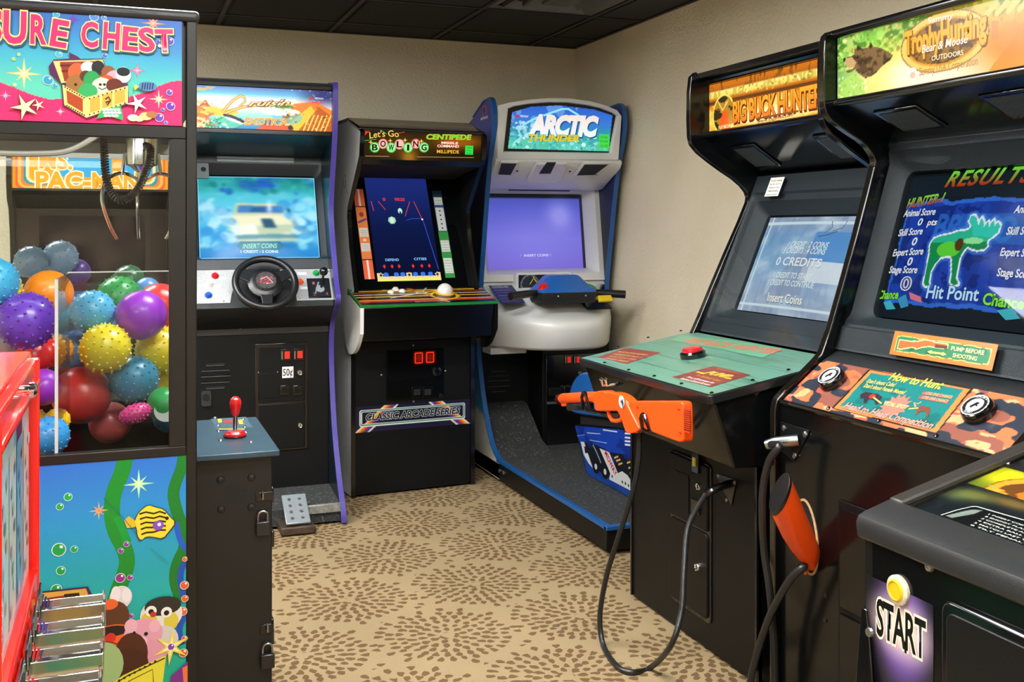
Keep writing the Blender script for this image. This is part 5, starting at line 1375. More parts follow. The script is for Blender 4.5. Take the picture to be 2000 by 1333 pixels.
rectpx([(1167, 698), (1220, 680), (1291, 689), (1224, 712)], '#8a3c34')
for k_, (a, b) in enumerate((((1205, 685.5), (1262, 692)), ((1194, 689.5), (1250, 697)), ((1188, 694), (1240, 701)), ((1180, 698), (1226, 705)))):
    A.textp(('MUST BUCKS BONUS', 'WEAPON NO. 1', 'Sunk Cows Cost', 'Press Start')[k_], (a[0], a[1] + 3), (b[0], b[1] + 3), .014, '#d8b468', bold=.01)
rectpx([(1313, 737), (1393, 716), (1466, 733), (1388, 757)], '#7c3430')
A.textp('PUMP', (1375, 730), (1418, 739), .030, '#e8c03a', bold=.04, shear=.2); A.vlinep([(1361, 727), (1376, 731)], .010, '#e8c03a'); A.vlinep([(1415, 738), (1428, 741)], .010, '#e8c03a')
A.textp('To Reload Gun', (1356, 734), (1403, 746), .014, '#d88a2a', bold=.01); A.textp('Fire off screen to', (1340, 738), (1392, 750), .012, '#f2e8e0', bold=.02); A.textp('Reload Grand Screen', (1328, 741), (1384, 754), .012, '#f2e8e0', bold=.02)
A.vlinep([(1400, 721), (1445, 731)], .010, '#a8523a')
rectpx([(1310, 665), (1330, 656), (1420, 665), (1530, 682), (1490, 700), (1400, 682)], '#6aa884')
A.textp('BIG BUCK HUNTER', (1334, 668), (1508, 692), .050, '#d8785c', out='#9a4a3a', ow=.02, bold=.03)
A.build(PRINT, buck, 'panel_print')
Fr = Frame(Fq.at(0, 0, .0025), Fp.u, Fp.v, WP, Fp.h, buck)
bc = Fr.P(1354, 697)
Fr.knob(*bc, [(.043, 0), (.043, .014), (.037, .02), (.033, .02)], BLACKTRIM, 'button_ring', buck, 28)
Fr.knob(*bc, [(.034, .010), (.034, .026), (.028, .031), (0, .033)], mat('button #c01820', '#c01820', .25, coat=.5), 'start_button', buck, 28)
for p in ((1181, 709), (1228, 723), (1278, 735), (1331, 750), (1390, 768), (1470, 743), (1540, 723), (1207, 678), (1266, 660), (1330, 647)): Fr.screw(*Fr.P(*p), .006, BLACKTRIM, buck)
# gun rack hooks on the shelf front
Fg = Frame((1.505, KY1, .60), NY, Z_, WP, .3, buck)
def hook(P, d=.035):
    """bent black rod that comes out of the shelf front, under the gun and up before it"""
    pts = [Fg.atp(*P[-1], -.11)] + [Fg.atp(*P[-1], -.05)] + [Fg.atp(*p, c) for p, c in zip(P[::-1], np.linspace(.0, d, len(P)))]
    MB().tube([tuple(p) for p in pts], .0062, 8).build('gun_hook', BLACKTRIM, buck)
def loop_hook(x, ytop, ybot, w, tail):
    P = [Fg.atp(x - w, ybot, .028), Fg.atp(x - w, ytop + 8, .034), Fg.atp(x - w * .5, ytop + 1, .034), Fg.atp(x, ytop, .034), Fg.atp(x + w * .5, ytop + 2, .034), Fg.atp(x + w, ytop + 12, .034), Fg.atp(x + w + 4, ybot, .028), Fg.atp(x + w + tail, ybot + 8, .0), Fg.atp(x + w + tail + 6, ybot + 9, -.08)]
    P = [Fg.atp(x - w + tail, ybot + 9, -.08), Fg.atp(x - w + 6, ybot + 6, .0)] + P
    MB().tube(P, .0058, 8).build('gun_hook', BLACKTRIM, buck)
loop_hook(1159, 766, 800, 5, 12)
loop_hook(1276, 808, 840, 5, 10)
for px_ in (1182, 1190):
    MB().tube([Fg.atp(px_, 752, -.05), Fg.atp(px_, 752, .01), Fg.atp(px_, 742, .012), Fg.atp(px_ - 2, 741, .012)], .006, 8).build('gun_hook', CHROME, buck)
# base with coin doors
MB().box(1.742, 1.76, yi0 - .02, yi1 + .02, .010, .70).build('front_panel', BLACK, buck, .003)
for y in (BY0, BY1): MB().box(1.735, 1.745, y - .006 if y == BY1 else y - .004, y + .004 if y == BY1 else y + .006, .01, .70).build('corner_trim', BLACKTRIM, buck, .002)
Ff = Frame((1.742, BY1, 0), NY, Z_, .8, .7, buck)
a, b = Ff.P(1308, 1190), Ff.P(1392, 890)
a0_ = Ff.P(1313, 1000)[0]; a1_ = Ff.P(1387, 1000)[0]; zt = .60; zm = Ff.P(1315, 1006)[1]; zb = Ff.P(1318, 1165)[1] - .0
Ff.plate(a0_ - .004, a1_ + .012, zb - .014, zt, .006, BLACKTRIM, 'coin_door_frame', buck, r=.02, bevel=.003)
d1 = Ff.plate(a0_, a1_, zm + .006, zt - .008, .012, BLACK, 'coin_door', buck, r=.006, bevel=.003)
d2 = Ff.plate(a0_, a1_, zb, zm - .002, .012, BLACK, 'cash_door', buck, r=.018, bevel=.003)
Fk = Frame(Ff.at(0, 0, .012), NY, Z_, .8, .7, buck)
lock(Fk, *Fk.P(1366, 951), .013, d1); lock(Fk, *Fk.P(1364, 1108), .013, d2)
c = Fk.P(1360, 902); Fk.plate(c[0] - .018, c[0] + .022, c[1] - .035, c[1] + .03, .008, BLACKTRIM, 'coin_slot', d1, bevel=.002)
F4 = Frame(Fk.at(0, 0, .008), NY, Z_, .8, .7, buck); F4.plate(c[0] - .006, c[0] + .010, c[1] - .014, c[1] + .014, .004, mat('yellow coin label', '#b8a838', .4, emit=.15), 'coin_label', d1)
a, b = Fk.P(1318, 990), Fk.P(1346, 930); Fk.plate(a[0], b[0], a[1], b[1], .003, BLACK, 'blank_plate', d1, bevel=.001)
a, b = Fk.P(1352, 1000), Fk.P(1368, 980); Fk.plate(a[0], b[0], a[1], b[1], .006, BLACKTRIM, 'coin_return', d1, bevel=.002)
# cable bracket
tri = [Ff.P(1398, 924), Ff.P(1440, 938), Ff.P(1430, 988)]
br = Ff.shape(tri, .004, BLACKTRIM, 'cable_bracket', buck, .001)
for p in ((1403, 930), (1435, 943), (1419, 978)): F5 = Frame(Ff.at(0, 0, .004), NY, Z_, .8, .7, buck); F5.screw(*F5.P(*p), .006, STEEL, br)
# the shotgun lying in the hooks
ORANGE = mat('safety orange plastic', '#f2500f', .32, vary=.04, bump=.05, bscale=200)
gun = thing('toy_shotgun', 'orange toy shotgun resting in hooks on the green control shelf', 'toy gun', tuple(Fg.atp(1225, 830)))
def gp(*P): return [Fg.P(*p) for p in P]
MB().tube([Fg.atp(1101, 779, .012), Fg.atp(1106, 779, .012), Fg.atp(1155, 776.5, .012), Fg.atp(1175, 776, .012)], [.012, .0195, .0195, .0195], 16).build('barrel', ORANGE, gun)
MB().tube([Fg.atp(1096.5, 780, .012), Fg.atp(1101, 780, .012)], [.017, .021], 14).build('muzzle_cap', BLACKTRIM, gun)
Fg.shape(gp((1105, 786), (1117, 785), (1117, 793), (1107, 794)), .022, ORANGE, 'muzzle_lug', gun, .003, .0)
rc = chaikin(gp((1158, 767), (1166, 768), (1180, 766), (1181, 763), (1195, 763), (1197, 766), (1212, 766), (1224, 769), (1236, 777), (1244, 787), (1245, 800), (1238, 803), (1215, 802), (1180, 803), (1177, 798), (1176, 784), (1160, 785)), 1, True)
Fg.shape(rc, .030, ORANGE, 'receiver', gun, .006, .008)
gripo = chaikin(gp((1224, 771), (1236, 778), (1243, 790), (1250, 805), (1262, 828), (1268, 836), (1262, 843), (1250, 846), (1240, 845), (1236, 834), (1230, 815), (1222, 800), (1218, 790)), 1, True)
Fg.shape(gripo, .032, ORANGE, 'grip', gun, .007, .010)
sto = chaikin(gp((1245, 784), (1247, 783), (1300, 783), (1338, 783), (1346, 784), (1350, 790), (1351, 830), (1351, 855), (1349, 862), (1343, 863), (1335, 861), (1300, 848), (1275, 838), (1262, 832), (1250, 805)), 1, True)
Fg.shape(sto, .026, ORANGE, 'stock', gun, .007, .006)
Fbt = Frame(Fg.at(0, 0, .026), NY, Z_, WP, .3, buck)
for k_ in range(11):
    y = 801 + 4.2 * k_; a, b = Fbt.P(1337, y + .8), Fbt.P(1348.5, y - .8)
    MB().obox(Fbt.at(a[0], a[1], -.001), Fg.u, Fg.v, Fg.n, b[0] - a[0], b[1] - a[1], .003).build('butt_rib', mat('dark orange groove', '#b83408', .5), gun)
tg = gp((1196, 803), (1198, 812), (1203, 821), (1212, 822.5), (1221, 820), (1224, 812), (1225, 803))
MB().tube([Fg.at(a, b, .014) for a, b in tg], .0068, 8).build('trigger_guard', ORANGE, gun)
MB().tube([Fg.atp(1216, 803, .014), Fg.atp(1215, 809, .014), Fg.atp(1212, 814, .014)], .004, 8).build('trigger', BLACKTRIM, gun)
Fg.shape(gp((1117, 790), (1160, 787), (1161, 802), (1120, 802)), .026, BLACKTEX, 'pump_handle', gun, .004, .0)
for x in (1130, 1143): 
    F6 = Frame(Fg.at(0, 0, .026), NY, Z_, WP, .3, buck); F6.plate(F6.P(x - 3, 798)[0], F6.P(x + 4, 798)[0], F6.P(x, 799)[1], F6.P(x, 793)[1], .002, DARKSTEEL, 'pump_slot', gun)
F6 = Frame(Fg.at(0, 0, .030), NY, Z_, WP, .3, buck)
E_ = Art.onpx(Frame(Fg.at(0, 0, .0335), NY, Z_, WP, .3, buck), (1205, 802), (1224, 776), 8, '#f2500f', .0005)
E_.clip = [(-1, -1), (-1, -.9), (-.9, -.9)]
ec = (E_.w * .5, E_.h * .62); E_.vell(ec, .020, .020, '#dfe2e0'); E_.vpoly([(ec[0] - .012, ec[1]), (ec[0] + .008, ec[1] + .010), (ec[0] + .016, ec[1] - .004), (ec[0] + .010, ec[1] - .028), (ec[0] + .002, ec[1] - .008)], '#7d8488'); E_.vpoly([(ec[0] - .004, ec[1] + .002), (ec[0] + .010, ec[1] + .004), (ec[0] + .012, ec[1] - .016)], '#2e3234')
E_.build(PRINT, gun, 'eagle_emblem')
for p in ((1243, 844), (1324, 799), (1327, 845), (1244, 795), (1262, 826), (1172, 776), (1184, 774)): F6.knob(*F6.P(*p), [(.004, -.006), (.004, .001), (.003, .0015), (0, .0012)], mat('dark orange groove', '#b83408', .5), 'screw', gun, 8)
# cord from the grip down to the floor and back to the bracket
zf = .009
def fl(px, py, z=.009):
    t = (px - 1000.0) / FPX; k = (HOR - py) / FPX
    d = Vector((math.sin(YAW) + t * math.cos(YAW), math.cos(YAW) - t * math.sin(YAW), k)); return EYE + d * ((z - EYE.z) / d.z)
def onx(px, py, x):
    t = (px - 1000.0) / FPX; k = (HOR - py) / FPX
    d = Vector((math.sin(YAW) + t * math.cos(YAW), math.cos(YAW) - t * math.sin(YAW), k)); return EYE + d * (x / d.x)
def spline(P, n=8):
    P = [Vector(p) for p in P]; out = []
    for i in range(len(P) - 1):
        p0 = P[max(i - 1, 0)]; p1 = P[i]; p2 = P[i + 1]; p3 = P[min(i + 2, len(P) - 1)]
        for k in range(n):
            t = k / n
            out.append(.5 * ((2 * p1) + (p2 - p0) * t + (2 * p0 - 5 * p1 + 4 * p2 - p3) * t * t + (3 * p1 - p0 - 3 * p2 + p3) * t ** 3))
    return out + [P[-1]]
CORD = mat('black ribbed cord', '#1b1c1c', .35, bump=.3, bscale=120)
xs_ = [1.50, 1.50, 1.49, 1.47, 1.455]
path = [onx(1249, 845, 1.505), onx(1247, 900, 1.50), onx(1236, 960, 1.49), onx(1208, 1050, 1.47), onx(1186, 1120, 1.455), onx(1172, 1200, 1.445), onx(1178, 1260, 1.44), fl(1205, 1302), fl(1235, 1314), fl(1270, 1305), onx(1310, 1262, 1.49), onx(1331, 1195, 1.53), onx(1336, 1120, 1.56), onx(1342, 1040, 1.60), onx(1358, 1000, 1.63), onx(1380, 965, 1.66)]
MB().tube(spline(path), .0088, 10).build('cord', CORD, gun)
MB().tube([tuple(p) for p in spline([path[-1], onx(1395, 956, 1.68), onx(1420, 947, 1.72), onx(1432, 944, 1.742)], 4)], [.012] * 13, 10).build('cord_sleeve', BLACKTRIM, gun)
# ================================================================ trophy hunting game, nearer along the right wall
TY0, TY1 = 1.66, 2.50
trophy = thing('moose_hunting_arcade_machine', 'black hunting cabinet with orange camouflage panel, moose results screen and bear marquee', 'arcade machine', (2.2, 2.08, 0))
fr = chaikin([(1.93, 1.915), (1.897, 1.905), (1.89, 1.88), (1.888, 1.71), (1.90, 1.672), (1.97, 1.632), (2.03, 1.603), (2.073, 1.555), (2.062, 1.51), (1.98, 1.25), (1.892, .995), (1.85, .955), (1.735, .870), (1.724, .845), (1.723, .80), (1.723, .01)], 1)
prof = fr + [(2.69, .01), (2.69, 1.915)]
TRIM = mat('black gold edge trim', '#14110d', .12, coat=.6)
for y0, y1 in ((TY0, TY0 + .02), (TY1 - .02, TY1)):
    MB().prism(prof, 'y', y0, y1).build('side_panel', BLACKGLOSS, trophy)
    MB().prism(band(fr, -.007), 'y', y0 - .003, y1 + .003).build('edge_trim', TRIM, trophy, .0025)
yi0, yi1 = TY0 + .02, TY1 - .02
WT = yi1 - yi0
MB().box(2.18, 2.67, yi0, yi1, .02, 1.9).build('cabinet_body', BLACK, trophy)
MB().box(1.925, 2.68, yi0, yi1, 1.895, 1.913).build('top_panel', BLACKTRIM, trophy, .003)
MB().tube([(1.915, yi0, 1.905), (1.915, yi1, 1.905)], .013, 12).build('marquee_rail', BLACKTRIM, trophy)
MB().tube([(1.912, yi0, 1.707), (1.912, yi1, 1.707)], .012, 12).build('marquee_rail', BLACKTRIM, trophy)
MB().box(1.932, 1.97, yi0, yi1, 1.70, 1.90).build('marquee_box', BLACK, trophy)
Fm = Frame((1.93, yi1, 1.705), NY, Z_, WT, .2, trophy)
A = Art.on(Fm, .004, WT, .010, .192, 300, '#a8b83a')
w_, h_ = A.w, A.h
nz = A.noise(.06, .04, 61); nf = A.noise(.02, .015, 62)
A.grad([(0, '#f3ddb8'), (.3, '#f0e0c0'), (.5, '#c8c85a'), (.75, '#8aa83a'), (1, '#6a9a3a')])
A.paint(np.clip(1 - A.X / (w_ * .32), 0, 1), '#5aa84a', .7)
A.paint((nf > .52) & (A.Y > h_ * .45) & (A.X < w_ * .8), '#e0e07a', .55); A.paint((nf < .42) & (A.Y > h_ * .5), '#3c6a1c', .6)
A.paint((nz > .6) & (A.Y > h_ * .6) & (A.X < w_ * .3), '#9ae05a', .6)
A.ell((w_ * .22, h_ * .25), .10, .09, '#f0d850', .8, 0, True); A.ell((w_ * .42, h_ * .2), .2, .06, '#f6e2c8', .9, 0, True)
A.poly([(0, 0), (w_ * .15, 0), (w_ * .14, h_ * .25), (w_ * .08, h_ * .38), (w_ * .02, h_ * .3), (0, h_ * .2)], '#a8d060', .9)
A.fleck(120, .0, .62, .5, 1, ('#d8e86a', '#3f7a1c', '#8ab83a', '#f2f2a0', '#5a8a2a', '#a8701c'), .002, .006, 10); A.fleck(50, .0, .2, .0, .4, ('#c8e88a', '#7ab848', '#e8f0b0'), .002, .005, 11)
# bear
bear = [(1647, 117), (1650, 113), (1662, 111), (1668, 106), (1668, 97), (1674, 93), (1679, 91), (1684, 95), (1694, 93), (1700, 87), (1703, 87), (1705, 91), (1715, 92), (1730, 98), (1745, 108), (1738, 118), (1722, 130), (1712, 142), (1700, 150), (1690, 153), (1680, 146), (1671, 138), (1672, 134), (1663, 141), (1655, 142), (1652, 139), (1668, 133), (1666, 131), (1655, 132), (1652, 125)]
A.polyp(bear, '#5a4228'); bm_ = A.inpoly(A.px(bear)); A.paint(bm_ & (nf > .55), '#8a6a3e', .7); A.paint(bm_ & (nf < .4), '#33240f', .7)
for p in ((1676, 94), (1701, 90)): A.ellp(p, .006, .007, '#3a2a16')
A.polyp([(1648, 116), (1652, 113), (1665, 112), (1672, 122), (1668, 133), (1664, 131), (1655, 132), (1652, 125)], '#c09a68'); A.ellp((1649, 117), .005, .006, '#241a10'); A.ellp((1675, 112), .004, .004, '#120c06')
# moose at the right end
A.polyp([(1922, 150), (1960, 100), (1990, 60), (2050, 40), (2160, 40), (2160, 150)], '#e8941c', .9); A.ell((w_ * .62, h_ * .7), .10, .07, '#f4a82c', .8, 0, True); A.ell((w_ * .78, h_ * .4), .14, .09, '#d87a10', .9, 0, True)
for k_ in range(6): A.linep([(1925 + 22 * k_, 30 - 4 * k_), (1945 + 22 * k_, 8 - 4 * k_)], .014, '#ecb860')
A.polyp([(1936, 40), (1950, 40), (1950, 75), (1936, 78)], '#c87a2a', .8)
ec = A.P(1841, 81)
for rx, ry, c in ((.150, .076, '#8a5a14'), (.146, .073, '#f0c060'), (.128, .060, '#d89428'), (.120, .054, '#5a3c10')):
    A.ell(ec, rx, ry, c, 1, 0)
A.paint((nf > .5) & (((A.X - ec[0]) / .12) ** 2 + ((A.Y - ec[1]) / .054) ** 2 < 1), '#a87420', .7)
A.textp('Trophy', (1768, 106), (1836, 91), .056, '#f0a828', out='#a86412', ow=.03, bold=.04, dshadow='#6a3c0c')
A.textp('Hunting', (1839, 88), (1926, 67), .060, '#f0a828', out='#a86412', ow=.03, bold=.04, dshadow='#6a3c0c')
A.textp('Bear & Moose', (1801, 104), (1890, 83), .020, '#fbf2d8', out='#7a5a22', ow=.03, shear=.2, bold=.01)
A.textp('Sammy', (1813, 46), (1862, 35), .014, '#fdf2d8', bold=.01); A.textp('OUTDOORS', (1820, 119), (1882, 107), .012, '#fbe8c0', bold=.01)
A.vell(A.P(1783, 145), .017, .017, '#f8ecdc'); A.vell(A.P(1783, 147), .010, .009, '#dcb894')
A.textp('Sammy USA Corporation', (1796, 148), (1910, 126), .020, '#b88a4c', bold=.01)
A.build(LIT, trophy, 'marquee')
# canopy
MB().prism([(1.912, 1.697), (2.11, 1.600), (2.20, 1.60), (2.20, 1.71), (1.912, 1.71)], 'y', yi0, yi1).build('speaker_canopy', BLACKGLOSS, trophy)
Fu = Frame.between((2.11, yi1, 1.600), (2.11, yi0, 1.600), (1.912, yi1, 1.697), trophy)
for a0 in (.12, .50):
    gr = Fu.plate(a0, a0 + .17, .05, .17, .005, BLACKTRIM, 'speaker_frame', trophy, bevel=.003)
    G = Art.on(Frame(Fu.at(0, 0, .005), Fu.u, Fu.v, WT, .3, trophy), a0 + .012, a0 + .158, .062, .158, 60, '#3c4448', .001)
    ii = (np.floor(G.Y / .008)).astype(int) % 2
    G.paint((((G.X + ii * .004) % .008 - .004) ** 2 + (G.Y % .008 - .004) ** 2) < .0026 ** 2, '#0c0d0e'); G.build(PRINTMATTE, gr, 'speaker_grill')
# bezel and screen
Fb = Frame.between((1.925, yi1, 1.0), (1.925, yi0, 1.0), (2.115, yi1, 1.60), trophy)
Fbr = Frame(Fb.at(0, 0, -.062), Fb.u, Fb.v, WT, Fb.h, trophy)
pa = Fbr.P(1709, 617); pt = Fbr.P(1775, 345)
sa0, sb0, sb1 = pa[0], pa[1] + .0, Fbr.P(1900, 333)[1]
sa1 = WT - sa0
Fb.bezel([(0, WT, 0, Fb.h, .001, 0), (sa0 - .080, sa1 + .080, sb0 - .055, sb1 + .075, .035, 0), (sa0 - .072, sa1 + .072, sb0 - .05, sb1 + .068, .035, -.008), (sa0 - .062, sa1 + .062, sb0 - .042, sb1 + .058, .035, -.010), (sa0 - .055, sa1 + .055, sb0 - .036, sb1 + .050, .035, -.02), (sa0 - .006, sa1 + .006, sb0 - .006, sb1 + .006, .03, -.055), (sa0 - .006, sa1 + .006, sb0 - .006, sb1 + .006, .03, -.08)], GREYB, 'screen_bezel', trophy)
S = Art.on(Fb, sa0, sa1, sb0, sb1, 240, '#16202a', lift=-.070, bulge=.028)
w_, h_ = S.w, S.h
nz = S.noise(.05, .03, 71); nf = S.noise(.03, .06, 72)
u_ = S.X / w_; v_ = S.Y / h_
edge = .035 * (nz - .5)
pan = (v_ > .10 + edge) & (v_ < .80 + edge * 1.6) & (u_ > .02 + np.abs(edge)) & (u_ < .98 - np.abs(edge))
S.paint(pan, '#1a3a9e'); S.paint(pan & (nf > .5), '#2248b8', .7); S.paint(pan & (nz < .38), '#12246a', .6)
rim = pan & ~((v_ > .125 + edge) & (v_ < .775 + edge * 1.6) & (u_ > .032 + np.abs(edge)) & (u_ < .968 - np.abs(edge))); S.paint(rim, '#3a78e0', .8)
S.paint((u_ > .36) & (u_ < .95) & (v_ > .505) & (v_ < .70), '#2f7ad2', .55)
S.paint(v_ > .985, '#0c1218'); S.paint(v_ > .83, '#1c2a30', .3)
S.build_pts = None
def sp_(P): return [S.P(*p) for p in P]
mo = [(1815, 562), (1812, 557), (1817, 540), (1822, 520), (1826, 500), (1827, 482), (1835, 471), (1850, 466), (1870, 463), (1885, 458), (1898, 457), (1908, 454), (1912, 447), (1907, 438), (1910, 428), (1917, 426), (1922, 433), (1926, 446), (1928, 437), (1932, 431), (1936, 438), (1937, 450), (1941, 442), (1945, 439), (1947, 450), (1951, 441), (1956, 435), (1958, 447), (1964, 440), (1969, 447), (1965, 460), (1953, 470), (1944, 476), (1944, 488), (1938, 493), (1925, 495), (1915, 493), (1905, 488), (1897, 497), (1889, 510), (1884, 530), (1880, 548), (1884, 560), (1872, 562), (1868, 556), (1872, 535), (1873, 510), (1868, 505), (1850, 508), (1838, 520), (1828, 535), (1824, 555), (1824, 562)]
mp = sp_(mo); c_ = np.mean(np.array(mp), 0)
S.textr('BRAVO', (1830, 468), (1992, 480), .066, '#3a86d8', bold=.03, shear=.1, alpha=.6)
S.line(mp + mp[:1], .026, '#4a8ae8', .6); S.line(mp + mp[:1], .010, '#f2fdff'); S.poly(mp, '#169052')
mm = S.inpoly(mp)
def mreg(P, c): S.paint(mm & S.inpoly(S.px(P)), c)
mreg([(1905, 400), (1990, 400), (1990, 470), (1930, 470), (1912, 468), (1905, 452)], '#36d0b8'); mreg([(1800, 440), (1912, 440), (1915, 468), (1950, 470), (1950, 478), (1800, 479)], '#2cbf94')
def mell(p, rx, ry, c): cb = S.P(*p); S.paint(mm & (((S.X - cb[0]) / rx) ** 2 + ((S.Y - cb[1]) / ry) ** 2 < 1), c)
mell((1866, 493), .044, .022, '#62d83a'); mell((1888, 484), .015, .018, '#5a3a1c'); mell((1916, 477), .034, .009, '#9af0a0')
S.textp('RESULTS', (1850, 367), (2020, 358), .045, '#b8301c', out='#202418', ow=.02, bold=.03, shear=.3, top='#7af04a', spacing=1.15)
S.textp('HUNTER-1', (1771, 408), (1850, 398), .028, '#c83a24', out='#101a08', ow=.02, bold=.03, shear=.3, top='#8af05a')
T = dict(bold=.025, shear=.12, out='#101c3c', ow=.02)
for tx, p0, p1, hh in (('Animal Score', (1765, 424), (1834, 423), .020), ('0', (1798, 443), (1807, 443), .020), ('pts', (1819, 444), (1839, 444), .018), ('Skill Score', (1755, 462), (1809, 461), .020), ('0', (1787, 482), (1797, 482), .022), ('Expert Score', (1744, 501), (1812, 501), .020), ('0', (1778, 521), (1788, 521), .022), ('Stage Score', (1737, 534), (1799, 537), .020), ('Skill Score', (1981, 465), (2040, 464), .020), ('Expert Score', (1969, 506), (2040, 508), .020), ('Stage Score', (1961, 545), (2030, 549), .020), ('Animal Score', (1994, 422), (2070, 420), .020)):
    S.textp(tx, p0, p1, hh, '#f4f6fa', **T)
S.textp('0', (1763, 568), (1783, 569), .036, '#5a6488', out='#f2f4fa', ow=.05, bold=.0)
S.textp('Hit Point', (1816, 585), (1920, 592), .034, '#c8ecff', bold=.02, out='#1c3a7a', ow=.03, shear=.1)
S.textp('Chance', (1715, 584), (1757, 585), .024, '#8af03c', bold=.03, out='#0c2a10', ow=.03, shear=.1); S.textp('Chance', (1929, 598), (2005, 608), .028, '#8af03c', bold=.03, out='#0c2a10', ow=.03, shear=.1)
for P, c in ((((1727, 591), (1742, 588), (1752, 605), (1733, 606)), '#46b8c8'), (((1757, 585), (1775, 577), (1779, 600), (1763, 604)), '#3f98c0'), (((1782, 573), (1806, 583), (1807, 594), (1784, 587)), '#e07a8a'), (((1955, 610), (1985, 605), (1999, 625), (1970, 628)), '#46b8c8')): S.vpolyp(P, c)
S.build(SCREEN, trophy, 'screen')
Fb2 = Frame(Fb.at(0, 0, .012), Fb.u, Fb.v, WT, Fb.h, trophy)
Fb2.plate(.004, WT - .004, .004, Fb.h - .01, .003, SMOKED, 'screen_glass', trophy)
F3 = Frame(Fb2.at(0, 0, .0032), Fb.u, Fb.v, WT, Fb.h, trophy)
# pump sign on the glass
aa = F3.P(1738, 690); bb = F3.P(1944, 700)
D = Art.on(F3, aa[0], bb[0], F3.P(1840, 690)[1] - .024, F3.P(1840, 690)[1] + .040, 160, '#d8742c', .001)
w_, h_ = D.w, D.h
nz = D.noise(.02, .02, 81)
D.paint((D.X > .012 + .004 * nz) & (D.X < w_ - .012 - .004 * nz) & (D.Y > .009 + .004 * nz) & (D.Y < h_ - .009 - .004 * nz), '#e8c86a'); D.paint((D.X > .015 + .004 * nz) & (D.X < w_ - .015 - .004 * nz) & (D.Y > .011 + .004 * nz) & (D.Y < h_ - .011 - .004 * nz), '#1c7a52'); D.paint((nz > .6) & (D.X > .03) & (D.X < w_ - .03) & (D.Y > .015) & (D.Y < h_ - .015), '#135a3c')
def q(u_, v_): return (w_ * u_, h_ * v_)
g_ = [q(.07, .30), q(.07, .62), q(.25, .66), q(.33, .78), q(.56, .72), q(.56, .60), q(.44, .56), q(.37, .56), q(.32, .50), q(.27, .40), q(.22, .44), q(.10, .28)]
D.line(g_ + g_[:1], .005, '#e8e09a'); D.poly(g_, '#e0622c'); D.vpoly([q(.44, .54), q(.56, .56), q(.56, .68), q(.44, .68)], '#5a2c1c')
D.vline([q(.40, .34), q(.54, .34)], .005, '#f0d870'); D.vpoly([q(.38, .34), q(.42, .26), q(.42, .42)], '#f0d870'); D.vpoly([q(.57, .34), q(.53, .26), q(.53, .42)], '#f0d870')
D.text('PUMP BEFORE', q(.60, .54), q(.90, .54), .010, '#ece0a0', bold=.02); D.text('SHOOTING', q(.63, .28), q(.85, .28), .010, '#ece0a0', bold=.02)
D.build(PRINT, trophy, 'pump_sign')
# camouflage control panel
Fp = Frame.between((1.742, yi1, .862), (1.742, yi0, .862), (1.882, yi1, .972), trophy)
MB().prism([(1.742, .862), (1.885, .974), (1.935, 1.0), (2.1, 1.0), (2.1, .80), (1.742, .80)], 'y', yi0, yi1).build('control_panel', BLACKTEX, trophy, .003)
A = Art.on(Fp, .004, WT - .004, .004, Fp.h - .004, 300, '#e8744a', .0012)
w_, h_ = A.w, A.h
n1 = A.noise(.055, .035, 91, 2); n2 = A.noise(.05, .035, 92, 2); n3 = A.noise(.05, .035, 93, 2); n4 = A.noise(.045, .03, 95, 2)
A.paint(n3 > .58, '#f2a878'); A.paint(n4 > .66, '#e85a48'); A.paint(n2 > .585, '#8f5648'); A.paint(n1 > .60, '#2e3440')
aL, aR = A.P(1632, 800)[0], A.P(1835, 862)[0]; aL2 = A.P(1697, 726)[0]
x0h, x1h = A.P(1660, 770)[0], A.P(1862, 800)[0]
H = [(1633, 790), (1700, 724), (1893, 758), (1825, 842)]
A.polyp([(1624, 797), (1697, 722), (1902, 757), (1828, 850)], '#2a1c1c'); A.polyp([(1629, 797), (1699, 724), (1895, 760), (1828, 846)], '#dd8446'); A.polyp([(1641, 793), (1702, 728), (1882, 761), (1824, 837)], '#1d7a78')
A.paint(A.inpoly(A.px([(1641, 793), (1702, 728), (1882, 761), (1824, 837)])) & (n4 < .4), '#17645f', .8)
A.textp('How to Hunt', (1735, 742), (1835, 761), .026, '#c8e05a', out='#123a3a', ow=.03, bold=.03, shear=.1)
A.textp("Don't shoot Cubs!", (1692, 748), (1746, 756), .014, '#d8c46a', bold=.02); A.textp("Don't shoot Female Moose!", (1686, 757), (1765, 771), .014, '#d8c46a', bold=.02)
for P in (((1803, 766), (1862, 775), (1858, 780), (1800, 771)), ((1797, 774), (1855, 784), (1850, 789), (1793, 779))): A.vpolyp(P, '#a8584a')
A.textp('LOSE ONE CHANCE', (1806, 770.5), (1858, 779), .009, '#f0c8a0'); A.textp('LOSE ONE CHANCE', (1800, 778.5), (1850, 787.5), .009, '#f0c8a0')
A.vpolyp([(1680, 772), (1690, 767), (1715, 770), (1724, 777), (1717, 784), (1715, 791), (1710, 791), (1708, 783), (1697, 780), (1692, 788), (1687, 788), (1688, 779), (1681, 779)], '#3a2c38'); A.vell(A.P(1704, 775), .010, .008, '#c83a2a'); A.vlinep([(1706, 777), (1722, 789)], .004, '#e8d870')
A.vstar(A.P(1748, 795), .046, .032, 14, '#e07a6a'); A.textp('VITAL SPOT', (1724, 791), (1770, 800), .012, '#f2e08a', bold=.02)
A.vpolyp([(1789, 799), (1800, 793), (1818, 797), (1817, 805), (1812, 816), (1809, 815), (1809, 806), (1798, 804), (1791, 812), (1788, 811), (1791, 803)], '#7a4a3a'); A.vlinep([(1775, 800), (1794, 798)], .004, '#e8d870'); A.vlinep([(1789, 796), (1786, 787), (1794, 790), (1800, 786)], .005, '#c89a7a')
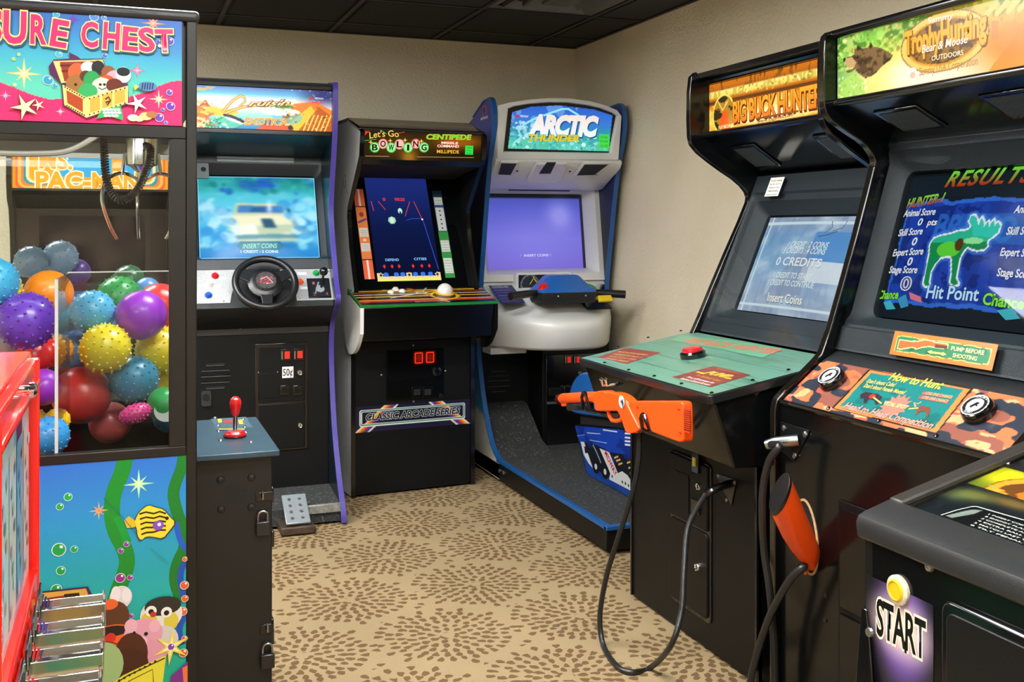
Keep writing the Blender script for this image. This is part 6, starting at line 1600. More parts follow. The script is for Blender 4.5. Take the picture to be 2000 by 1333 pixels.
A.textp('Head to Head Competition', (1646, 798), (1817, 839), .022, '#c89a8a', out='#2a3a48', ow=.03, bold=.03, shear=.15)
A.build(PRINT, trophy, 'camouflage_print')
Fq = Frame(Fp.at(0, 0, .002), Fp.u, Fp.v, WT, Fp.h, trophy)
for (px_, py_), tx in (((1628, 745), 'HUNTER 1'), ((1914, 806), 'HUNTER 2')):
    c = Fq.P(px_, py_ + 1)
    rg = Fq.knob(*c, [(.040, 0), (.040, .012), (.036, .022), (.032, .024), (0, .024)], BLACKTRIM, 'start_button', trophy, 28)
    F7 = Frame(Fq.at(c[0] - .034, c[1] - .034, .0243), Fp.u, Fp.v, .068, .068, trophy)
    E_ = Art.on(F7, .0, .068, .0, .068, 40, '#c8cccc', .0002)
    E_.clip = [(.034 + .0325 * math.cos(2 * PI * i / 40), .034 + .0325 * math.sin(2 * PI * i / 40)) for i in range(40)]
    E_.ell((.034, .034), .030, .030, '#15181a'); E_.ell((.034, .034), .021, .021, '#e2e6e6')
    E_.vpoly([(.024, .028), (.034, .044), (.044, .042), (.040, .036), (.046, .030), (.036, .032), (.030, .022)], '#1c2022')
    E_.text(tx, (.016, .054), (.052, .054), .007, '#e8ecec', bend=.004, bold=.02); E_.text('START', (.022, .009), (.046, .009), .007, '#e8ecec', bend=-.003, bold=.02)
    E_.build(PRINT, rg, 'button_print')
for p in ((1571, 735), (1532, 775), (1618, 798), (1716, 822), (1829, 852), (1600, 700)): Fq.screw(*Fq.P(*p), .006, BLACKTRIM, trophy)
MB().tube([(1.737, yi0, .858), (1.737, yi1, .858)], .008, 8).build('panel_edge_rod', TRIM, trophy)
# front with holster hole, cable plate and door
MB().box(1.735, 1.76, yi0, yi1, .01, .86).build('front_panel', BLACKGLOSS, trophy)
Ff = Frame((1.735, yi1, 0), NY, Z_, WT, .86, trophy)
tri = [Ff.P(1526, 824), Ff.P(1582, 841), Ff.P(1580, 850), Ff.P(1552, 902), Ff.P(1526, 880)]
br = Ff.shape(tri, .004, BLACK, 'cable_plate', trophy, .001)
F5 = Frame(Ff.at(0, 0, .004), NY, Z_, WT, .86, trophy)
for p in ((1531, 837), (1573, 849), (1552, 890)): F5.screw(*F5.P(*p), .009, STEEL, br)
a0 = Ff.P(1640, 1000)[0]
zt, zm_ = Ff.P(1640, 975)[1], Ff.P(1640, 1190)[1]
dr_ = Ff.plate(a0, a0 + .34, .06, zt, .006, BLACK, 'coin_door', trophy, bevel=.003)
F8 = Frame(Ff.at(0, 0, .006), NY, Z_, WT, .86, trophy)
F8.plate(a0 + .012, a0 + .33, zm_ + .01, zt - .018, .005, BLACKGLOSS, 'door_panel', dr_, bevel=.003); F8.plate(a0 + .012, a0 + .33, .07, zm_ - .004, .005, BLACKGLOSS, 'door_panel', dr_, bevel=.003)
for p in ((1613, 1164), (1612, 1212)): Ff.screw(*Ff.P(*p), .007, DARKSTEEL, trophy)
# holster collar: worn wooden rim round the hole
hc = Ff.P(1577, 1049)
def ellring(rx, ry, c, ang, off):
    ca, sa = math.cos(ang), math.sin(ang)
    return [Ff.at(hc[0] + rx * math.cos(t) * ca - ry * math.sin(t) * sa, hc[1] + rx * math.cos(t) * sa + ry * math.sin(t) * ca, off) for t in [2 * PI * i / 36 for i in range(36)]]
ang = math.radians(100)
MB().loft([ellring(.101, .047, hc, ang, .0), ellring(.101, .047, hc, ang, .003), ellring(.095, .041, hc, ang, .003), ellring(.095, .041, hc, ang, .0008)], cap=False).build('holster_rim', mat('raw chipboard edge', '#c8a878', .8, vary=.2, vscale=60), trophy)
MB().loft([ellring(.095, .041, hc, ang, .0008), ellring(.001, .001, hc, ang, .0008)], cap=False).build('holster_hole', MATTE, trophy)
# gun stock standing in the holster
gun2 = thing('toy_gun_stock', 'orange toy gun stock with black butt pad sticking out of a cabinet holster', 'toy gun', tuple(Ff.atp(1575, 1090)))
def sect3(c, ax, s1, s2, n=24):
    """oval section round c, long axis along s1, short along s2"""
    return [c + s1 * math.cos(2 * PI * i / n) + s2 * math.sin(2 * PI * i / n) for i in range(n)]
butt = onx(1525, 968, 1.565)
inn = Ff.atp(1590, 1090, -.0)
d = (inn - butt).normalized()
s1 = Vector((0, .56, -.50)).normalized(); s1 = (onx(1502, 995, 1.565) - onx(1547, 940, 1.565)).normalized(); s2 = d.cross(s1).normalized()
L_ = []
for t, a, b in ((0, .056, .034), (.1, .0565, .0345), (.3, .056, .034), (.5, .052, .032), (.7, .046, .030), (.85, .038, .028), (1.0, .032, .026)):
    c = butt.lerp(inn, t) + Vector((0, 0, -.012)) * math.sin(PI * t)
    L_.append(sect3(c, d, s1 * a * 1.12, s2 * b * 1.35))
MB().loft(L_).build('stock', ORANGE, gun2, angle=60)
MB().loft([sect3(butt - d * .014, d, s1 * .056, s2 * .040), sect3(butt - d * .013, d, s1 * .062, s2 * .0460), sect3(butt + d * .002, d, s1 * .0645, s2 * .0480)]).build('butt_pad', RUBBER, gun2, .002)
MB().loft([sect3(inn + Vector((-.02, 0, -.015)), d, s1 * .022, s2 * .020), sect3(Ff.atp(1583, 1110, .012), d, s1 * .018, s2 * .018)]).build('stock_end', ORANGE, gun2, .004)
cp = [Ff.atp(1584, 1104, .03), onx(1570, 1108, 1.68), onx(1545, 1130, 1.66), onx(1510, 1190, 1.65), onx(1487, 1250, 1.645), onx(1470, 1310, 1.64), onx(1462, 1360, 1.64), onx(1462, 1420, 1.64), fl(1470, 1470)]
MB().tube(spline(cp), .0105, 10).build('cord', CORD, gun2)
# loose hose from the cable plate down beside the cabinet edge
hose = thing('gun_cable', 'black rubber cable looping from a steel fitting down the cabinet front', 'cable', tuple(Ff.atp(1548, 862)))
MB().tube([Ff.atp(1562, 860, .004), Ff.atp(1545, 862, .05), Ff.atp(1536, 866, .065)], [.016, .016, .014], 12).build('steel_fitting', STEEL, hose)
hp_ = [Ff.atp(1538, 865, .06), onx(1522, 872, 1.66), onx(1503, 900, 1.645), onx(1491, 950, 1.64), onx(1489, 1010, 1.64), onx(1493, 1080, 1.65), onx(1503, 1150, 1.66), onx(1510, 1230, 1.68), onx(1513, 1300, 1.69), onx(1512, 1380, 1.69)]
hp_.append(Vector((1.69, hp_[-1].y + .01, .01)))
MB().tube(spline(hp_), .0105, 10).build('hose', CORD, hose)
# ================================================================ pinball table nearest on the right
PX0, PY0, PY1 = 1.27, .98, 1.552
pin = thing('pinball_machine', 'black pinball table with yellow start button on purple decal', 'pinball machine', (1.95, 1.27, 0))
SLOPE = .25
def zt(x): return .815 + (x - PX0) * SLOPE
# cabinet: side walls and front
for y0, y1 in ((PY0, PY0 + .02), (PY1 - .02, PY1)):
    MB().prism([(PX0, .44), (PX0, zt(PX0) - .012), (2.62, zt(2.62) - .012), (2.62, .52)], 'y', y0, y1).build('side_panel', BLACK, pin)
MB().box(PX0, PX0 + .02, PY0 + .02, PY1 - .02, .44, .80).build('front_panel', BLACKGLOSS, pin)
MB().box(2.60, 2.62, PY0 + .02, PY1 - .02, .52, 1.13).build('back_panel', BLACK, pin)
MB().prism([(PX0 + .02, .45), (2.60, .53), (2.60, .55), (PX0 + .02, .47)], 'y', PY0 + .02, PY1 - .02).build('bottom_panel', BLACK, pin)
RAILM = mat('brown black powder rail', '#2c2925', .38, vary=.15, vscale=120, bump=.15, bscale=600)
LOCKM = mat('black crackle lockbar', '#1d1e20', .42, vary=.12, vscale=60, bump=.15, bscale=500, coat=.2)
MB().prism([(PX0 - .010, .782), (PX0 - .014, .812), (PX0 - .008, .824), (PX0 + .005, .830), (PX0 + .068, .848), (PX0 + .068, .834), (PX0 + .02, .815), (PX0 + .004, .782)], 'y', PY0 - .012, PY1 + .012).build('lockbar', LOCKM, pin, .006)
for y0, y1 in ((PY0 - .008, PY0 + .026), (PY1 - .026, PY1 + .008)):
    MB().prism([(PX0 + .06, zt(PX0 + .06) + .006), (PX0 + .06, zt(PX0 + .06) + .020), (2.62, zt(2.62) + .020), (2.62, zt(2.62) + .006)], 'y', y0, y1).build('side_rail', RAILM, pin, .004)
u = Vector((0, -1, 0)); v = Vector((1, 0, SLOPE)).normalized()
Fg = Frame((PX0 + .060, PY1 - .02, zt(PX0 + .060) + .006), u, v, PY1 - PY0 - .04, 1.3, pin)
Fg.plate(0, Fg.w, 0, 1.28, .004, GLASS, 'playfield_glass', pin)
Fa = Frame(Fg.at(0, 0, -.010), u, v, Fg.w, 1.3, pin)
Fa.plate(0, Fg.w, -.02, 1.28, .002, mat('dark playfield', '#141a18', .3, vary=.4, vscale=10), 'playfield', pin)
A = Art.on(Fa, .0, Fg.w, .0, .16, 200, '#141a20', .004)
w_, h_ = A.w, A.h
A.paint(A.Y < .02, '#2c3642')
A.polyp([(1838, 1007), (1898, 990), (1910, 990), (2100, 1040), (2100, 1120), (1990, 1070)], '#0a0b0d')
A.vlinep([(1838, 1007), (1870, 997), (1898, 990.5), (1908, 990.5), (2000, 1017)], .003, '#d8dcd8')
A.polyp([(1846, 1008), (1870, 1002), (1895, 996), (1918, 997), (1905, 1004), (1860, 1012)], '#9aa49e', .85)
for k_ in range(6):
    x, y = 1930 - 7 * k_, 1006 + 4.2 * k_
    A.text(('1 INSERT COINS AND PRESS START BUTTON TO BEGIN', '2 SHOOT FLASHING TARGETS FOR A BONUS BALL', '3 COMPLETE ALL LANES TO LIGHT THE JACKPOT', '4 EXTRA BALL LIT AT FIFTY MILLION POINTS', '5 MATCH LAST TWO NUMBERS FOR A REPLAY', '6 TILT PENALTY BALL IN PLAY ENDS')[k_], A.P(x, y), (A.P(x, y)[0] + .30, A.P(x, y)[1]), .0038, '#e8e8e2', bold=.02)
A.ellp((1868, 965), .05, .03, '#5f6c44', .8, 0, True); A.ellp((1905, 968), .05, .025, '#7a7a3a', .8, 0, True); A.ellp((1980, 985), .06, .02, '#8a6a30', .8, 0, True)  # soft tints carry the painted reflection onto the apron
A.build(PRINT, pin, 'apron_print')
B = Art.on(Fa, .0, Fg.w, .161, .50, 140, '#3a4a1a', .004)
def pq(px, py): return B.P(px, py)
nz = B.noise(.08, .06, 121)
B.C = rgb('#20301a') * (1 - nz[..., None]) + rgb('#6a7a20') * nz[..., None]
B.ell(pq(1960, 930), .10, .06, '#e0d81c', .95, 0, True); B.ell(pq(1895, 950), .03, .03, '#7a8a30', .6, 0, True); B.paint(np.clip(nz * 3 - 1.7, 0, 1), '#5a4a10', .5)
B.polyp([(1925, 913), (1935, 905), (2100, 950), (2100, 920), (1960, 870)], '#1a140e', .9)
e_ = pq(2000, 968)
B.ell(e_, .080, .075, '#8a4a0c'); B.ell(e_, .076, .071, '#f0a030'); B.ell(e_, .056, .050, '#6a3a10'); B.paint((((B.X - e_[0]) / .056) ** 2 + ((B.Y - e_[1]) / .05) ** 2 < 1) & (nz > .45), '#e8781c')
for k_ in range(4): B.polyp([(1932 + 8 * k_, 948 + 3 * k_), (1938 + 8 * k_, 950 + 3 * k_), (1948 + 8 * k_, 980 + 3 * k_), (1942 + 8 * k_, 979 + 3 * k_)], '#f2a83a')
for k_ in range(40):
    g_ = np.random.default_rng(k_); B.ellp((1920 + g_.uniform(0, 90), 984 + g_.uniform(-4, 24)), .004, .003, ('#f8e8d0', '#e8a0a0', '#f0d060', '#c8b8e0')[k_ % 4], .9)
B.build(REFLPRINT, pin, 'painted_reflection')  # hunting marquee's reflection painted on a glowing sheet under the glass
Ff = Frame((PX0, PY1, .44), NY, Z_, PY1 - PY0, .36, pin)
# start decal and button
da, db = Ff.P(1692, 1300), Ff.P(1824, 1330)
D = Art.on(Ff, .003, db[0], .012, Ff.P(1700, 1125)[1], 110, '#121216', .001)
w_, h_ = D.w, D.h
g_ = D.P(1762, 1232)
D.paint(np.exp(-(((D.X - g_[0]) / .068) ** 2 + ((D.Y - g_[1]) / .105) ** 2) ** 2), '#7a58b0', .95)
tw0, tw1 = D.P(1713, 1238), D.P(1808, 1281)
for k_, al in ((1.12, .5), (1.0, .95)): D.ell(((tw0[0] + tw1[0]) / 2, tw0[1] + .030), (tw1[0] - tw0[0]) * .60 * k_, .050 * k_, '#f4e0c8', al, 0, True)
D.text('START', (tw0[0], tw0[1]), (tw1[0], tw0[1]), .062, '#0a0a0c', bold=.025, out='#f8ecd0', ow=.05, spacing=.95)
D.build(PRINT, pin, 'start_decal')
c = Ff.P(1757, 1153)
Ff.knob(*c, [(.026, 0), (.026, .006), (.021, .009), (.019, .009)], mat('worn button ring', '#c8c0a8', .4, vary=.3, vscale=90), 'button_ring', pin, 28)
Ff.knob(*c, [(.0195, .002), (.0195, .010), (.016, .012), (.0155, .010), (0, .011)], mat('yellow start button', '#cdb01c', .3, coat=.4), 'start_button', pin, 28)
Ff.knob(*Ff.P(1816, 1107), [(.0095, 0), (.008, .004), (.004, .006), (0, .006)], STEEL, 'carriage_bolt', pin, 14)
a0 = Ff.P(1848, 1200)[0]; b1 = Ff.P(1860, 1172)[1]
dr_ = Ff.plate(a0, a0 + .30, -.06, b1, .012, BLACKTRIM, 'coin_door', pin, r=.022, bevel=.005)
F9 = Frame(Ff.at(0, 0, .012), NY, Z_, .6, .36, pin)
F9.plate(a0 + .016, a0 + .284, -.05, b1 - .016, .004, BLACK, 'door_panel', dr_, r=.016, bevel=.002)
F9.plate(a0 + .10, a0 + .103, -.05, b1 - .12, .005, MATTE, 'door_slit', dr_)
# legs
def leg(x, y, sx, sy, ztop):
    dx, dy = sx * .035, sy * .03
    def P0(w): return [(x, y), (x + -sx * w, y), (x - sx * w, y - sy * .004), (x - sx * .004, y - sy * .004), (x - sx * .004, y - sy * w), (x, y - sy * w)]
    L1 = [[(p[0] + dx * k, p[1] + dy * k, z) for p in P0(w)] for k, z, w in ((0, ztop, .014), (.1, ztop - .06, .030), (0.25, ztop - .16, .052), (1, .03, .040))]
    o = MB().loft(L1).build('leg', BLACKTRIM, pin, .002)
    MB().lathe([(.022, 0), (.022, .008), (.007, .012), (.007, .04)], (x + dx * 1.0 - sx * .02, y + dy - sy * .02, .0), (0, 0, 1), 12).build('leg_leveller', STEEL, o)
    MB().lathe([(.009, 0), (.008, .005), (0, .007)], (x + sx * .001 + dx * .05, y - sy * .03 + dy * .05, ztop - .035), (sx, 0, 0), 10).build('leg_bolt', STEEL, o)
leg(PX0 - .005, PY1 + .005, -1, 1, .655); leg(PX0 - .005, PY0 - .005, -1, -1, .655); leg(2.625, PY1 + .005, 1, 1, .70); leg(2.625, PY0 - .005, 1, -1, .70)
# back box
MB().box(2.36, 2.66, PY0 - .06, PY1 + .03, 1.16, 1.80).build('backbox', BLACK, pin, .006)
Fx = Frame((2.36, PY1 + .02, 1.22), NY, Z_, .65, .56, pin)
B = Art.on(Fx, .03, .62, .02, .52, 40, '#3a2a6a', .002); B.grad([(0, '#1c1440'), (.5, '#6a3a8a'), (1, '#c88a3a')]); B.build(LIT, pin, 'backglass')
# ================================================================ toy crane with its console and the prizes
CXL, CXR, CYF, CYB = -.60, .160, 2.50, 3.40
crane = thing('crane_machine', 'tall glass toy crane filled with balls, pink and blue undersea artwork', 'crane machine', ((CXL + CXR) / 2, (CYF + CYB) / 2, 0))
FRM = mat('dark bronze frame metal', '#171612', .42, vary=.15, vscale=30, metal=.2)
CAP = mat('grey black vinyl cap', '#2c2f31', .32, vary=.2, vscale=14, bump=.2, bscale=60)
for x0, x1 in ((CXL, CXL + .028), (CXR - .024, CXR)):
    for y0, y1 in ((CYF, CYF + .03), (CYB - .03, CYB)):
        MB().box(x0, x1, y0, y1, .05, 1.826).build('corner_post', FRM, crane, .003)
MB().box(CXL - .004, CXR + .006, CYF - .006, CYB + .004, 1.824, 1.850).build('top_cap', CAP, crane, .010, 3)
MB().box(CXL, CXR, CYF, CYB, .04, .10).build('base', BLACK, crane, .003)
F0 = Frame((CXL + .028, CYF + .004, 0), X_, Z_, CXR - CXL - .052, 1.85, crane)
wx = F0.w
wr = .099 - F0.o.x                                   # window's right edge
for nm, a0, a1, b0, b1 in (('window_rail', 0, wx, 1.554, 1.582), ('window_rail', 0, wx, .826, .848), ('window_stile', wr, wx, .848, 1.554)):
    MB().box(F0.o.x + a0, F0.o.x + a1, CYF, CYF + .026, b0, b1).build(nm, FRM, crane, .002)
MB().box(F0.o.x, CXR - .03, CYF + .006, CYF + .02, 1.582, 1.826).build('marquee_board', FRM, crane)
MB().box(F0.o.x, CXR - .022, CYF + .006, CYF + .02, .10, .826).build('lower_board', FRM, crane)
# ---- marquee print
A = Art((F0.o.x, CYF + .003, 1.584), X_, Z_, .127 - F0.o.x, .240, 320, crane, '#40b8d8')
w_, h_ = A.w, A.h
A.grad([(0, '#5cdcb8'), (.35, '#62dcc4'), (.6, '#46c0dc'), (.85, '#3a8edc'), (1, '#3472cc')])
A.paint(np.clip((A.X - A.P(200, 60)[0]) / .3, 0, 1) * np.clip((A.Y - .08) / .1, 0, 1), '#2f62c4', .6)
wave = [A.P(*p) for p in ((-300, 250), (-300, 170), (-200, 185), (-100, 150), (0, 160), (30, 172), (60, 184), (95, 194), (130, 193), (180, 185), (250, 190), (285, 180), (310, 168), (335, 159), (360, 157), (360, 260))]
A.poly(wave, '#e8246c'); A.paint(A.inpoly(wave), '#f43c8c', .35)
dep = np.clip(.02 + .06 * A.noise(.1, .1, 101), 0, 1)
def starA(p, r, c, c2=None, n=4):
    q_ = A.P(*p); A.vstar(q_, r, r * .16, n, c, PI / 2, c2); A.vstar(q_, r * .62, r * .14, n, c, PI / 4, c2)
def bub(p, r, c, Ar=None):
    Ar = Ar or A
    q_ = Ar.P(*p); Ar.vell(q_, r, r, '#d8f4f8'); Ar.vell(q_, r * .88, r * .88, c); Ar.vpoly([(q_[0] + r * .1, q_[1] + r * .25), (q_[0] + r * .5, q_[1] + r * .15), (q_[0] + r * .55, q_[1] + r * .55), (q_[0] + r * .15, q_[1] + r * .62)], '#f4ffff')
starA((47, 144), .036, '#f4dc8c', '#fff6d0'); starA((143, 38), .018, '#5a4ac8', '#8a3ac8'); starA((299, 46), .028, '#f08a6a', '#ffd0b0'); starA((268, 138), .020, '#e8609a', '#ffd8e8'); starA((310, 194), .022, '#f0e0a0', '#fffbe0'); starA((118, 218), .010, '#a8d8f8'); starA((11, 187), .012, '#a8c8f8'); starA((-80, 90), .03, '#f4dc8c', '#fff6d0')
for p, r, c in (((110, 28), .0075, '#3ab8d8'), ((184, 33), .010, '#5a90d8'), ((203, 35), .006, '#5a90d8'), ((115, 106), .0075, '#48c8dc'), ((94, 157), .011, '#38a8d8'), ((108, 168), .006, '#38a8d8'), ((205, 109), .006, '#4a7ad0'), ((331, 81), .010, '#6a48b8'), ((310, 82), .005, '#5a48c8'), ((37, 107), .004, '#a8e05a'), ((27, 116), .004, '#a8e05a'), ((29, 166), .004, '#c8f08a'), ((331, 181), .007, '#6a50c8'), ((333, 208), .010, '#7a3ac0'), ((311, 230), .010, '#7a4ac8'), ((318, 215), .0045, '#5a48c8'), ((324, 240), .0045, '#5a68d8'), ((312, 90), .004, '#c8f0f8')): bub(p, r, c)
PK, YL = '#ee2a78', '#f2ec9a'
T = dict(out=YL, ow=.035, bold=.032, dshadow='#2a5a78')
A.textp('TREASU', (-200, 66), (49, 85), .066, PK, **T); A.textp('R', (61, 84), (88, 86), .060, PK, **T); A.textp('E', (99, 88), (127, 93), .056, PK, **T)
A.textp('C', (160, 90), (190, 92), .052, PK, **T); A.textp('H', (202, 94), (231, 97), .056, PK, **T); A.textp('E', (240, 97), (267, 100), .050, PK, **T); A.textp('S', (274, 100), (301, 100), .050, PK, **T); A.textp('T', (306, 101), (338, 101), .048, PK, **T)
# chest with plush toys
A.vpolyp([(96, 130), (105, 117), (137, 115), (135, 103), (150, 110), (158, 116), (200, 115), (207, 130), (216, 150), (250, 165), (252, 205), (170, 233), (124, 207), (120, 165), (98, 145)], '#5a1f5a')
A.vpolyp([(104, 120), (200, 117), (213, 150), (120, 163)], '#f0e088'); A.vpolyp([(117, 122), (195, 120), (204, 150), (126, 160)], '#9c3a20'); A.vpolyp([(117, 127), (196, 125), (197, 129), (118, 131)], '#6a2414'); A.vpolyp([(120, 138), (199, 135), (200, 139), (121, 142)], '#6a2414')
for (x, y), rx, ry, c in (((152, 143), .020, .022, '#e86a3a'), ((173, 133), .016, .014, '#d8e0e8'), ((192, 133), .014, .016, '#20242c'), ((212, 143), .015, .016, '#9a5a30'), ((150, 165), .022, .022, '#a8743a'), ((168, 150), .013, .013, '#5a3a2c'), ((226, 152), .020, .016, '#e8b0c8'), ((241, 147), .016, .018, '#e8eef0'), ((241, 141), .014, .010, '#1c2028'), ((210, 158), .014, .012, '#e0562a'), ((180, 160), .018, .024, '#2ca85a'), ((200, 170), .022, .020, '#dcecd8'), ((224, 168), .018, .016, '#6a2a18'), ((172, 178), .020, .016, '#35b868')): A.vell(A.P(x, y), rx, ry, c)
for (x, y) in ((196, 166), (204, 166), (148, 166), (238, 145), (245, 145)): A.vell(A.P(x, y), .003, .003, '#101010')
A.vlinep([(192, 172), (200, 176), (208, 172)], .002, '#303030')
A.vpolyp([(122, 166), (169, 191), (169, 231), (126, 206)], '#f2e28a'); A.vpolyp([(130, 177), (162, 194), (162, 220), (132, 202)], '#b8481f'); A.vpolyp([(169, 191), (250, 168), (250, 202), (169, 231)], '#f2e28a')
for P in (((176, 194), (195, 189), (195, 215), (176, 221)), ((200, 187), (219, 182), (219, 207), (200, 213)), ((224, 180), (244, 175), (244, 199), (224, 205))): A.vpolyp(P, '#e8b84a')
for i in range(9):
    for P, Q in (((125, 170), (167, 193)), ((129, 206), (167, 227)), ((171, 195), (248, 172)), ((171, 226), (248, 201))):
        t = (i + .5) / 9; A.vell(A.P(P[0] + (Q[0] - P[0]) * t, P[1] + (Q[1] - P[1]) * t), .0018, .0018, '#3a2410', 6)
A.vlinep([(206, 195), (212, 190), (216, 197), (210, 206), (207, 200), (214, 199)], .003, '#3a2a18')
A.vpolyp([(188, 233), (200, 214), (236, 208), (240, 225), (240, 236), (215, 228)], '#2fc06a')
for i in range(14): A.vell(A.P(203 + 7 * (i % 5) + 2 * (i // 5), 215 + 6 * (i // 5)), .0045, .003, '#e8f4ec')
def starfish(p, r, c):
    q_ = A.P(*p); A.vstar(q_, r * 1.08, r * .34, 5, '#5a2a2a', PI / 2 + .4); A.vstar(q_, r, r * .28, 5, c, PI / 2 + .4)
starfish((49, 210), .030, '#f2e4c4'); starfish((76, 206), .014, '#f2e4c4'); starfish((268, 203), .024, '#eaf0ec')
A.vell(A.P(288, 170), .020, .011, '#5a90c8'); A.vpolyp([(262, 166), (272, 170), (263, 178)], '#f0e04a')
for i in range(5): A.vlinep([(279 + 5 * i, 163), (277 + 5 * i, 176)], .003, '#1c3a6a')
for p, rx, c in (((260, 231), .012, '#f2e8d8'), ((272, 233), .010, '#e8dcc0'), ((285, 228), .014, '#f0d890'), ((296, 225), .012, '#b87a4a')): A.vell(A.P(*p), rx, rx * .65, c)
A.build(PRINT, crane, 'marquee')
# ---- lower print
A2 = Art((F0.o.x, CYF + .003, .104), X_, Z_, .138 - F0.o.x, .722, 260, crane, '#1c9aa8')
A = A2; w_, h_ = A.w, A.h
A.grad([(0, '#14a878'), (.35, '#12ac8c'), (.6, '#1aaeb0'), (.8, '#2296cc'), (1, '#2a74d4')])
def weed(pts, wd, c):
    c_ = chaikin([A.P(*p) for p in pts], 2)
    A.vline(c_, wd, c)
weed([(245, 890), (240, 920), (222, 960), (217, 1000), (225, 1040), (243, 1070), (250, 1100), (240, 1130), (228, 1160), (222, 1190)], .034, '#0e8c2c')
weed([(228, 1010), (240, 1035), (250, 1060)], .016, '#0a9a3c')
weed([(360, 885), (355, 915), (338, 955), (340, 985), (360, 1040), (362, 1070), (345, 1100), (340, 1135), (355, 1175)], .026, '#0e7a28'); weed([(343, 1020), (352, 1060), (366, 1075)], .012, '#1a5ac8'); weed([(366, 1090), (350, 1120), (358, 1165)], .014, '#1450b8'); weed([(362, 1200), (348, 1230), (356, 1260)], .014, '#1450b8')
weed([(-60, 900), (-80, 1000), (-50, 1100), (-90, 1200)], .03, '#0e8c2c')
def star2(p, r, c, c2): q_ = A.P(*p); A.vstar(q_, r, r * .16, 4, c, PI / 2, c2); A.vstar(q_, r * .75, r * .14, 4, c, PI / 4, c2)
star2((271, 946), .034, '#a8ecb0', '#e0f8c8'); star2((193, 998), .021, '#f4b870', '#f07a4a')
for p, r, c in (((133, 971), .009, '#18a848'), ((117, 990), .008, '#18a848'), ((115, 1074), .015, '#12a24c'), ((145, 1073), .008, '#12a24c'), ((119, 1115), .010, '#12a24c'), ((110, 1152), .012, '#12a24c'), ((247, 1063), .0065, '#8a3a9a'), ((236, 1076), .0065, '#8a3a9a'), ((235, 1129), .011, '#9a2a8a'), ((254, 1128), .0065, '#9a2a8a'), ((256, 1203), .006, '#9a2a8a'), ((344, 1177), .004, '#9a2a8a'), ((361, 1092), .006, '#e8622a'), ((360, 1143), .010, '#e8622a'), ((361, 1169), .008, '#e8622a'), ((357, 1194), .010, '#e8622a'), ((360, 1247), .007, '#e8622a'), ((358, 1275), .010, '#e8622a')): bub(p, r, c, A)
# striped fish
fish = [(262, 1022), (268, 1006), (276, 996), (290, 986), (303, 991), (320, 995), (330, 1008), (343, 1020), (331, 1036), (318, 1052), (300, 1048), (285, 1047), (275, 1056), (268, 1045), (268, 1034)]
fp_ = chaikin(A.px(fish), 1, True); cf = np.mean(np.array(fp_), 0)
A.vpoly([tuple(cf + (np.array(p) - cf) * 1.05) for p in fp_], '#3a2a0c'); A.vpoly(fp_, '#efd83a'); A.vpolyp([(242, 1016), (252, 1008), (263, 1016), (266, 1026), (262, 1030), (248, 1031)], '#d8b82a')
for i in range(5):
    A.vlinep([(272 + i, 1004 + 10 * i), (285, 1000 + 10 * i), (300, 1003 + 9 * i), (312, 999 + 9 * i), (324, 1003 + 8 * i)], .004, '#2a2410')
A.vell(A.P(309, 1026), .012, .011, '#8a4ac0'); A.vell(A.P(311, 1024), .004, .004, '#f4f0ff'); A.vell(A.P(326, 1012), .004, .004, '#101010')
A.vlinep([(203, 972), (240, 1010), (268, 1045)], .0012, '#185a78'); A.vlinep([(295, 1070), (328, 1100)], .0012, '#2a8a8a')
# chest and plush pile
A.vpolyp([(30, 1160), (172, 1145), (182, 1165), (190, 1260), (20, 1280)], '#4a1a4a'); A.vpolyp([(33, 1163), (168, 1149), (178, 1175), (186, 1255), (26, 1270)], '#d8a84a'); A.vpolyp([(88, 1168), (155, 1158), (158, 1200), (90, 1210)], '#8a2a18'); A.vpolyp([(125, 1160), (155, 1157), (157, 1185), (130, 1190)], '#2a1810')
for (x, y), rx, ry, c in (((236, 1166), .024, .026, '#ded8dc'), ((226, 1160), .010, .018, '#ece8ea'), ((247, 1162), .010, .016, '#ece8ea'), ((225, 1205), .030, .036, '#5a3420'), ((214, 1180), .018, .012, '#e8662a'), ((315, 1200), .046, .040, '#e2e0da'), ((318, 1183), .040, .022, '#2a2624'), ((290, 1212), .018, .020, '#d8c848'), ((334, 1212), .016, .020, '#d8c848'), ((295, 1193), .012, .012, '#f0f0ea'), ((325, 1195), .012, .012, '#f0f0ea'), ((318, 1250), .034, .034, '#d0ccc8'), ((222, 1245), .052, .030, '#e8622a'), ((220, 1232), .034, .012, '#1a1412'), ((216, 1245), .011, .011, '#d02a20'), ((280, 1238), .042, .036, '#e0a0b4'), ((256, 1222), .014, .016, '#e8b0c0'), ((302, 1222), .012, .014, '#e8b0c0'), ((285, 1278), .046, .034, '#dc98ae'), ((272, 1252), .018, .012, '#ecb8c8'), ((256, 1278), .036, .050, '#4a2012'), ((250, 1300), .044, .040, '#401a0e'), ((195, 1300), .050, .055, '#9ab878'), ((150, 1310), .05, .04, '#8ab070')): A.vell(A.P(x, y), rx, ry, c, 20)
for (x, y), r in (((295, 1194), .006), ((325, 1196), .006), ((262, 1235), .0035), ((285, 1237), .0045)): A.vell(A.P(x, y), r, r, '#140c0a', 12)
A.vell(A.P(299, 1199), .007, .006, '#c03028', 12); A.vlinep([(192, 1250), (220, 1254), (248, 1262)], .002, '#5a1a08')
A.vpolyp([(205, 1345), (240, 1318), (320, 1280), (324, 1282), (316, 1345)], '#e0d83a'); A.vlinep([(215, 1340), (250, 1318), (322, 1284)], .003, '#3a3010'); A.vlinep([(250, 1330), (298, 1306), (300, 1340)], .002, '#3a3010')
for i in range(8): A.vell(A.P(233 + 10 * i, 1328 - 5.3 * i), .003, .003, '#241c0c', 8)
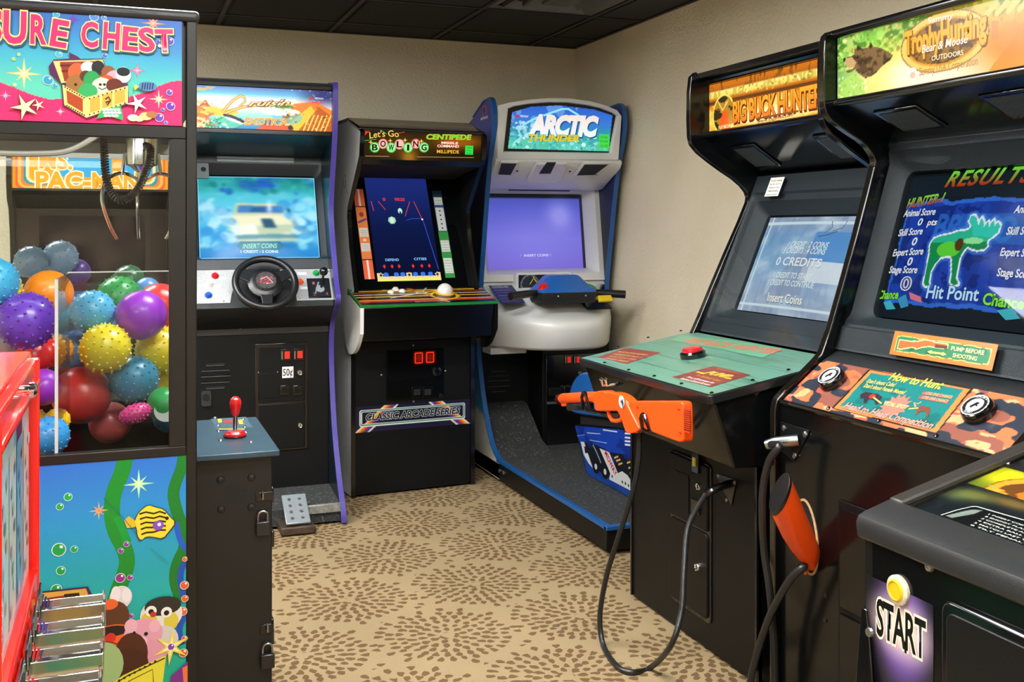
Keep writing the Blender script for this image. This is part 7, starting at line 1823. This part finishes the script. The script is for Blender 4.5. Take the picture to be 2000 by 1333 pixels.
A.vpolyp([(333, 1320), (366, 1290), (366, 1345), (333, 1345)], '#7a2a88'); A.vpolyp([(356, 1303), (366, 1298), (366, 1335), (358, 1330)], '#e8743a')
q_ = A.P(334, 1262); A.vstar(q_, .042, .012, 6, '#e8d85a', .4, '#f4f0c0'); bub((334, 1262), .008, '#8a3ab0', A)
A.build(PRINT, crane, 'lower_artwork')
# ---- glass, deck, chute
MB().box(F0.o.x, .099, CYF + .010, CYF + .014, .848, 1.554).build('glass_pane', GLASS, crane)
MB().box(CXL + .028, CXR - .024, CYB - .016, CYB - .012, .83, 1.60).build('glass_pane', GLASS, crane)
MB().box(CXL + .010, CXL + .014, CYF + .03, CYB - .03, .83, 1.60).build('glass_pane', GLASS, crane)
MB().box(CXR - .014, CXR - .010, CYF + .03, CYB - .03, .83, 1.60).build('glass_pane', GLASS, crane)
MB().box(CXL + .03, CXR - .026, CYF + .022, CYB - .02, .60, .62).build('prize_floor', BLACK, crane)
for y0, y1 in ((CYB - .03, CYB),): MB().box(CXL + .028, CXR - .024, y0, y1, .10, .83).build('back_panel', BLACK, crane)
MB().box(CXL, CXL + .02, CYF + .03, CYB - .03, .10, .83).build('side_panel', BLACK, crane)
MB().box(CXR - .02, CXR, CYF + .03, CYB - .03, .10, .83).build('side_panel', BLACK, crane)
MB().box(CXL + .028, CXR - .024, CYF + .02, CYB, 1.60, 1.824).build('roof_box', mat('dark crane roof', '#3b3a36', .5), crane)
MB().box(CXL + .03, CXR - .03, 3.30, 3.34, 1.572, 1.60).build('gantry_beam', mat('grey gantry paint', '#7a7a72', .5), crane)
LT, nt_, b_ = nodes('crane lamp tube')
b_.inputs['Emission Color'].default_value = (1, .98, .94, 1); b_.inputs['Emission Strength'].default_value = 16.0
MB().tube([(CXL + .06, 2.60, 1.585), (CXR - .06, 2.60, 1.585)], .012, 10).build('lamp_tube', LT, crane)
CHX, CHY, CHZ = -.131, 2.86, 1.235
MB().box(CHX, CXR - .024, CHY, CHY + .005, .75, CHZ).build('chute_wall', ACRYLIC, crane)
MB().prism([(-.141, CYF + .024), (-.136, CYF + .024), (CHX + .005, CHY), (CHX, CHY)], 'z', .75, CHZ).build('chute_wall', ACRYLIC, crane)
EDGE = mat('bright acrylic edge', '#c8cccc', .2)
MB().prism([(-.142, CYF + .021), (-.135, CYF + .021), (-.135, CYF + .024), (-.142, CYF + .024)], 'z', .83, CHZ).build('chute_edge', EDGE, crane)
MB().box(CHX, CXR - .03, CHY - .001, CHY + .006, CHZ, CHZ + .003).build('chute_edge', EDGE, crane)
MB().box(CHX, CXR - .026, CYF + .024, CHY, .74, .76).build('chute_flap', BLACKGLOSS, crane)
# ---- claw
hub = Vector((.046, 2.90, 1.515))
mg = mat('polished claw steel', '#c0c2bc', .15, metal=1.0)
hd = MB().lathe([(.050, .092), (.050, .075), (.040, .070), (.040, .0), (.030, -.004), (.012, -.02), (.010, -.05)], hub, (0, 0, 1), 24).build('claw_head', mg, crane)
MB().tube([hub + Vector((0, 0, .09)), (hub.x, hub.y, 1.60)], .012, 10).build('lift_rod', mg, hd)
cen = hub + Vector((0, 0, -.045))
for k, ang in enumerate((195, 345, 95)):
    t = math.radians(ang); d = Vector((math.cos(t), math.sin(t), 0))
    P = [cen, cen + d * .045 + Vector((0, 0, .022)), cen + d * .085 + Vector((0, 0, .005)), cen + d * .100 + Vector((0, 0, -.045)), cen + d * .082 + Vector((0, 0, -.11)), cen + d * .062 + Vector((0, 0, -.15))]
    MB().tube(spline(P, 6), .0045, 8).build('claw_prong', mg, hd)
    MB().tube([hub + d * .042 + Vector((0, 0, .03)), cen + d * .05 + Vector((0, 0, .018))], .005, 6).build('claw_link', mg, hd)
# coiled cord
cor = spline([(-.045, 2.80, 1.60), (-.044, 2.80, 1.54), (-.036, 2.80, 1.46), (-.008, 2.80, 1.42), (.030, 2.80, 1.44), (.058, 2.80, 1.50), (.066, 2.80, 1.545), (.058, 2.83, 1.56), (.05, 2.87, 1.56)], 14)
L = [0]
for a, b in zip(cor[:-1], cor[1:]): L.append(L[-1] + (Vector(b) - Vector(a)).length)
N_ = 62 * 9; co = []
arr = np.array([tuple(p) for p in cor]); tt = np.linspace(0, L[-1], N_)
cx_ = np.stack([np.interp(tt, L, arr[:, i]) for i in range(3)], 1)
tan = np.gradient(cx_, axis=0); tan /= np.linalg.norm(tan, axis=1)[:, None]
for i in range(N_):
    t_ = Vector(tan[i]); a_ = Vector((0, 1, 0)); b_ = t_.cross(a_).normalized(); ph = 2 * PI * i / 9
    co.append(Vector(cx_[i]) + (a_ * math.cos(ph) + b_ * math.sin(ph)) * .0085)
MB().tube(co, .0026, 5).build('coil_cord', mat('dark coil cord', '#2a2420', .35), crane)
MB().tube(spline([(-.40, 2.70, 1.53), (-.30, 2.70, 1.525), (-.20, 2.70, 1.525), (-.12, 2.70, 1.535), (-.05, 2.70, 1.58), (-.03, 2.72, 1.61)], 8), .007, 8).build('power_tube', mat('pale grey tube', '#8f8f86', .35), crane)

# ---------------------------------------------------------------- balls in the crane
def ball_mesh(r, knobs, seed, sc=(1, 1, 1)):
    mb = MB(); mb.sphere((0, 0, 0), r, 28, 18, sc)
    if knobs:
        n = knobs
        for i in range(n):
            z = 1 - 2 * (i + .5) / n; p = i * PI * (3 - math.sqrt(5)) + seed
            d = Vector((math.sqrt(1 - z * z) * math.cos(p), math.sqrt(1 - z * z) * math.sin(p), z))
            c = Vector((d.x * r * sc[0], d.y * r * sc[1], d.z * r * sc[2]))
            nn = Vector((d.x / sc[0], d.y / sc[1], d.z / sc[2])).normalized()
            k = r if sc == (1, 1, 1) else r * 1.3
            mb.lathe([(k * .055, -k * .01), (k * .045, k * .035), (k * .02, k * .062)], c, nn, 6)
    return mb.mesh('ball')
def at_y(px, py, y):
    t = (px - 1000.0) / FPX; k = (HOR - py) / FPX
    d = Vector((math.sin(YAW) + t * math.cos(YAW), math.cos(YAW) - t * math.sin(YAW), k)); return EYE + d * (y / d.y), y / d.y
BALLS = [
 # px, py, radius px, distance, colour, knobs, label
 (53, 627, 55, 2.629, '#5a35b0', 110, 'large deep purple knobbly ball at the front glass of the crane'),
 (-12, 552, 47, 2.671, '#3aa8d8', 110, 'sky blue knobbly ball highest beside the purple knobbly ball'),
 (8, 566, 34, 2.8, '#e8d22a', 90, 'yellow knobbly ball half hidden behind the sky blue one'),
 (95, 574, 46, 2.86, '#f08a1c', 0, 'smooth orange ball lying just behind the purple knobbly ball'),
 (181, 610, 42, 3.031, '#4fb0de', 110, 'light blue knobbly ball in the middle of the crane'),
 (124, 612, 38, 3.113, '#7cc4e4', 90, 'pale blue knobbly ball beside the acrylic edge'),
 (232, 583, 43, 3.216, '#2a9a4c', 110, 'bright green knobbly ball above the smooth magenta ball'),
 (312, 600, 46, 3.15, '#d8282c', 0, 'smooth red ball tucked behind the magenta ball'),
 (276, 616, 48.5, 3.003, '#9a28c8', 0, 'smooth magenta purple ball near the crane post'),
 (206, 681, 48, 2.946, '#eed51c', 120, 'yellow knobbly ball in the centre under the light blue one'),
 (313, 684, 47, 3.082, '#e8cc20', 120, 'yellow knobbly ball beside the crane post'),
 (93, 690, 28, 2.893, '#d82024', 60, 'small red knobbly ball below the deep purple ball'),
 (112, 684, 30, 2.968, '#eaa02a', 60, 'small orange yellow knobbly ball at the acrylic edge'),
 (152, 690, 40, 3.117, '#2a8ab8', 90, 'medium blue knobbly ball low behind the yellow ones'),
 (262, 742, 46, 2.996, '#1f7fa4', 110, 'teal blue knobbly ball under the central yellow ball'),
 (160, 772, 56, 3.032, '#d63a36', 0, 'largest smooth red ball behind the chute wall'),
 (84, 757, 36, 2.762, '#9430c0', 0, 'smooth violet ball behind the red vending cabinet'),
 (322, 790, 34, 2.927, '#1f9a48', 0, 'smooth green ball with white paper tag at the bottom'),
 (96, 852, 38, 2.6, '#2a8acc', 90, 'bright blue knobbly ball at the bottom beside the chute'),
 (112, 822, 24, 2.76, '#e2b41e', 60, 'little yellow knobbly ball resting on the blue one'),
 (215, 826, 40, 3.103, '#d85a5a', 0, 'smooth coral ball at the bottom of the pile'),
 (60, 512, 31, 3.154, '#7a9ab4', 70, 'grey blue knobbly ball added for a reflection in the back glass'),  # ball added in place of a reflection in the back glass
 (118, 503, 33, 3.211, '#86a4bc', 70, 'pale blue knobbly ball added for a second reflection in the back glass'),  # likewise a mirrored ball, built as a solid one
 (288, 566, 24, 3.271, '#5a8ac8', 0, 'small smooth blue ball peeping over the red one'),
 (150, 532, 26, 3.274, '#5a3a88', 0, 'small dark violet ball at the back glass'),
 (252, 548, 30, 3.328, '#2a5a3a', 70, 'dark green knobbly ball behind the bright green one'),
 (2, 668, 34, 2.706, '#a8b0b4', 0, 'smooth pale grey ball under the deep purple one'),
 (305, 745, 38, 3.159, '#e2c82a', 90, 'dull yellow knobbly ball low at the crane post'),
 (60, 700, 36, 2.817, '#c82428', 0, 'smooth dark red ball under the purple knobbly ball'),
 (-40, 700, 52, 2.784, '#e8d22a', 100, 'yellow knobbly ball at the far end of the crane window'),
 (330, 815, 30, 3.08, '#2a8ab8', 60, 'blue knobbly ball behind the tagged green one'),
]
ball_objs = {}
for i, (px_, py_, rp, y, c, kn, lab) in enumerate(BALLS):
    p, t = at_y(px_, py_, y)
    r = rp * t / FPX
    me = ball_mesh(r, kn, i * .7)
    bm_ = mat('ball vinyl ' + c, c, .32, vary=.06, vscale=10, coat=.15)
    o = link('knobbly_ball' if kn else 'smooth_ball', me, bm_, None, p)
    o.rotation_euler = (i * .5, i * .9, i * 1.3)
    tag(o, lab, 'ball', 'balls in the crane')
    ball_objs[i] = o
# more balls low in the heap, mostly hidden by the vending cabinet
LOW = [(-0.423, 3.164, 0.679, 0.059), (-0.468, 2.903, 0.685, 0.065), (-0.446, 3.115, 0.794, 0.0637), (-0.368, 2.962, 0.739, 0.0594), (-0.298, 3.117, 0.683, 0.0632), (-0.399, 3.053, 0.909, 0.0695), (-0.398, 2.602, 0.686, 0.0664), (-0.394, 2.822, 0.77, 0.0697), (-0.297, 2.93, 0.849, 0.0687), (-0.245, 3.107, 0.802, 0.0616), (-0.217, 2.9, 0.686, 0.0662), (-0.261, 2.802, 0.76, 0.0598), (-0.289, 2.736, 0.863, 0.0628), (-0.244, 3.129, 0.93, 0.0602), (-0.439, 3.272, 0.748, 0.0682), (-0.29, 3.279, 0.685, 0.0655), (-0.227, 2.64, 0.687, 0.0674), (-0.473, 2.734, 0.682, 0.0624), (-0.332, 3.197, 0.782, 0.0616), (-0.257, 2.636, 0.945, 0.0645), (-0.363, 2.616, 0.817, 0.0673), (-0.37, 3.239, 0.903, 0.0627)]
HUES = ('#2a8acc', '#d8282c', '#eed51c', '#2a9a4c', '#9a28c8', '#f08a1c', '#4fb0de')
HUE_WORDS = ('blue', 'red', 'yellow', 'green', 'magenta', 'orange', 'sky blue')
low_me = {}
for i, (x, y, z, r) in enumerate(LOW):
    hi = 1 if i == 19 else i % 7
    c = HUES[hi]
    o = link('knobbly_ball', ball_mesh(r, 70, i * .3), mat('ball vinyl ' + c, c, .32, vary=.06, vscale=10, coat=.15), None, (x, y, z))
    o.rotation_euler = (i * .4, i, i * .7)
    where = 'on the crane floor' if z < .70 else 'low in the heap' if z < .80 else 'high in the heap' if z > .84 else 'halfway up the heap'
    side_ = 'near the front glass' if y < 2.80 else 'towards the back glass' if y > 3.05 else 'in the middle'
    tag(o, HUE_WORDS[hi] + ' knobbly ball ' + where + ' ' + side_ + ' of the crane', 'ball', 'balls low in the crane heap')
p, t = at_y(265, 808, 2.90)
o = link('knobbly_egg_ball', ball_mesh(.034, 110, .4, (1.25, .75, .72)), mat('ball vinyl #e0408c', '#e0408c', .3), None, p); o.rotation_euler = (0, -.25, .2)
tag(o, 'pink oval knobbly ball lying at the bottom of the crane', 'ball', 'balls in the crane')
p, t = at_y(324, 802, 2.885)
tgp = MB().lathe([(.030, 0), (.030, .001), (0, .0012)], p, (-.15, -1, .1), 24)
o = tgp.build('paper_tag', mat('white paper tag', '#dfe2de', .6)); tag(o, 'round white paper tag hanging on the green ball', 'tag')

# ---------------------------------------------------------------- joystick console beside the crane
con = thing('joystick_console', 'narrow black metal console with red joystick beside the crane', 'console', (.26, 2.85, 0))
MET = mat('black painted sheet metal', '#101113', .36, vary=.2, vscale=6, bump=.06, bscale=200)
MB().box(.166, .349, 2.64, 3.10, .005, .786).build('body', MET, con, .003)
TOP = mat('blue grey top plate', '#39505e', .34, metal=.35, vary=.15, vscale=10)
tp = MB().box(.163, .363, 2.606, 3.09, .786, .800).build('top_plate', TOP, con, .002)
Ft = Frame((.163, 2.606, .800), X_, (0, 1, 0), .2, .484, con)
lb = Art.onpx(Ft, (421, 841), (480, 815), 60, '#3e5563', .0006)
for P, c in ((((425, 819), (433, 819), (433, 826), (426, 826)), '#d8b82c'), (((465, 821), (473, 820), (475, 829), (467, 829)), '#d8b82c'), (((428, 838), (478, 838), (478, 840), (428, 840)), '#c8a828'), (((437, 822), (460, 822), (461, 827), (437, 827)), '#b02a2a')): lb.vpolyp(P, c)
lb.build(PRINTMATTE, con, 'label_print')
jp = Ft.P(459, 854)
jb = Ft.knob(*jp, [(.028, 0), (.028, .010), (.023, .013), (.020, .016), (0, .017)], mat('red joystick plastic', '#c81418', .25, coat=.4), 'joystick', con, 28)
MB().lathe([(.030, 0), (.030, .004), (.027, .005)], Ft.at(*jp), (0, 0, 1), 28).build('joystick_collar', BLACKTRIM, jb)
b0 = Ft.at(*jp, .016)
MB().tube([b0, b0 + Vector((.001, 0, .045))], .0055, 12).build('joystick_shaft', CHROME, jb)
MB().lathe([(.007, .0), (.010, .006), (.0145, .022), (.0155, .034), (.013, .044), (.006, .050), (0, .051)], b0 + Vector((.001, 0, .040)), (0, 0, 1), 20).build('joystick_grip', MATS['red joystick plastic'], jb)
for p in ((420, 817), (475, 820), (478, 835), (426, 832), (427, 843), (480, 845), (431, 861), (490, 864)): Ft.knob(*Ft.P(*p), [(.0065, 0), (.005, .003), (0, .004)], STEEL, 'carriage_bolt', con, 10)
Ff = Frame((.166, 2.64, 0), X_, Z_, .183, .786, con)
for p in ((431, 938), (491, 933), (432, 996), (491, 991)): Ff.knob(*Ff.P(*p), [(.0095, 0), (.008, .004), (0, .006)], DARKSTEEL, 'carriage_bolt', con, 14)
sp0 = Ff.P(462, 965)
hm = MB()
for i in range(96):
    rr = .030 * math.sqrt((i + .5) / 96); t = i * PI * (3 - math.sqrt(5))
    hm.lathe([(.0017, 0), (.0017, .0006)], Ff.at(sp0[0] + rr * math.cos(t), sp0[1] + rr * math.sin(t), .0), Ff.n, 6)
o = hm.build('speaker_holes', MATTE, con); o['kind'] = 'stuff'
Ff.screw(*Ff.P(508, 886), .003, BRASS, con)
MB().box(.20, .32, 2.637, 2.641, .7785, .781).build('hinge_lip', BLACKTRIM, con)
# hasps and padlocks
LOCKB = mat('black padlock body', '#15161a', .28, coat=.3)
for k, (px_, py_, lab) in enumerate(((510, 1000, 'small black padlock with steel shackle on the upper hasp of the console'), (519, 1258, 'small black padlock with steel shackle on the lower hasp of the console'))):
    Fh = Frame((.166, 2.640, 0), X_, Z_, .183, .786, con)
    a = Fh.P(px_ - 1, py_ - 30)
    MB().obox(Fh.at(a[0] - .012, a[1] - .012, 0), Fh.u, Fh.v, Fh.n, .183 - a[0] + .016, .022, .003).build('hasp', BLACKTRIM, con, .001)
    MB().box(.346, .354, 2.645, 2.69, a[1] - .02, a[1] + .018).build('hasp_hinge', BLACKTRIM, con, .002)
    MB().tube([Fh.at(a[0] + .004, a[1] - .006, .0), Fh.at(a[0] + .004, a[1] - .004, .014), Fh.at(a[0] + .004, a[1] + .008, .014), Fh.at(a[0] + .004, a[1] + .010, .0)], .0025, 6).build('staple', STEEL, con)
    q0 = Fh.P(px_ - 1, py_ + 26)
    cpt = Fh.at(q0[0] + .004, q0[1], .012)
    pk = thing('padlock', lab, 'padlock', tuple(cpt), 0, 'padlocks on the console')
    pk.rotation_euler = (0, 0, 0)
    MB().box(cpt.x - .017, cpt.x + .017, cpt.y - .009, cpt.y + .006, cpt.z - .022, cpt.z + .012).build('body', LOCKB, pk, .002)
    sh = [(cpt.x - .0115, cpt.y, cpt.z + .010), (cpt.x - .0115, cpt.y, cpt.z + .026), (cpt.x - .008, cpt.y, cpt.z + .034), (cpt.x, cpt.y, cpt.z + .037), (cpt.x + .008, cpt.y, cpt.z + .034), (cpt.x + .0115, cpt.y, cpt.z + .026), (cpt.x + .0115, cpt.y, cpt.z + .010)]
    MB().tube(spline(sh, 4), .0028, 8).build('shackle', STEEL, pk)
for z in (.30, .545):
    MB().box(.349, .357, 2.66, 2.72, z, z + .04).build('door_hinge', BLACKTRIM, con, .002)

# ================================================================ red sticker vending cabinet in front of the crane
VX, VY0, VY1, VZ1 = -.12, 1.215, 1.76, 1.160
vend = thing('sticker_vending_machine', 'red sticker vending cabinet with clear front and chrome coin slides', 'vending machine', (-.36, 1.49, 0))
RED = mat('glossy red enamel', '#d8180c', .16, coat=.5)
XB = -.60
zb = .84
MB().box(XB, VX - .012, VY0, VY1, VZ1 - .016, VZ1).build('top_panel', RED, vend, .004)
MB().box(XB, VX - .03, VY0 + .004, VY0 + .02, .45, VZ1 - .016).build('side_panel', RED, vend, .002)
MB().box(XB, VX - .03, VY1 - .02, VY1 - .004, .45, VZ1 - .016).build('side_panel', RED, vend, .002)
MB().box(XB, XB + .016, VY0 + .02, VY1 - .02, .45, VZ1 - .016).build('back_panel', RED, vend)
MB().box(XB, VX - .01, VY0, VY1, .43, .45).build('bottom_panel', RED, vend, .003)
# front door: sloped head, stiles and a clear window
MB().box(VX - .03, VX, VY0, VY0 + .012, zb - .06, VZ1 - .01).build('front_stile', RED, vend, .003)
MB().box(VX - .03, VX, VY1 - .014, VY1, zb - .06, VZ1 - .01).build('front_stile', RED, vend, .003)
MB().box(VX - .026, VX - .004, VY0 + .012, VY1 - .014, VZ1 - .062, VZ1 - .012).build('front_head', RED, vend, .003)
MB().box(VX - .010, VX + .002, VY0 + .012, VY1 - .014, VZ1 - .050, VZ1 - .040).build('head_rib', RED, vend, .003)
MB().box(VX - .026, VX - .002, VY0 + .012, VY1 - .014, zb - .045, zb - .012).build('front_sill', RED, vend, .003)
MB().box(VX - .030, VX + .001, VY0, VY1, .45, zb - .09).build('lower_front', RED, vend, .003)
MB().box(VX - .012, VX - .009, VY0 + .012, VY1 - .014, zb - .02, VZ1 - .055).build('clear_front', FRONTCLEAR, vend)
NY2 = (0, 1, 0)
Fv = Frame((VX, VY0, 0), NY2, Z_, VY1 - VY0, VZ1, vend)          # faces +X
MB().lathe([(.007, 0), (.007, .006), (.011, .007), (.011, .013), (.007, .016), (0, .017)], (VX - .004, 1.53, VZ1 - .028), (1, 0, 0), 16).build('lock_knob', CHROME, vend)
D = Art((VX - .0145, VY0 + .014, zb - .02), NY2, Z_, VY1 - VY0 - .03, .26, 120, vend, '#c8d8d4')
nz = D.noise(.03, .06, 111); nf = D.noise(.02, .2, 112)
D.paint(np.clip(nf * 3 - 1.4, 0, 1), '#8ac8d8', .8); D.paint(nz > .62, '#a8a89a', .7); D.paint((D.X > D.w * .55) & (D.X < D.w * .8), '#5ab0d8', .8); D.paint((D.X > D.w * .62) & (D.X < D.w * .78) & (D.Y > .14), '#5a2a5a', .9)
for k in range(5): D.vpoly([(.02 + .1 * k, .02), (.105 + .1 * k, .02), (.105 + .1 * k, .24), (.02 + .1 * k, .24)], ('#dfe6e0', '#c8dce0', '#d8d4c8', '#6aaccc', '#d4dcd8')[k])
for k in range(5):
    for j in range(8): D.vell((.035 + .1 * k + .055 * ((j * 37) % 10) / 10, .04 + .025 * j), .012, .009, ('#9ab4b0', '#7a9aa8', '#b8a890', '#d8e4e8', '#8aa8a0', '#c89a8a', '#5a7a98', '#b4c4b8')[(j + k) % 8], 8)
D.build(PRINT, vend, 'sticker_display')
# coin slides
def coin_slide(y, z):
    o = MB().box(VX, VX + .006, y - .036, y + .036, z - .050, z + .030).build('coin_mechanism', CHROME, vend, .003)
    for k in range(4): MB().box(VX + .006 + .004 * k, VX + .009 + .004 * k, y - .026 + .003 * k, y + .026 - .003 * k, z - .002, z + .014 - .003 * k).build('step_rib', CHROME, o)
    MB().box(VX + .006, VX + .096, y - .022, y + .022, z - .004, z).build('slide_tray', CHROME, o, .001)
    for s_ in (-1, 1): MB().box(VX + .006, VX + .096, y + s_ * .022 - .002, y + s_ * .022 + .002, z - .030, z + .006).build('slide_wall', CHROME, o, .001)
    MB().box(VX + .091, VX + .096, y - .022, y + .022, z - .030, z + .006).build('slide_end', CHROME, o, .001)
    MB().tube([(VX + .093, y + .016, z), (VX + .093, y + .016, z + .013)], .002, 6).build('slide_pin', CHROME, o)
for k in range(5): coin_slide(1.690 - .098 * k, .783)
MB().box(VX - .012, VX + .004, VY0 + .004, VY1 - .004, .70, .735).build('mechanism_rail', RED, vend, .002)
MB().box(-.44, -.28, 1.40, 1.58, .03, .43).build('stand_column', BLACK, vend, .004)
MB().box(-.56, -.16, 1.27, 1.71, .003, .03).build('stand_foot', BLACK, vend, .006)
# ================================================================ end
bpy.data.objects.remove(_font_ob)
